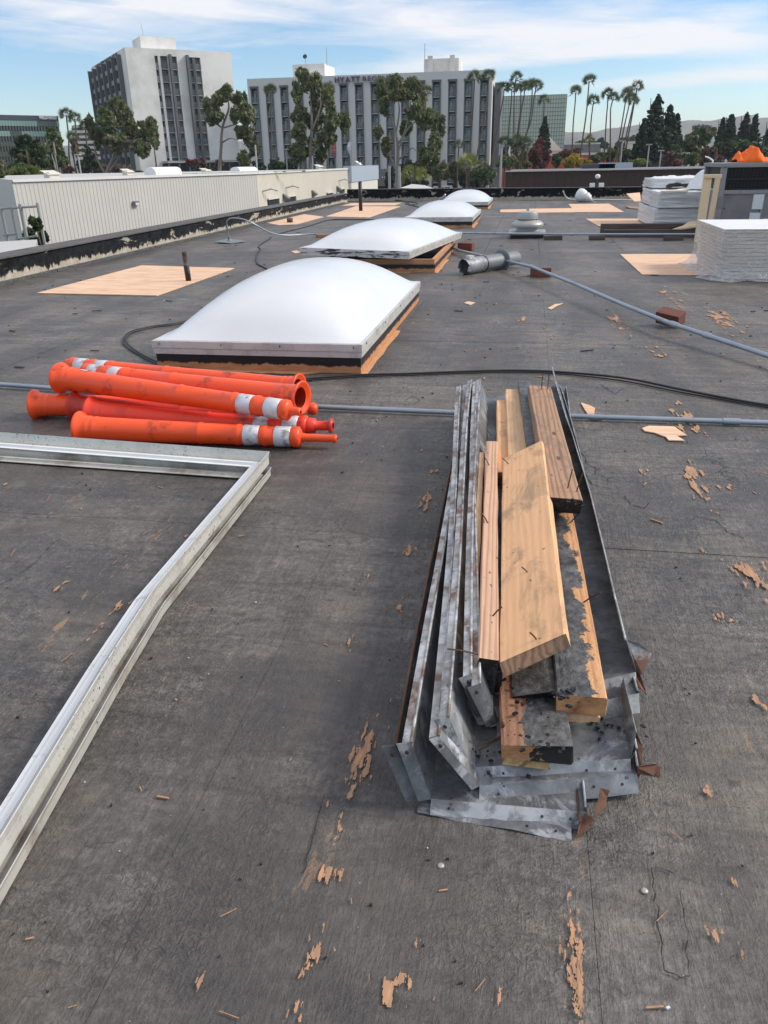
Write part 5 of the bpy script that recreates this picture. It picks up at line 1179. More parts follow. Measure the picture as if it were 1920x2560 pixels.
lamppost(1623, 363, 420, 120, 'pale lamp post in front of the big conifers')
lamppost(1653, 378, 420, 125, 'short pale lamp post at the foot of the big conifers')
lamppost(1910, 345, 430, 60, 'dark twin head lamp post at the right edge', 'pole_dk', r=.07)
def flag(px, yt, yb, Y, mat, label):
    a = PY(px, yt, Y); root = empty('flagpole', (a.x, Y, GZ), label, 'flag', 'flags before the middle hotel'); m = MB(); m.tube([(a.x, Y, GZ), (a.x, Y, a.z+1.5)], .06, 6); m.build('pole', 'pole', root)
    m = MB(); z1_ = a.z+1; n = 8
    vs = []
    for i in range(n+1):
        t_ = i/n
        for u_ in (0, .5, 1): vs.append((a.x-.06-u_*(.45+.2*math.sin(t_*5)), Y+.15*math.sin(t_*6+u_*3), z1_-t_*2.2-u_*.7))
    m.add(vs, [(i*3+j, i*3+j+1, i*3+j+4, i*3+j+3) for i in range(n) for j in range(2)]); m.build('cloth', mat, root, smooth=True)
flag(841, 368, 410, 130, 'flag_r', 'limp red and white flag before the middle hotel')
flag(879, 362, 410, 130, 'flag_w', 'limp white flag right of the red one')

# ------------------------------------------------------------------ cars
def car(px, py, Y, L, H, kind, mat, label, yaw=0.0, group='cars parked beyond the roof', flip=False):
    a = PY(px, py, Y); root = empty('parked_car', (a.x, Y, GZ+.02), label, 'car', group); W = 1.85; z0 = GZ+.02
    prof = {'sedan': [(0, .35), (0, .72), (.05, .86), (.22, .94), (.34, 1.38), (.62, 1.42), (.80, .98), (.97, .90), (1, .70), (1, .35)],
            'suv': [(0, .45), (0, 1.0), (.03, 1.15), (.22, 1.2), (.31, 1.75), (.93, 1.80), (.985, 1.25), (1, .9), (1, .45)]}[kind]
    k = H/(1.42 if kind == 'sedan' else 1.8)
    def X(u): return a.x+(u-.5)*L*(-1 if flip else 1)
    m = MB(); n = len(prof); vs = []
    for (yy, inset) in ((-W/2, 0), (-W/2+.0, 0), (W/2, 0)):
        pass
    for side in (-1, 1):
        for (u, z) in prof: ins = .16 if z > 1.3*k/k and z > 1.2 else 0; vs.append((X(u), Y+side*(W/2-ins), z0+z*k))
    m.add(vs, [tuple(range(n)), tuple(range(2*n-1, n-1, -1))]+[(i, i+n, (i+1) % n+n, (i+1) % n) for i in range(n)]); body = m.build('body', mat, root)
    # glass
    zz = (.98, 1.34) if kind == 'sedan' else (1.25, 1.68)
    us = ((.30, .46), (.48, .64)) if kind == 'sedan' else ((.30, .48), (.50, .68), (.70, .91))
    for side in (-1, 1):
        for i, (u0, u1) in enumerate(us):
            y0 = Y+side*(W/2+.006); y1 = Y+side*(W/2-.15); s_ = .035 if i == 0 else 0; m = MB()
            m.quad((X(u0), y0, z0+zz[0]*k), (X(u1), y0, z0+zz[0]*k), (X(u1-(.03 if i == len(us)-1 else 0)), y1, z0+zz[1]*k), (X(u0+s_), y1, z0+zz[1]*k)); m.build('side_window', 'glass', root)
    for u in (.17, .82):
        for side in (-1, 1):
            c = (X(u), Y+side*(W/2+.02), z0+.34); m = MB(); m.lathe(Vector(c)-Vector((0, side*.22, 0)), (0, side, 0), [(0, .1), (0, .34), (.2, .34), (.22, .28)], 14, False, False); w_ = m.build('wheel', 'tyre', root)
            m = MB(); m.lathe(Vector(c)-Vector((0, side*.01, 0)), (0, side, 0), [(0, .2), (.015, .18), (.02, .03)], 12, False, True); m.build('rim', 'rim', w_)
    for side in (-.6, .6):
        m = MB(); x = X(0); m.box(min(x, x+(.05 if flip else -.05)), Y+side-.18, z0+.62*k, max(x, x+(.05 if flip else -.05)), Y+side+.18, z0+.76*k); m.build('headlight', 'label_w', root)
        m = MB(); x = X(1); m.box(min(x, x+(-.05 if flip else .05)), Y+side-.18, z0+.66*k, max(x, x+(-.05 if flip else .05)), Y+side+.18, z0+.8*k); m.build('tail_light', 'redwall', root)
    return root
car(1099, 465, 150, 5.0, 2.0, 'suv', 'car_w', 'boxy white off road car parked behind the white canopy')
car(1180, 465, 150, 4.6, 1.5, 'sedan', 'car_s', 'silver sedan partly hidden left of the low shrubs')
car(1234, 465, 155, 4.6, 1.45, 'sedan', 'car_w', 'pale sedan left of the tall grey lamp post')
for x, mt_, kd, lb in ((1345, 'car_s', 'suv', 'silver car, first seen under the carport from the left'), (1388, 'car_d', 'sedan', 'dark sedan, second seen under the carport'), (1430, 'car_w', 'sedan', 'white sedan, third seen under the carport'),
                       (1502, 'car_s', 'suv', 'pale car under the carport below the flood lamp'), (1560, 'car_w', 'suv', 'white car under the carport left of the wrapped boards'), (1460, 'car_w', 'suv', 'large white car beneath the middle of the carport')):
    car(x, 460, 118+(x % 9), 4.6, 1.7 if kd == 'suv' else 1.45, kd, mt_, lb)
car(32, 545, 62, 4.5, 1.5, 'sedan', 'car_d', 'dark car seen through the fence at the far left')
m = MB(); a = PY(22, 500, 70); m.box(a.x-4, 70, GZ, a.x+4, 71, a.z); tag(m.build('boundary_wall', 'cream', loc=(a.x, 70, GZ)), 'cream boundary wall behind the fence at the far left', 'wall')
m = MB(); a = PY(1000, 470, 165); b = PY(1300, 470, 165); m.box(-120, 139, GZ, 60, 139.3, GZ+.16); tag(m.build('kerb', 'kerb'), kind='structure')
# ================================================================== ROOF OBJECTS
def dome_mesh(m, M4, w, l, h, n=26, m2=40, rim=.035):
    """moulded acrylic dome with flat rim, local x across (0..w), y along (0..l)"""
    vs = []
    for j in range(m2+1):
        for i in range(n+1):
            u = -1+2*i/n; v = -1+2*j/m2
            uu = min(1, abs(u)/(1-2*rim/w)); vv = min(1, abs(v)/(1-2*rim/l))
            z = h*((1-uu**2.3)**.66)*((1-vv**2.7)**.64)
            vs.append(M4 @ Vector(((u+1)/2*w, (v+1)/2*l, z)))
    fs = [(j*(n+1)+i, j*(n+1)+i+1, (j+1)*(n+1)+i+1, (j+1)*(n+1)+i) for j in range(m2) for i in range(n)]
    m.add(vs, fs)
def skylight(label, x0, yf, w=1.21, l=2.44, lid=None, fz=.088, alu_front='alu', dome_h=.282):
    root = empty('skylight', (x0+w/2, yf+l/2, 0), label, 'skylight', 'domed skylights in a row')
    # curb: four timbers butted end to end
    c_t = .045; ch = fz-.002 if lid is None else .135; tm = 'w_curb_tar' if lid is None else 'w_curb_tar'
    def curbbox(m, a, b, c, d, z0, z1): m.box(a, b, z0, c, d, z1)
    for k, (a, b, c, d) in enumerate(((x0+.012, yf+.014, x0+w-.012, yf+.014+c_t), (x0+.012, yf+l-.014-c_t, x0+w-.012, yf+l-.014), (x0+.012, yf+.015+c_t, x0+.012+c_t, yf+l-.015-c_t), (x0+w-.012-c_t, yf+.015+c_t, x0+w-.012, yf+l-.015-c_t))):
        m = MB(); m.box(a, b, .0, c, d, ch if lid is None else ch-.055); m.build('curb_timber', tm, root, bevel=.002)
        if lid is not None:
            m = MB(); m.box(a+.006, b+.006, ch-.054, c-.006, d-.006, ch); m.build('curb_timber', 'w_curb', root, bevel=.002)
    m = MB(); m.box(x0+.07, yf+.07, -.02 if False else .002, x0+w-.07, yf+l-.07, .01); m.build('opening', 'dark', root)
    # bare wood strips on the roof along the right side and the front
    r = random.Random(int(yf*10))
    def strip(pts): 
        m = MB(); m.slab([Vector((x, y, .005)) for x, y in pts], .0035); m.build('bare_strip', 'w_orange', root)
    n = 14; R_ = [(x0+w-.010, yf-.02+(l+.05)*i/n) for i in range(n+1)]; O_ = [(x0+w+.022+r.uniform(-.005, .006), yf-.03+(l+.10)*i/n) for i in range(n, -1, -1)]
    strip(R_+O_)
    Fp = [(x0+w*.05+(w*.75)*i/n, yf+.012) for i in range(n+1)]; Fo = [(x0+w*.75-(w*.6)*i/n, yf-.03-r.uniform(-.008, .015)) for i in range(n+1)]
    strip([(p[0], p[1]) for p in Fo]+[(p[0], p[1]) for p in Fp][::1] if False else Fp+Fo)
    M4 = Matrix.Translation((x0, yf, fz)) if lid is None else lid
    def T(x, y, z): return M4 @ Vector((x, y, z))
    def tb(m, a, b, z0, c, d, z1):
        v = [T(x, y, z) for z in (z0, z1) for y in (b, d) for x in (a, c)]; m.add(v, [(0, 2, 3, 1), (4, 5, 7, 6), (0, 1, 5, 4), (2, 6, 7, 3), (0, 4, 6, 2), (1, 3, 7, 5)])
    t1, t2 = .020, .004
    for (a, b, c, d, mt_) in ((0, 0, w, t1, alu_front), (0, l-t1, w, l, 'alu'), (0, t1+.001, t1, l-t1-.001, 'alu'), (w-t1, t1+.001, w, l-t1-.001, 'alu')):
        m = MB(); tb(m, a, b, .034, c, d, .075); o = m.build('frame_rail', mt_, root, bevel=.002)
        m = MB(); dx = .006; tb(m, a+dx if a < w/2 else a, b+dx, .0, c-dx if c > w/2 else c, d-dx, .0335); m.build('skirt_rail', mt_, root, bevel=.0015)
    for (cx_, cy_) in [(w*q, -.001) for q in (.04, .34, .62, .96)]+[(w+.001, l*q) for q in (.05, .3, .55, .8, .96)]:
        m = MB(); p = T(cx_, cy_, .058); m.lathe(p, T(cx_, cy_, .058)-T(w/2 if cy_ < 0 else cx_-.1, cy_+.1 if cy_ < 0 else cy_, .058), [(0, .0055), (.003, .0045)], 8, False, True); m.build('screw', 'tar', root)
    m = MB(); dome_mesh(m, M4 @ Matrix.Translation((.014, .014, .076)), w-.028, l-.028, dome_h); m.build('dome', 'dome', root, smooth=True)
    return root
skylight('nearest and largest looking domed skylight, flat behind the orange tubes', -2.055, 4.085, dome_h=.282)
M2 = Matrix.Translation((-1.155, 8.17, .152)) @ Matrix.Rotation(R(-8), 4, 'Z') @ Matrix.Rotation(R(1.2), 4, 'Y') @ Matrix.Translation((-1.23, 0, 0))
skylight('second skylight with its dome lid knocked askew off the curb', -2.13, 8.34, lid=M2, alu_front='alu2', dome_h=.215)
skylight('third domed skylight, intact, beyond the askew one', -2.16, 14.38, fz=.10, dome_h=.222)
skylight('farthest domed skylight, close to the end parapet', -2.18, 20.2, fz=.085, dome_h=.24)
# tar blobs and wood shreds beside the second curb
m = MB(); m.tube([(-2.30, 8.30, .02), (-2.2, 8.33, .05), (-2.12, 8.34, .03)], [.02, .045, .01], 7); tag(m.build('tar_lump', 'tar', loc=(-2.2, 8.3, 0)), 'lump of black tar at the left corner of the open curb', 'tar lump')

# plywood replacement sheets let into the roof
def sheet(label, pts, joints=()):
    m = MB(); m.slab([Vector((x, y, .0095)) for x, y in pts], .008); c = sum((Vector((x, y, 0)) for x, y in pts), Vector())/len(pts)
    tag(m.build('plywood_sheet', 'ply', loc=c), label, 'plywood sheet', 'new plywood sheets let into the roof')
sheet('new plywood patch around the black stub pipe, left of the nearest skylight', [(-4.46, 6.74), (-3.235, 6.66), (-3.215, 8.62), (-4.44, 8.85)])
sheet('new plywood patch around the tall black pipe, far left', [(-4.38, 17.65), (-3.33, 17.2), (-3.33, 21.6), (-4.60, 22.0)])
sheet('new plywood patch touching the left parapet with the short grey pipe', [(-5.11, 15.75), (-4.70, 15.2), (-4.40, 15.36), (-4.40, 17.55), (-5.12, 18.6)])
sheet('narrow new plywood patch in the far left corner by the parapet', [(-5.08, 22.3), (-3.6, 22.2), (-3.6, 23.6), (-5.1, 23.7)])
sheet('new plywood patch running under the nearer wrapped board stack', [(1.101, 10.076), (2.3, 10.08), (2.3, 8.19), (1.129, 8.237)])
sheet('new plywood patch left of the farther wrapped board stack', [(1.086, 16.341), (2.3, 16.245), (2.3, 14.37), (1.188, 14.433)])
sheet('large new plywood patch at the far end, right part', [(.987, 21.946), (1.994, 21.944), (2.002, 18.383), (1.001, 18.524)])
sheet('thin new plywood strip left of the far right patch', [(0.0, 19.95), (.995, 20.05), (.995, 18.45), (0.0, 18.40)])
sheet('small thin plywood strip behind the roof fan', [(-.66, 19.7), (-.06, 19.8), (-.06, 18.6), (-.64, 18.7)])
# broken chip of plywood by the front conduit
def chip(label, pxs, name='plywood_chip', mat='ply'):
    pts = [P(x, y, .007) for x, y in pxs]; m = MB(); m.slab(pts, .004); c = sum(pts, Vector())/len(pts); tag(m.build(name, mat, loc=c), label, 'wood chip')
chip('jagged pale plywood chip just in front of the conduit, right', [(1605, 1070), (1622, 1064), (1686, 1066), (1718, 1088), (1692, 1089), (1712, 1101), (1672, 1100), (1664, 1091), (1651, 1087), (1636, 1081), (1612, 1077)])
chip('small thin wood shaving behind the conduit, right of the scrap pile', [(1452, 1006), (1475, 1013), (1488, 1020), (1484, 1038), (1508, 1049), (1478, 1048), (1462, 1024)])
chip('pale curled shaving on the roof between the two conduits', [(1369, 770), (1388, 760), (1408, 758), (1392, 764), (1378, 773)])
chip('small plywood offcut left of the askew skylight', [(727, 628), (742, 626), (753, 630), (738, 633)])
chip('thin wood scrap right of the nearest skylight', [(1160, 757), (1170, 753), (1188, 756), (1176, 762)])

# pipes
def stub(label, px, pyb, h, r, mat, top=None, lean=(0, 0), name='vent_pipe'):
    b = P(px, pyb, 0); root = empty(name, b, label, 'pipe'); m = MB(); t_ = b+Vector((lean[0]*h, lean[1]*h, h))
    k = .55 if top else 1
    md = b.lerp(t_, k); m.tube([b, md], r, 14); m.build('pipe', mat, root, smooth=True)
    if top: m = MB(); m.tube([md, t_], r*.86, 14, caps=False); m.build('pipe_top', top, root, smooth=True)
    return root
MT['pipe_rust'] = simple('rusty_pipe_top', (.20, .16, .13), .8, .2, var=.5, sc=20, dirt=(.06, .025, .015), dsc=9, dlo=.4, dhi=.6)
stub('short burnt stub pipe on the nearest plywood patch', 472, 704, .285, .028, 'tar', 'pipe_rust', (-.05, 0))
stub('tall straight black pipe on the far left plywood patch', 902, 528, .66, .045, 'tar')
stub('very short grey pipe collar beside the left parapet', 725, 557, .09, .06, 'pipe_rust')

# conduits on blocks
def pipe_run(label, pts, r, name='conduit', mat='conduit', cat='conduit', couplings=()):
    root = empty(name, Vector(pts[0]), label, cat); m = MB(); m.tube(pts, r, 12); o = m.build('tube', mat, root); smooth_angle(o, 50)
    for (p, d) in couplings: m = MB(); p = Vector(p); d = Vector(d).normalized(); m.tube([p-d*.035, p+d*.035], r*1.28, 12); q = m.build('coupling', mat, root); smooth_angle(q, 50)
    return root
pipe_run('straight grey conduit lying across the roof in the foreground, behind the orange tubes', [(-4.9, 3.86, .02), (-2.719, 3.61, .02), (-.915, 3.40, .018), (-.194, 3.378, .018), (.237, 3.386, .018), (1.3, 3.385, .018), (3.2, 3.39, .02)], .0115, couplings=[((-2.2, 3.551, .0195), (1, -.113, 0)), ((.9, 3.3855, .018), (1, 0, 0))])
dg = [(-.95, 10.45, .05), (-.80, 10.0, .055), (.055, 8.0, .105), (.42, 6.85, .10), (.705, 5.92, .09), (.93, 5.27, .082), (1.33, 4.50, .055), (2.6, 2.2, .05)]
pipe_run('long bent conduit raised on red blocks, running diagonally to the right', dg, .0145, couplings=[((.06, 7.99, .105), (.5, -1.3, 0)), ((.95, 5.235, .081), (.5, -.9, -.03)), ((1.1, 4.95, .07), (.5, -.9, -.03))])
pipe_run('thin straight conduit crossing the roof behind the askew skylight, right part', [(-1.03, 12.35, .075), (.488, 12.05, .075), (2.36, 11.93, .078), (3.5, 11.9, .08)], .014, couplings=[((.62, 12.041, .0752), (1, -.06, 0))])
pipe_run('thin conduit with swan neck rising beside the left parapet', catmull([(-4.42, 11.75, .03), (-4.43, 11.74, .16), (-4.40, 11.66, .30), (-4.28, 11.58, .355), (-4.10, 11.60, .33), (-3.95, 11.70, .24), (-3.82, 11.95, .12), (-3.66, 12.25, .06), (-3.3, 12.6, .05), (-2.6, 12.58, .055), (-1.6, 12.47, .06)], 6), .010)
m = MB(); m.lathe((-4.42, 11.75, 0), (0, 0, 1), [(0, .045), (.02, .04), (.05, .022), (.09, .018)], 12, True, True); o = m.build('conduit_boot', 'duct', loc=(-4.42, 11.75, 0)); tag(o, 'lead boot at the foot of the swan neck conduit', 'pipe boot')
m = MB(); m.slab([(-4.62, 11.62, .028), (-4.30, 11.50, .012), (-4.16, 11.78, .02), (-4.52, 11.98, .035)], .006); tag(m.build('flashing_plate', 'duct', loc=(-4.4, 11.7, 0)), 'bent dark flashing plate under the swan neck conduit', 'plate')
def block(c, yaw, sx, sy, sz, mat, label, tilt=0, name='wood_block', group='blocks carrying the conduits'):
    m = MB(); m.box(-sx/2, -sy/2, -sz/2, sx/2, sy/2, sz/2); o = m.build(name, mat, bevel=.003); o.location = c; o.rotation_euler = (R(tilt), R(tilt*.3), R(yaw)); tag(o, label, 'wood block', group); return o
block((-.775, 10.55, .052), -12, .19, .13, .10, 'redblock', 'red brown block under the bent conduit beside the askew skylight', 3)
block((.145, 8.10, .044), 2, .20, .10, .085, 'redblock', 'red brown block under the bent conduit right of the grey duct', 0)
block((.985, 5.60, .062), -38, .17, .09, .085, 'redblock', 'tilted red brown block pushed up beside the bent conduit, right', 18)
block((.36, 12.03, .030), 2, .26, .09, .055, 'darkbeam', 'dark block under the rear conduit, left one right of the fan')
block((.97, 12.0, .030), 2, .22, .09, .055, 'darkbeam', 'dark block under the rear conduit, middle one')
block((2.0, 11.93, .030), 2, .26, .09, .055, 'darkbeam', 'dark block under the rear conduit in front of the long beams')
block((-3.12, 12.57, .022), 3, .33, .09, .042, 'w_end', 'flat weathered block under the conduit near the swan neck')

# cables
def cable(label, pts, r, mat='cable', name='cable'):
    m = MB(); c = catmull(pts, 8); m.tube(c, r, 8); o = m.build(name, mat, loc=pts[0], smooth=True); tag(o, label, 'cable'); return o
def g_(x, y, z=.012): return P(x, y, z)
cable('thick black cable sweeping across the roof in front of the nearest skylight', [P(2100, 1040, .012)]+[g_(*q) for q in ((1919, 1013), (1820, 996), (1700, 973), (1560, 945), (1400, 930), (1280, 926), (1150, 929), (1020, 934), (905, 937), (800, 944), (700, 950), (580, 938), (500, 925), (440, 915), (390, 903), (345, 880), (320, 860), (316, 846), (330, 832), (375, 820), (430, 812), (490, 800))], .006)
cable('second black cable lying close beside the thick one', [P(2100, 1045, .008)]+[g_(x, y, .008) for x, y in ((1919, 1018), (1820, 1001), (1690, 978), (1550, 951), (1395, 934), (1280, 930), (1150, 933), (1020, 938), (900, 941), (800, 948), (690, 955), (570, 944), (480, 930), (400, 912), (350, 888), (312, 862), (309, 846), (326, 829), (372, 817), (430, 809), (490, 797))], .004)
cable('kinked thin black cord left of the askew skylight', [g_(x, y, .008) for x, y in ((678, 592), (672, 598), (650, 612), (646, 618), (651, 622), (643, 634), (641, 650), (645, 660), (660, 668), (676, 678), (672, 690))], .008)
cable('thin black cord running from the conduit block to the third skylight', [g_(x, y, .008) for x, y in ((695, 585), (725, 577), (770, 566), (800, 556), (830, 549), (890, 549), (950, 549), (1005, 547))], .010)
cable('loop of dark cord on the roof before the far parapet', [g_(x, y, .01) for x, y in ((985, 500), (1010, 503), (1022, 508), (1018, 511), (1040, 512), (1042, 507), (1020, 505), (1015, 510), (1040, 516), (1060, 521))], .014)
cable('white curved hose by the far parapet left of the capped lamp', [P(1408, 478, .30), P(1412, 488, .16), P(1420, 496, .05), P(1440, 499, .02), P(1500, 499, .02), P(1580, 500, .02)], .016, 'white_pl', 'hose')
cable('short pale pipe leaning at the left of the third skylight', [P(995, 553, .02), P(1012, 546, .10), P(1030, 541, .16)], .022, 'alu', 'pipe')
cable('short pale pipe stub leaning at the left of the farthest skylight', [P(1097, 502, .02), P(1106, 494, .16), P(1113, 487, .30)], .025, 'alu', 'pipe')

# grey round duct lying on its side
def duct():
    b0 = P(1152, 690, 0); e0 = P(1290, 668, 0); z = .082; A = Vector((b0.x+.02, b0.y+.06, z)); B = Vector((e0.x, e0.y+.03, z+.012)); d = (B-A); L = d.length; d.normalize()
    root = empty('vent_duct', A, 'grey round metal duct lying on its side by the bent conduit', 'duct')
    m = MB(); m.lathe(A+d*L*.36, d, [(0, .074), (.01, .076), (L*.34, .074)], 28, False, False); m.build('duct_body', 'duct', root, smooth=True)
    m = MB(); m.lathe(A+d*L*.70, d, [(.0, .072), (L*.285, .070), (L*.30, .064), (L*.29, .05)], 28); m.build('duct_end', 'duct', root, smooth=True)
    r = random.Random(4); m = MB(); K = 28; pr = [(0, 1), (.1, 1), (L*.34, 1)]; a = Vector((0, 0, 1)); x = d.cross(a).normalized(); y = d.cross(x); vs = []
    for i, (t_, _) in enumerate(pr):
        for k in range(K):
            rr = .079; tt = t_ + (r.uniform(-.018, .02) if i == 0 else 0); rr += (r.uniform(-.012, .006) if i == 0 else 0)
            vs.append(A+d*tt+(x*math.cos(6.283*k/K)+y*math.sin(6.283*k/K))*rr)
    m.add(vs, [(i*K+k, i*K+(k+1) % K, (i+1)*K+(k+1) % K, (i+1)*K+k) for i in range(2) for k in range(K)]); m.build('torn_collar', 'duct2', root, smooth=True)
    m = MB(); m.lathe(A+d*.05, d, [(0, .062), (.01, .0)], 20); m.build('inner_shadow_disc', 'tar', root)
    m = MB(); m.lathe(A+d*(L*.335), d, [(0, .080), (.004, .0835), (.014, .0835), (.018, .080)], 28); m.build('black_band', 'tar', root, smooth=True)
    m = MB(); m.lathe(A+d*(L*.70), d, [(0, .070), (-.006, .10), (.0, .118), (.006, .118), (.004, .07)], 28); m.build('flange', 'duct', root, smooth=True)
    m = MB(); q = A+d*.10+Vector((0, -.01, .085)); m.obox(q, d, d.cross(Vector((0, 0, 1))), (0, 0, 1), .07, .05, .03); m.build('bracket', 'alu', root)
duct()

# mushroom roof fan
def fan():
    b = P(1272, 597, 0); c = Vector((b.x+.26, b.y+.27, 0)); root = empty('roof_fan', c, 'grey mushroom exhaust fan on a square curb, centre of the roof', 'exhaust fan')
    Y = c.y-.0; H = lambda py: PY(1316, py, Y).z
    s = .27; m = MB(); m.box(c.x-s+.03, c.y-s+.03, 0, c.x+s-.03, c.y+s-.03, .048); m.build('curb', 'tar', root, bevel=.004)
    m = MB(); m.box(c.x-s, c.y-s, .049, c.x+s, c.y+s, .088); m.build('base_plate', 'fan', root, bevel=.004)
    m = MB(); m.lathe((c.x, c.y, .089), (0, 0, 1), [(0, .18), (.008, .17), (.05, .155), (.08, .155)], 32); m.build('neck', 'fan', root, smooth=True)
    m = MB(); m.lathe((c.x, c.y, .155), (0, 0, 1), [(.0, .16), (-.008, .21), (.0, .232), (.025, .238), (.045, .228), (.070, .195), (.088, .15), (.092, .14)], 36, False, True); o = m.build('hood', 'fan', root); smooth_angle(o, 45)
    m = MB(); m.lathe((c.x, c.y, .240), (0, 0, 1), [(.0, .135), (.012, .148), (.100, .148), (.113, .142), (.120, .12), (.122, .01)], 36, False, True); o = m.build('motor_cap', 'fan', root); smooth_angle(o, 45)
    m = MB(); m.lathe((c.x, c.y, .246), (0, 0, 1), [(.0, .149), (.006, .151), (.010, .149)], 36); m.build('gasket', 'tar', root, smooth=True)
fan()
# toppled capped lamp by the far parapet
def lampball():
    p = P(1455, 505, 0); c = Vector((p.x, p.y, .15)); root = empty('toppled_vent_cap', (p.x, p.y, 0), 'toppled white round vent cap with grey screw collar before the far parapet', 'vent cap')
    d = Vector((.75, -.45, -.35)).normalized()
    m = MB(); m.lathe(c-d*.16, d, [(0, .10), (.02, .15), (.10, .175), (.2, .16), (.25, .12)], 24, True); m.build('cap', 'white_pl', root, smooth=True)
    m = MB(); m.lathe(c+d*.09, d, [(0, .13), (.05, .15), (.07, .11), (.12, .125), (.14, .08), (.2, .05)], 20, False, True); m.build('collar', 'alu', root, smooth=True)
    m = MB(); m.tube([c+d*.26, c+d*.5+Vector((0, 0, -.01))], .02, 8); m.build('stem', 'conduit', root)
lampball()
# twin lamps on the parapet
def twin():
    a = PY(1492, 470, 24.2); root = empty('flood_light', (a.x, 24.3, .31), 'small twin flood light on a bracket on the far parapet', 'lamp')
    m = MB(); m.tube([(a.x, 24.3, .3), (a.x, 24.3, PY(1492, 450, 24.3).z), (a.x, 24.3, PY(1492, 441, 24.3).z)], .02, 6); m.build('bracket', 'pole_dk', root)
    for dx in (-.13, .12):
        z = PY(1492, 463, 24.3).z; m = MB(); m.box(a.x+dx-.07, 24.2, z-.05, a.x+dx+.07, 24.28, z+.06); m.build('lamp_head', 'white_pl', root, bevel=.01)
    m = MB(); m.lathe((a.x, 24.25, PY(1492, 441, 24.3).z), (0, 0, 1), [(-.06, .03), (-.03, .07), (.03, .07), (.06, .02)], 12, True, True); m.build('sensor', 'white_pl', root, smooth=True)
twin()

# long dark beams in front of the wrapped boards
def beam(x0, x1, y, z0, z1, d, label):
    c = Vector(((x0+x1)/2, y, (z0+z1)/2)); m = MB(); m.box(-(x1-x0)/2, -d/2, -(z1-z0)/2, (x1-x0)/2, d/2, (z1-z0)/2); o = m.build('timber_beam', 'darkbeam', bevel=.004); o.location = c; tag(o, label, 'beam', 'dark beams before the wrapped boards')
beam(1.06, 2.95, 12.62, .001, .175, .08, 'dark weathered beam, rear and higher one of two before the wrapped boards')
beam(1.10, 2.90, 12.44, .001, .105, .08, 'dark weathered beam, front and lower one of two before the wrapped boards')
chip('splintered pale board end lying on the dark beams', [(1702, 582), (1720, 566), (1745, 572), (1745, 578), (1712, 580)]) if False else None
m = MB(); m.slab([(2.22, 12.40, .13), (2.05, 12.42, .11), (2.20, 12.50, .15), (2.30, 12.6, .20), (2.60, 12.6, .21), (2.62, 12.45, .17)], .02); tag(m.build('split_board', 'post', loc=(2.3, 12.5, .1)), 'splintered pale board end lying on the dark beams', 'board')

# wrapped board stacks
def wavy_block(root, x0, y0, x1, y1, z0, z1, mat, name, sag=.03, layers=14, amp=.008, seed=1, wave=.03, top_amp=.01, smooth=True):
    """wrapped pallet stack: rippled sides from ledges between boards, soft corners"""
    r = random.Random(seed); K = 48; per = []; L = [(x0, y0), (x1, y0), (x1, y1), (x0, y1)]
    tot = 2*(x1-x0)+2*(y1-y0); pts = []
    for e in range(4):
        a = Vector((*L[e], 0)); b = Vector((*L[(e+1) % 4], 0)); n = max(4, int(24*(b-a).length/max(x1-x0, y1-y0)))
        for i in range(n): pts.append(a.lerp(b, i/n))
    cx_, cy_ = (x0+x1)/2, (y0+y1)/2; n = len(pts); rows = []; NL = layers*2
    off = [[r.gauss(0, amp) for _ in range(6)] for _ in range(NL+1)]
    for j in range(NL+1):
        z = z0+(z1-z0)*j/NL; row = []
        for i, p in enumerate(pts):
            d = Vector((p.x-cx_, p.y-cy_, 0)).normalized(); o = off[j][int(i/n*6) % 6]*.6+(amp if j % 2 else -amp*.6)+amp*.8*math.sin(i*.9+j*2.1)
            if j == NL: o -= .012
            row.append(Vector((p.x, p.y, z+wave*math.sin(i/n*6.28*2+j*.35)*.35*(j/NL)+r.gauss(0, .002)))+d*o)
        rows.append(row)
    vs = [v for rw in rows for v in rw]; fs = [(j*n+i, j*n+(i+1) % n, (j+1)*n+(i+1) % n, (j+1)*n+i) for j in range(NL) for i in range(n)]
    m = MB(); m.add(vs, fs); o = m.build(name, mat, root, smooth=smooth)
    # puckered top skin
    m = MB(); G = 14; vs = []
    for j in range(G+1):
        for i in range(G+1):
            u, v = i/G, j/G; zz = z1+top_amp*(r.gauss(0, .5)+1.0*math.sin(u*9+v*5))+ .004
            if i in (0, G) or j in (0, G): zz = z1-.004
            vs.append(Vector((x0+(x1-x0)*u, y0+(y1-y0)*v, zz)))
    m.add(vs, [(j*(G+1)+i, j*(G+1)+i+1, (j+1)*(G+1)+i+1, (j+1)*(G+1)+i) for j in range(G) for i in range(G)]); m.build('top_sheet', 'board_top', root, smooth=True)
def zat(px, py, Y): return PY(px, py, Y).z
r1 = empty('board_pallet', (1.97, 13.75, 0), 'lower of two white wrapped board stacks, left of the air conditioning unit', 'board stack', 'wrapped insulation board stacks')
zA = zat(1636, 522, 13.8); wavy_block(r1, 1.97, 13.75, 3.15, 15.8, .03, zA, 'wrap', 'wrapped_stack', seed=2, layers=9)
m = MB(); m.box(2.0, 13.8, 0, 3.1, 15.7, .029); m.build('pallet', 'darkbeam', r1)
r2 = empty('board_pallet', (1.97, 13.7, zA), 'upper white wrapped board stack with torn top, left of the air conditioning unit', 'board stack', 'wrapped insulation board stacks')
zB = zat(1645, 480, 13.8); wavy_block(r2, 2.0, 13.72, 3.2, 15.75, zA+.012, zB, 'wrap', 'wrapped_stack', seed=3, layers=8, amp=.010)
m = MB(); m.slab([(2.02, 13.70, zB+.022), (2.42, 13.69, zB+.025), (2.34, 13.95, zB+.028), (2.05, 13.92, zB+.022)], .03); m.build('exposed_board_corner', 'board_edge', r2)
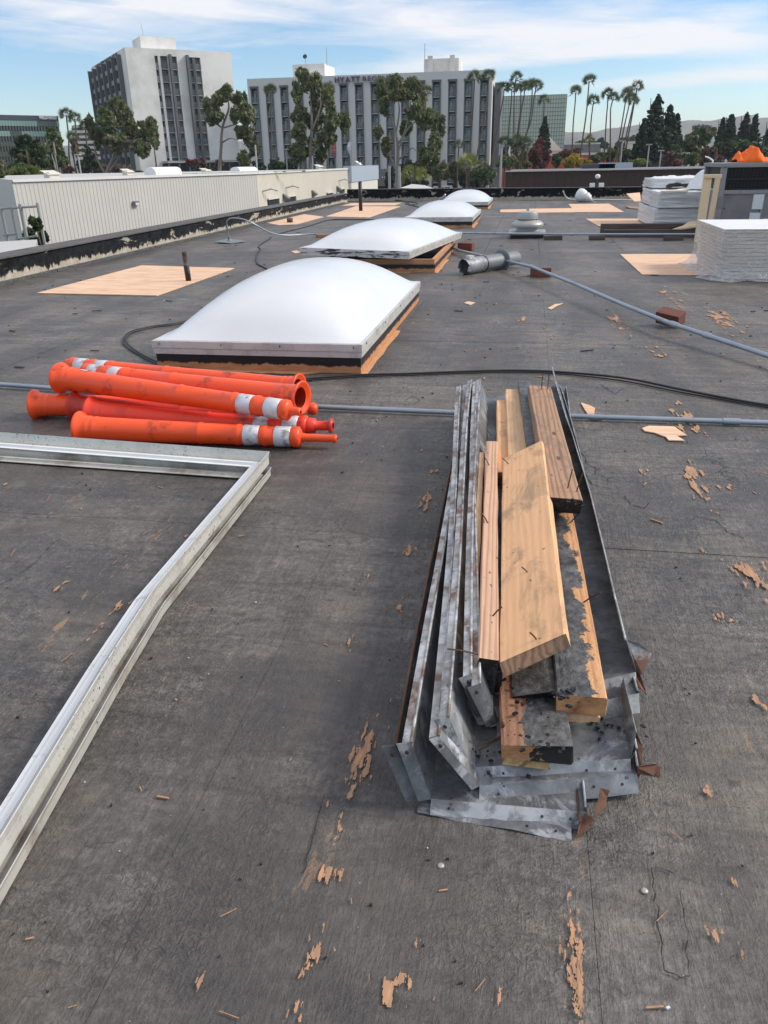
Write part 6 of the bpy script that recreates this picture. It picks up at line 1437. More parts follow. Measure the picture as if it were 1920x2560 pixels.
r3 = empty('board_pallet', (2.05, 15.4, zB), 'low white wrapped pack on the back of the upper stack', 'board stack', 'wrapped insulation board stacks')
wavy_block(r3, 2.03, 14.9, 3.2, 16.0, zB+.02, zB+.17, 'wrap', 'wrapped_stack', seed=5, layers=3, amp=.014, top_amp=.02)
def sack():
    c = Vector((2.98, 14.4, zB+.02)); m = MB(); r = random.Random(8); K, J = 28, 12; vs = []
    for j in range(J+1):
        f = j/J; rr = .38*math.cos(f*math.pi/2*.98)**.55; z = .30*math.sin(f*math.pi/2)
        for k in range(K): a = 6.283*k/K; q = 1+.06*math.sin(3*a+f*4)+.03*math.sin(7*a-f*9)+r.gauss(0, .006); vs.append(c+Vector((math.cos(a)*rr*q*1.15, math.sin(a)*rr*q*.9, z*(1+.05*math.sin(2*a)))))
    m.add(vs, [(j*K+k, j*K+(k+1) % K, (j+1)*K+(k+1) % K, (j+1)*K+k) for j in range(J) for k in range(K)]+[tuple(J*K+k for k in range(K))]); o = m.build('plastic_sheet_bundle', 'white_pl', loc=c, smooth=True)
    tag(o, 'rounded bundle of white plastic sheeting on the upper wrapped stack', 'plastic bundle')
    m = MB(); m.tube(catmull([c+Vector((-.75, .25, .03)), c+Vector((-.6, .2, .06)), c+Vector((-.45, .15, .05)), c+Vector((-.35, .1, .06))], 5), [.012, .03, .04, .035, .03, .04, .035, .03, .02, .03, .03, .03, .03, .03, .02, .01], 7)
    tag(m.build('dark_rag', 'tar', loc=c+Vector((-.5, .2, 0)), smooth=True), 'dark twisted rag lying left of the white plastic bundle', 'rag')
    m = MB(); q = c+Vector((-.12, .1, .36)); m.tube(catmull([q, q+Vector((.03, 0, .05)), q+Vector((-.04, 0, .10)), q+Vector((-.10, 0, .12))], 4), .012, 6); tag(m.build('knotted_tail', 'white_pl', loc=q), 'small knotted white tail sticking up above the plastic bundle', 'plastic tail')
sack()
r4 = empty('board_pallet', (1.76, 7.9, 0), 'nearer stack of insulation boards in wrinkled clear wrap at right edge', 'board stack', 'wrapped insulation board stacks')
zC = zat(1812, 573, 7.9); print('pallet heights', zA, zB, zC)
def stack2():
    x0, y0, x1, y1 = 1.80, 7.93, 3.0, 9.15; nb = 13; h = (zC-.015)/nb; r = random.Random(12)
    for k in range(nb):
        z = .01+k*h; dx = r.uniform(-.012, .012)-.018*(k/nb); dy = r.uniform(-.008, .008); m = MB(); m.box(x0+dx, y0+dy, z+.0025, x1+dx, y1+dy, z+h-.0015); m.build('insulation_board', 'board_edge', r4)
stack2()
MT['film'] = None
def film():
    t = NT('clear_stretch_film'); n = t.noise(t.vec('World', scale=(3, 3, 16)), 3.5, 6, .7, 1.3); t.t.nodes.remove(t.b)
    tr = t.n('ShaderNodeBsdfTransparent'); gl = t.n('ShaderNodeBsdfGlossy'); gl.inputs['Roughness'].default_value = .18; df = t.n('ShaderNodeBsdfDiffuse'); df.inputs[0].default_value = (.75, .75, .77, 1)
    a = t.n('ShaderNodeMixShader'); a.inputs[0].default_value = .5; t.L.new(gl.outputs[0], a.inputs[1]); t.L.new(df.outputs[0], a.inputs[2]); nm = t.bump(n, .8, .03); t.L.new(nm, gl.inputs['Normal']); t.L.new(nm, df.inputs['Normal'])
    b = t.n('ShaderNodeMixShader'); f = t.ramp(n, [(.35, .22), (.62, .72)]); t.L.new(f, b.inputs[0]); t.L.new(tr.outputs[0], b.inputs[1]); t.L.new(a.outputs[0], b.inputs[2]); t.L.new(b.outputs[0], t.o.inputs['Surface']); return t.m
MT['film'] = film()
m = MB(); r = random.Random(2); x0, y0, x1, y1 = 1.765, 7.905, 3.03, 9.18; pts = []
for (a, b) in (((x0, y1), (x0, y0)), ((x0, y0), (x1, y0))):
    for i in range(16): pts.append(Vector((a[0]+(b[0]-a[0])*i/16, a[1]+(b[1]-a[1])*i/16, 0)))
pts.append(Vector((x1, y0, 0))); J = 34; vs = []
for j in range(J+1):
    f = j/J; fl_ = .10*(1-f)**8
    for i, p in enumerate(pts): d = Vector((-1 if i < 17 else 0, -1 if i > 15 else 0, 0)); vs.append(p+d*(fl_*(1.3+.5*math.sin(i*1.9))+r.uniform(-.006, .009)+.006*(j % 2))+Vector((0, 0, .006+f*(zC-.02)+r.uniform(-.004, .004))))
n = len(pts); m.add(vs, [(j*n+i, j*n+i+1, (j+1)*n+i+1, (j+1)*n+i) for j in range(J) for i in range(n-1)]); m.build('stretch_film', 'film', r4, smooth=True)
m = MB(); G = 12; vs = [Vector((1.76+(1.28)*i/G, 7.90+1.29*j/G, zC+.004+(r.gauss(0, .004) if 0 < i < G and 0 < j < G else -.006))) for j in range(G+1) for i in range(G+1)]
m.add(vs, [(j*(G+1)+i, j*(G+1)+i+1, (j+1)*(G+1)+i+1, (j+1)*(G+1)+i) for j in range(G) for i in range(G)]); m.build('top_facer', 'board_top', r4, smooth=True)

# air conditioning unit
def unit():
    Yn = 12.15; n0 = PY(1806, 412, Yn); X0 = n0.x; H = PY(1850, 407, Yn).z; Yf = Yn
    while PY(1763, 410, Yf).x > X0-.001 and False: Yf += .05
    for k in range(200):
        Yq = Yn+k*.02
        if PY(1763, 410, Yq).x >= X0: Yf = Yq; break
    X1 = X0+1.55; root = empty('air_conditioning_unit', ((X0+X1)/2, (Yn+Yf)/2, 0), 'grey rooftop air conditioning unit with black coil grille, right edge', 'air conditioner')
    zm = PY(1820, 478, Yn).z; p_ = .075
    m = MB(); m.box(X0+.02, Yn+.02, .12, X1-.02, Yf-.02, zm-.02); m.build('lower_cabinet', 'unit', root)
    m = MB(); m.box(X0-.02, Yn-.02, .0, X1, Yf+.02, .119); m.build('base_curb', 'darkbeam', root)
    m = MB(); m.box(X0-.015, Yn-.02, H-.05, X1+.02, Yf+.02, H); m.build('top_lid', 'unit_lt', root, bevel=.006)
    for (x, y) in ((X0, Yn), (X0, Yf-p_), (X1-p_, Yn), (X1-p_, Yf-p_)):
        m = MB(); m.box(x, y, .12, x+p_, y+p_, H-.051); m.build('corner_post', 'unit_lt', root, bevel=.004)
    m = MB(); m.box(X0+p_+.001, Yn-.004, zm-.035, X1-p_-.001, Yn+.03, zm+.01); m.build('mid_rail', 'unit_lt', root)
    m = MB(); m.box(X0+p_+.002, Yn+.05, zm+.012, X1-p_-.002, Yn+.08, H-.055); m.build('coil', 'coil', root)
    m = MB(); m.box(X0+.05, Yn+p_+.002, zm+.012, X0+.08, Yf-p_-.002, H-.055); m.build('side_coil', 'coil', root)
    m = MB(); w = X1-X0-2*p_
    for i in range(30): x = X0+p_+.02+w*i/30; m.box(x-.003, Yn+.012, zm+.014, x+.003, Yn+.018, H-.056)
    for i in range(11): z = zm+.03+(H-zm-.09)*i/10; m.box(X0+p_+.003, Yn+.006, z-.003, X1-p_-.003, Yn+.0115, z+.003)
    m.build('guard_grille', 'grille', root)
    z0 = (zm+H)/2-.03; m = MB(); m.box(X0+p_+.003, Yn-.001, z0-.012, X1-p_-.003, Yn+.005, z0+.012); m.build('grille_bar', 'coil', root)
    def plate(x0, y0, x1, y1, mat, nm):
        a = PY(x0, y0, Yn-.003); b = PY(x1, y1, Yn-.003); m = MB(); m.box(a.x, Yn-.008, b.z, b.x, Yn+.019, a.z); return m.build(nm, mat, root)
    plate(1885, 486, 1905, 523, 'label_w', 'rating_label'); plate(1875, 532, 1898, 551, 'label_w', 'rating_label'); plate(1797, 492, 1806, 520, 'duct', 'switch_box')
    for (x, y) in ((1812, 521), (1819, 486), (1851, 480)):
        a = PY(x, y, Yn-.002); m = MB(); m.lathe(a, (0, -1, 0), [(-.02, .006), (.004, .006)], 8, False, True); m.build('screw', 'tar', root)
    # service panel seam
    a = PY(1908, 480, Yn); m = MB(); m.box(a.x, Yn-.006, .13, a.x+.03, Yn+.019, zm-.04); m.build('panel_edge', 'unit_lt', root)
    return X0, Yn, H, X1, Yf
UX0, UYn, UH, UX1, UYf = unit()
def cloth():
    m = MB(); r = random.Random(17); c0 = PY(1823, 406, UYn+.5); c1 = PY(1905, 406, UYn+.5); L = c1.x-c0.x; K, J = 40, 16; vs = []
    prof = [(0, .02), (.06, .07), (.12, .11), (.2, .10), (.3, .12), (.42, .16), (.55, .19), (.65, .15), (.75, .09), (.85, .05), (.95, .025), (1, .01)]
    def ph(u):
        for i in range(len(prof)-1):
            if prof[i][0] <= u <= prof[i+1][0]: t_ = (u-prof[i][0])/(prof[i+1][0]-prof[i][0]); return prof[i][1]*(1-t_)+prof[i+1][1]*t_
        return 0
    for j in range(J+1):
        v = j/J; env = math.sin(math.pi*v)**.6
        for k in range(K+1):
            u = k/K; f = .018*math.sin(u*22+v*7)+.014*math.sin(u*41-v*11)+.010*math.sin(v*26+u*5)
            vs.append(Vector((c0.x+u*L+.02*math.sin(v*9), UYn+.02+v*.48+.03*math.sin(u*8), UH+.004+max(0, (ph(u)+f)*env*.98))))
    m.add(vs, [(j*(K+1)+k, j*(K+1)+k+1, (j+1)*(K+1)+k+1, (j+1)*(K+1)+k) for j in range(J) for k in range(K)]); o = m.build('orange_cloth', 'vest', loc=(c0.x+L/2, UYn+.2, UH), smooth=True)
    md = o.modifiers.new('s', 'SOLIDIFY'); md.thickness = .006; md.offset = 1
    tag(o, 'crumpled bright orange cloth on top of the air conditioning unit', 'cloth')
cloth()
# pine posts leaning on the unit, joined by a plate
def posts():
    root = empty('pine_post_frame', P(1747, 607, 0), 'two new pine posts with a top plate standing at the unit corner', 'post frame')
    def post(pb, ztp, pt, w, d, nm='post'):
        b = P(*pb, .001); t_ = PY(pt[0], pt[1], b.y+.02); ax = (t_-b); L = ax.length; ax.normalize(); sx_ = Vector((1, 0, 0)); sx_ = (sx_-ax*sx_.dot(ax)).normalized(); sy_ = ax.cross(sx_)
        m = MB(); m.box(0, -w/2, -d/2, L, w/2, d/2); o = m.build(nm, 'post', root, bevel=.003) if False else None
        me = MB(); me.box(0, -w/2, -d/2, L, w/2, d/2); o = me.build(nm, 'post', None, bevel=.003); o.parent = root; M_ = Matrix((ax, sx_, sy_)).transposed().to_4x4(); M_.translation = b-wloc(root); o.matrix_local = M_
        return t_
    t1 = post((1745, 607), 0, (1769, 445), .105, .04); t2 = post((1767, 600), 0, (1795, 443), .055, .09)
    a = PY(1761, 441, t1.y-.02); b = PY(1804, 440, t1.y-.02); m = MB(); m.box(a.x, t1.y-.05, a.z-.02, b.x, t1.y+.06, a.z+.022); m.build('top_plate', 'post', root, bevel=.003)
posts()
# plywood offcuts leaning by the far end of the pallets
m = MB(); m.slab([PY(1566, 484, 17.6), PY(1600, 481, 17.9), PY(1602, 502, 17.2), PY(1585, 502, 17.1)], .02); tag(m.build('plywood_offcut', 'ply', loc=PY(1585, 495, 17.5)), 'plywood offcut leaning left of the upper wrapped stack', 'plywood offcut')
m = MB(); m.slab([P(1562, 513, .05), P(1580, 516, .02), P(1598, 516, .02), P(1600, 522, .02), P(1575, 520, .02)], .015); tag(m.build('plywood_offcut', 'w_brown', loc=P(1580, 517, 0)), 'dark splintered offcut on the roof left of the wrapped stacks', 'plywood offcut')
# ================================================================== FOREGROUND: delineator tubes
def tube_post(label, A, B, mat, bands=True, knob='loop', bend=0.0, rs=1.12, sticker=False, bandmat='reflect', roll=0.0, handle_len=.14, base_tilt=0):
    """fallen traffic delineator: A = flared base end centre, B = handle end centre"""
    A = Vector(A); B = Vector(B); d = (B-A); Lt = d.length; d.normalize(); L = Lt-handle_len
    root = empty('traffic_delineator', A.lerp(B, .5)*1.0, label, 'traffic post', 'fallen orange traffic delineators in a heap')
    K = 28; side = d.cross(Vector((0, 0, 1))).normalized()
    def cen(t): return A+d*t+Vector((0, 0, -bend*4*(t/L)*(1-t/L))) + side*0
    def ringset(prof):
        vs = []; x = d.cross(Vector((0, 0, 1))).normalized(); y = x.cross(d)
        for (t, r) in prof:
            c = cen(t); vs += [c+(x*math.cos(6.28318*k/K)+y*math.sin(6.28318*k/K))*r*rs for k in range(K)]
        return vs
    def lath(m, prof): vs = ringset(prof); m.add(vs, [(i*K+k, i*K+(k+1) % K, (i+1)*K+(k+1) % K, (i+1)*K+k) for i in range(len(prof)-1) for k in range(K)])
    b1, b2 = L-.235, L-.105; bw = .066
    prof = [(.012, .040), (.004, .056), (.0, .063), (.006, .0645), (.012, .062), (.022, .053), (.040, .048), (.048, .0485), (.056, .0485), (.059, .0465), (.075, .0460), (.078, .0472), (.084, .0472), (.087, .0455)]
    for i in range(1, 8): t = .087+(L*.55-.087)*i/8; prof.append((t, .0455-.006*(i/8)))
    t0 = L*.55; prof += [(t0, .0392), (t0+.004, .0415), (t0+.012, .0415), (t0+.016, .039), (b1-.035, .0372), (b1-.03, .040), (b1-.018, .040), (b1-.012, .0366), (b1+bw/2, .0362), (b1+bw+.008, .036), (b1+bw+.014, .0395), (b1+bw+.028, .0395), (b1+bw+.034, .0358),
              (b2+bw+.006, .0350), (b2+bw+.012, .0385), (L-.008, .0385), (L, .030), (L+.004, .018)]
    m = MB(); lath(m, prof); o = m.build('body', mat, root, smooth=True)
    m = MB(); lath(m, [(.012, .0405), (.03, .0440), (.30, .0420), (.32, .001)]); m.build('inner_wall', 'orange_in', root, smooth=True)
    if bands:
        for b in (b1, b2):
            m = MB(); lath(m, [(b, .0362), (b+.0015, .0382), (b+bw/2, .0378), (b+bw-.0015, .0374), (b+bw, .0355)]); m.build('reflective_band', bandmat, root, smooth=True)
    m = MB(); hl = handle_len
    if knob == 'loop': pr = [(L+.002, .018), (L+.012, .0155), (L+.02, .0145), (L+hl-.02, .0135), (L+hl-.012, .0155), (L+hl-.003, .0150), (L+hl, .006)]
    elif knob == 'tee': pr = [(L+.002, .030), (L+.03, .0285), (L+.034, .018), (L+hl-.018, .0175), (L+hl-.014, .027), (L+hl-.003, .027), (L+hl, .012)]
    else: pr = [(L+.002, .016), (L+.03, .012), (L+hl-.05, .011), (L+hl-.045, .022), (L+hl-.02, .027), (L+hl-.003, .018), (L+hl, .004)]
    lath(m, pr); m.build('handle', mat, root, smooth=True)
    if sticker:
        x = side; y = x.cross(d); m = MB(); n_ = 6; vs = []
        for t in (.125, .165):
            for k in range(n_+1): a = R(sticker+ (k/n_-.5)*42); c = cen(t); vs.append(c+(-x*math.cos(a)+Vector((0, 0, 1))*math.sin(a))*.0468*rs)
        m.add(vs, [(k, k+1, n_+1+k+1, n_+1+k) for k in range(n_)]); m.build('sticker', 'sticker', root, smooth=True)
    return root
def T(px, py, z): return P(px, py, z)
def seg(pa, za, pb, zb, Lr=1.14):
    a = T(*pa, za); b = T(*pb, zb); return a, a+(b-a).normalized()*Lr
# resting heights: base flare radius .058, body .04, second layer about .12
a, b = seg((198, 1070), .054, (843, 1097), .040); tube_post('front orange tube of the heap with two grey white bands and a thin handle', a, (T(843, 1097, .040)), 'orange', handle_len=.15)
tube_post('faded red orange tube with scuffed white bands, second from the front', T(228, 1030, .055), T(833, 1068, .045), 'orange2', bend=.012, knob='tee', handle_len=.11)
tube_post('old dark orange tube mostly hidden under the diagonal one', T(186, 1016, .056), T(760, 1052, .045), 'orange3', bend=.006, bands=False)
tube_post('tube whose flared base pokes out farthest left of the heap', T(86, 1012, .056), T(795, 1022, .042), 'orange', bend=.0, knob='ball', handle_len=.13, sticker=70)
tube_post('orange tube lying diagonally on top of the heap, base at left', T(150, 945, .175), T(752, 1030, .135), 'orange', sticker=72, bend=.0, handle_len=.05)
tube_post('orange tube on top of the heap with open flared mouth at the right', T(757, 995, .150), T(175, 925, .150), 'orange', handle_len=.10)
tube_post('rearmost orange tube of the heap, bands at the left end', T(750, 972, .095), T(168, 912, .110), 'orange', handle_len=.03, knob='tee')
m = MB(); c = P(765, 1012, .045); m.lathe(c, (1, .1, .1), [(0, .02), (.01, .03), (.02, .02)], 12); tag(m.build('yellow_cord', 'yellow', loc=c, smooth=True), 'bit of yellow cord tied at the red ball knob', 'cord')

# ================================================================== FOREGROUND: cast-off frame of painted metal
def sweep(m, path, prof, th=.0025):
    """sweep an open profile (outward offset, height) along a path with mitred corners; outward = right of travel"""
    pts = [Vector(p) for p in path]; n = len(pts); rows = []
    for i, p in enumerate(pts):
        d0 = (pts[i]-pts[i-1]).normalized() if i else (pts[1]-pts[0]).normalized(); d1_ = (pts[i+1]-pts[i]).normalized() if i < n-1 else d0
        n0 = Vector((d0.y, -d0.x, 0)).normalized(); n1 = Vector((d1_.y, -d1_.x, 0)).normalized(); bn = (n0+n1); bn = bn/max(.4, bn.length*bn.length/2)
        rows.append([p+bn*o+Vector((0, 0, z)) for o, z in prof])
    k = len(prof)
    for i in range(n-1):
        for j in range(k-1): m.sheet(rows[i][j], rows[i+1][j], rows[i+1][j+1], rows[i][j+1], th)
def frame_piece():
    root = empty('cast_off_skylight_surround', P(500, 1300, 0), 'bent pale metal skylight frame lying at left, upper of two nested ones', 'metal surround', 'cast-off skylight surrounds')
    root2 = empty('cast_off_skylight_surround', P(480, 1320, 0), 'dirty metal skylight frame lying under the upper one at left', 'metal surround', 'cast-off skylight surrounds')
    # outer bottom edge of the skirt; travel: from the left end to the corner, then towards the camera
    up = [(-3.3, 2.70, .052), (-2.05, 2.66, .055), (-.905, 2.565, .058)]; dn = [(-.905, 2.565, .058), (-.872, 1.62, .055), (-.83, 1.22, .055), (-.775, .78, .058), (-.72, .30, .06)]
    # skirt (upright face) plus inward flange with a raised bead, upside down
    prof_skirt = [(0, .0), (.004, .052)]; prof_fl = [(-.002, .001), (-.018, .004), (-.022, .011), (-.034, .011), (-.038, .004), (-.062, .003)]
    for nm, pth in (('rear_arm', up), ('side_arm', dn)):
        pass
    MI = 'gutter'
    # the outward side is away from the frame's inside; travelling +x then -y keeps it on the left hand -> negate offsets
    def neg(pr): return [(-o, z) for o, z in pr]
    def arm(parent, pth, mats, lowz=0.0, skh=.055):
        pth = [Vector(p)+Vector((0, 0, lowz)) for p in pth]
        m = MB(); sweep(m, pth, [(0, 0), (.003 if False else 0, skh*.55), (-.006, skh)], .002); m.build('skirt', mats[0], parent)
        m = MB(); sweep(m, pth, [(-w_, z_) for w_, z_ in ((-.0, .0),)] + [], .002) if False else None
        m = MB(); sweep(m, pth, [(.001, .0), (.020, .003), (.024, .012), (.036, .012), (.040, .003), (.060, .002)], .002); m.build('flange', mats[1], parent)
    full = up[:-1]+dn
    arm_up = [(-3.3, 2.72, .036), (-2.05, 2.68, .037), (-.903, 2.59, .038), (-.888, 1.59, .034), (-.854, 1.30, .034), (-.778, .78, .036), (-.71, .30, .04)]
    arm_dn = [(-3.3, 2.64, .0), (-2.05, 2.625, .002), (-1.4, 2.59, .002), (-.89, 2.56, .004), (-.872, 1.592, .002), (-.838, 1.31, .002), (-.757, .733, .003), (-.69, .28, .004)]
    def mirrored(path): return path
    for par, path, mats, skh in ((root, arm_up, ('gutter', 'gutter_white'), .047), (root2, arm_dn, ('gutter_dirty', 'gutter_dirty'), .031)):
        n = len(path); ci = 2 if par is root else 3
        for nm, pp in (('rear', path[:ci+1]), ('side', path[ci:])):
            pass
        m = MB(); sweep(m, path, [(0, 0), (0, skh*.6), (-.004, skh)], .002); o = m.build('skirt', mats[0], par)
        # inward is to the right of travel in plan (towards -y then -x), so positive offsets
        m = MB(); sweep(m, path, [(.003, .001), (.020, .004), (.024, .012), (.038, .012), (.042, .004), (.056, .003)], .002); m.build('flange', mats[1], par)
        for q in ((.30, .5), (.62, .5), (.85, .5)) if par is root2 else ((.25, .3), (.6, .3), (.9, .3)):
            i0 = Vector(path[ci]); i1 = Vector(path[-1]); c = i0.lerp(i1, q[0])
            for j in range(ci, n-1):
                a_, b_ = Vector(path[j]), Vector(path[j+1])
                if a_.y >= c.y >= b_.y: t_ = (a_.y-c.y)/(a_.y-b_.y); c = a_.lerp(b_, t_)
            mm = MB(); mm.lathe(c+Vector((-.001, 0, skh*q[1])), (1, .05, 0), [(0, .0052), (.003, .004)], 10, False, True); mm.build('rivet', 'nail', par)
frame_piece()

# ================================================================== FOREGROUND: scrap pile of sheet metal trays and boards
def tray(label, NL, NR, FL, FR, z, hl, hr, leanl, leanr, mats, lip=.034, lipdrop=.024, flange=True, far_hl=None, far_hr=None, torn=True, zf=None, edge='galv_rust', seed=1, wallflange=.032, toplip=.016, stub=0):
    """long folded sheet metal tray: floor, two upright sides, folded lips at the near end"""
    zf = z+.02 if zf is None else zf
    NL, NR = P(*NL, z), P(*NR, z); FL, FR = Vector((FL[0], FL[1], zf)), Vector((FR[0], FR[1], zf)); r = random.Random(seed)
    cat = 'metal tray'; c = (NL+NR+FL+FR)/4; root = empty('sheet_metal_tray', (c.x, c.y, 0), label, cat, 'old galvanised trays in the scrap pile')
    ax = ((FL+FR)-(NL+NR)).normalized(); left = (NL-NR).normalized(); fhl = far_hl or hl; fhr = far_hr or hr
    NS = 12; L, Rr, TL, TR = [], [], [], []
    for i in range(NS+1):
        t = i/NS; a = NL.lerp(FL, t); b = NR.lerp(FR, t); sag = .004*math.sin(t*9+seed)
        L.append(a); Rr.append(b); h1_ = hl+(fhl-hl)*t; h2_ = hr+(fhr-hr)*t; w1_ = left*(leanl+.006*math.sin(t*5+seed)); w2_ = left*(-leanr-.008*math.sin(t*6+seed*2))
        TL.append(a+w1_+Vector((0, 0, h1_+r.uniform(-.002, .002)))); TR.append(b+w2_+Vector((0, 0, h2_+r.gauss(0, .003))))
    m = MB()
    for i in range(NS): m.sheet(L[i], Rr[i], Rr[i+1], L[i+1])
    m.build('floor_panel', mats[0], root)
    m = MB()
    for i in range(NS): m.sheet(TL[i], L[i], L[i+1], TL[i+1])
    m.build('side_panel', mats[1], root)
    m = MB()
    for i in range(NS): m.sheet(Rr[i], TR[i], TR[i+1], Rr[i+1])
    m.build('side_panel', mats[2], root)
    # folded strip along the top of the left side, rusty and chalky
    if toplip:
        m = MB(); o2 = left*toplip
        for i in range(NS): m.sheet(TL[i]+o2+Vector((0, 0, -.003)), TL[i]+Vector((0, 0, .001)), TL[i+1]+Vector((0, 0, .001)), TL[i+1]+o2+Vector((0, 0, -.003)))
        m.build('folded_top_strip', 'galv_rust', root)
    # rolled top edges
    m = MB(); m.tube([p for p in TL], .0032, 6); m.build('rolled_edge', edge, root, smooth=True)
    m = MB(); m.tube([p for p in TR], .0022, 6); m.build('rolled_edge', 'galv_light' if edge != 'rust' else 'rust', root, smooth=True)
    # near lips
    out = -ax
    a, b = NL, NR; c_, d_ = NR+out*lip+Vector((0, 0, -lipdrop)), NL+out*lip+Vector((0, 0, -lipdrop)); c_.z = max(c_.z, .002); d_.z = max(d_.z, .002)
    k = 8; m = MB()
    for i in range(k):
        t0, t1 = i/k, (i+1)/k; wob = lambda t: Vector((0, 0, .0025*math.sin(t*11+seed)))
        m.sheet(d_.lerp(c_, t0)+wob(t0), d_.lerp(c_, t1)+wob(t1), a.lerp(b, t1), a.lerp(b, t0), .0014)
    lipo = m.build('end_lip', mats[3], root)
    for q in (.12, .72, .9):
        mm = MB(); pp = d_.lerp(c_, q).lerp(a.lerp(b, q), .5)+Vector((0, 0, .0012)); nn = (b-a).cross(a-d_).normalized(); nn = nn if nn.z > 0 else -nn
        mm.lathe(pp, nn, [(0, .0026), (.0008, .002)], 8, False, True); mm.build('nail_hole', 'tar', lipo)
    if flange:
        tl = TL[0]; wf = wallflange; o1 = left*wf*.75+out*.012+Vector((0, 0, .004))
        m = MB(); m.sheet(tl+o1, L[0]+o1*.9+Vector((0, 0, -.002)), L[0]+out*.001, tl+out*.001, .0014); fl_ = m.build('end_flange', mats[3], root)
        mm = MB(); pp = (tl+L[0])/2+o1*.5+(tl-L[0])*.35; mm.lathe(pp+out*.002, out+left*.2, [(0, .0045), (.001, .003)], 8, False, True); mm.build('nail_hole', 'nail', fl_)
    if stub:
        m = MB(); a_, b_ = Rr[0], Rr[0].lerp(Rr[-1], .075); u_ = Vector((0, 0, stub)); m.sheet(a_, b_, b_+u_*.75-left*.004, a_+u_-left*.004, .0014); m.build('side_panel', 'galv', root)
    if torn:
        tr = TR[0]; m = MB(); pts = [Rr[0], tr]; rr_ = [Rr[0]-left*.05+out*.02+Vector((0, 0, .02)), tr-left*.03+out*.012+Vector((0, 0, -.012))]; n_ = 6; prev = None
        for i in range(n_+1):
            t = i/n_; a_ = Rr[0].lerp(tr, t); b_ = a_-left*(.012+r.uniform(.008, .034))+out*r.uniform(-.012, .02)+Vector((0, 0, r.uniform(-.006, .008)))
            if prev: m.sheet(prev[0], a_, b_, prev[1], .0013)
            prev = (a_, b_)
        m.build('torn_corner', 'rust', root)
    return root
G = ('galv', 'galv_light', 'galv_dark', 'galv')
tray('outermost bottom tray of the scrap pile with rust brown left edge', (1047, 2001), (1428, 2069), (-.205, 3.30), (.125, 3.62), .006, .118, .012, .036, .006, ('galv', 'galv', 'galv', 'galv'), far_hl=.10, edge='rust', seed=1, torn=False, lip=.026, toplip=0)
tray('second tray up, its left side showing a pale streaked top edge', (1078, 1997), (1466, 2030), (-.195, 3.34), (.130, 3.60), .018, .122, .010, .030, .004, ('galv', 'galv_light', 'galv', 'galv'), edge='galv_rust', seed=2, torn=False, lip=.024)
tray('third tray up with a long rusty left rim, turned a little to the right', (1199, 1964), (1594, 1933), (-.172, 3.28), (.20, 3.60), .034, .120, .020, .075, .0, ('galv', 'galv_light', 'galv', 'galv'), edge='galv_rust', seed=3, lip=.026, wallflange=.02)
tray('fourth tray up holding the lowest boards', (1180, 1918), (1577, 1897), (-.155, 3.32), (.205, 3.60), .048, .118, .022, .050, .0, ('galv', 'galv_light', 'galv_dark', 'galv'), edge='galv_rust', seed=4, torn=False, lip=.024, stub=.062)
tray('fifth tray, shorter, its lip peeping out right of the orange board', (1243, 1805), (1597, 1733), (-.145, 3.30), (.185, 3.60), .072, .098, .008, .045, .0, ('galv_dark', 'galv', 'galv_dark', 'galv'), edge='galv_rust', seed=5, torn=False, lip=.030)
tray('uppermost dark lined tray with tall right side', (1225, 1770), (1590, 1680), (-.135, 3.32), (.176, 3.58), .086, .090, .085, .045, -.032, ('galv_dark', 'galv', 'galv_dark', 'galv'), edge='galv_rust', seed=6, torn=False, lip=.028)
# far left corner sheet standing tall
m = MB(); m.sheet(P(1196, 984, .175), P(1176, 1115, .14), P(1196, 1200, .07), P(1238, 1050, .05), .0015); tag(m.build('metal_sheet', 'galv_light', loc=P(1200, 1090, .05)), 'upright pale metal sheet at the far left end of the pile', 'metal sheet')
# torn rusted corner pieces at the right
def shard(label, pxs, mat='rust'):
    pts = [P(x, y, z) for x, y, z in pxs]; c = sum(pts, Vector())/len(pts); m = MB()
    for i in range(1, len(pts)-1): m.add([pts[0], pts[i], pts[i+1], pts[0]-Vector((0, 0, .002)), pts[i]-Vector((0, 0, .002)), pts[i+1]-Vector((0, 0, .002))], [(0, 1, 2), (5, 4, 3), (0, 3, 4, 1), (1, 4, 5, 2), (2, 5, 3, 0)])
    tag(m.build('torn_metal_corner', mat, loc=c), label, 'torn metal', 'torn rusty corners on the right of the pile')
shard('torn corner with rust and white patch, right side of the pile', [(1566, 1600, .10), (1598, 1608, .11), (1630, 1632, .10), (1606, 1686, .08), (1582, 1672, .075), (1590, 1640, .09)], 'galv_rust')
shard('narrow spike of torn rusty metal below the white patched corner', [(1582, 1674, .07), (1600, 1684, .07), (1617, 1737, .045), (1603, 1722, .06), (1590, 1715, .06)])
shard('ragged rusty strip on the right side, middle height', [(1582, 1828, .055), (1592, 1832, .06), (1606, 1866, .05), (1605, 1918, .04), (1598, 1946, .03), (1583, 1910, .045), (1577, 1870, .05)])
shard('rusty flap at the lower right corner of the pile', [(1500, 1970, .055), (1524, 1976, .05), (1518, 1992, .04), (1514, 2018, .035), (1487, 2044, .03), (1498, 2012, .04)])
shard('dark rust flap at the very bottom right of the pile', [(1464, 2032, .02), (1486, 2048, .02), (1462, 2080, .012), (1442, 2094, .006), (1448, 2058, .015)])

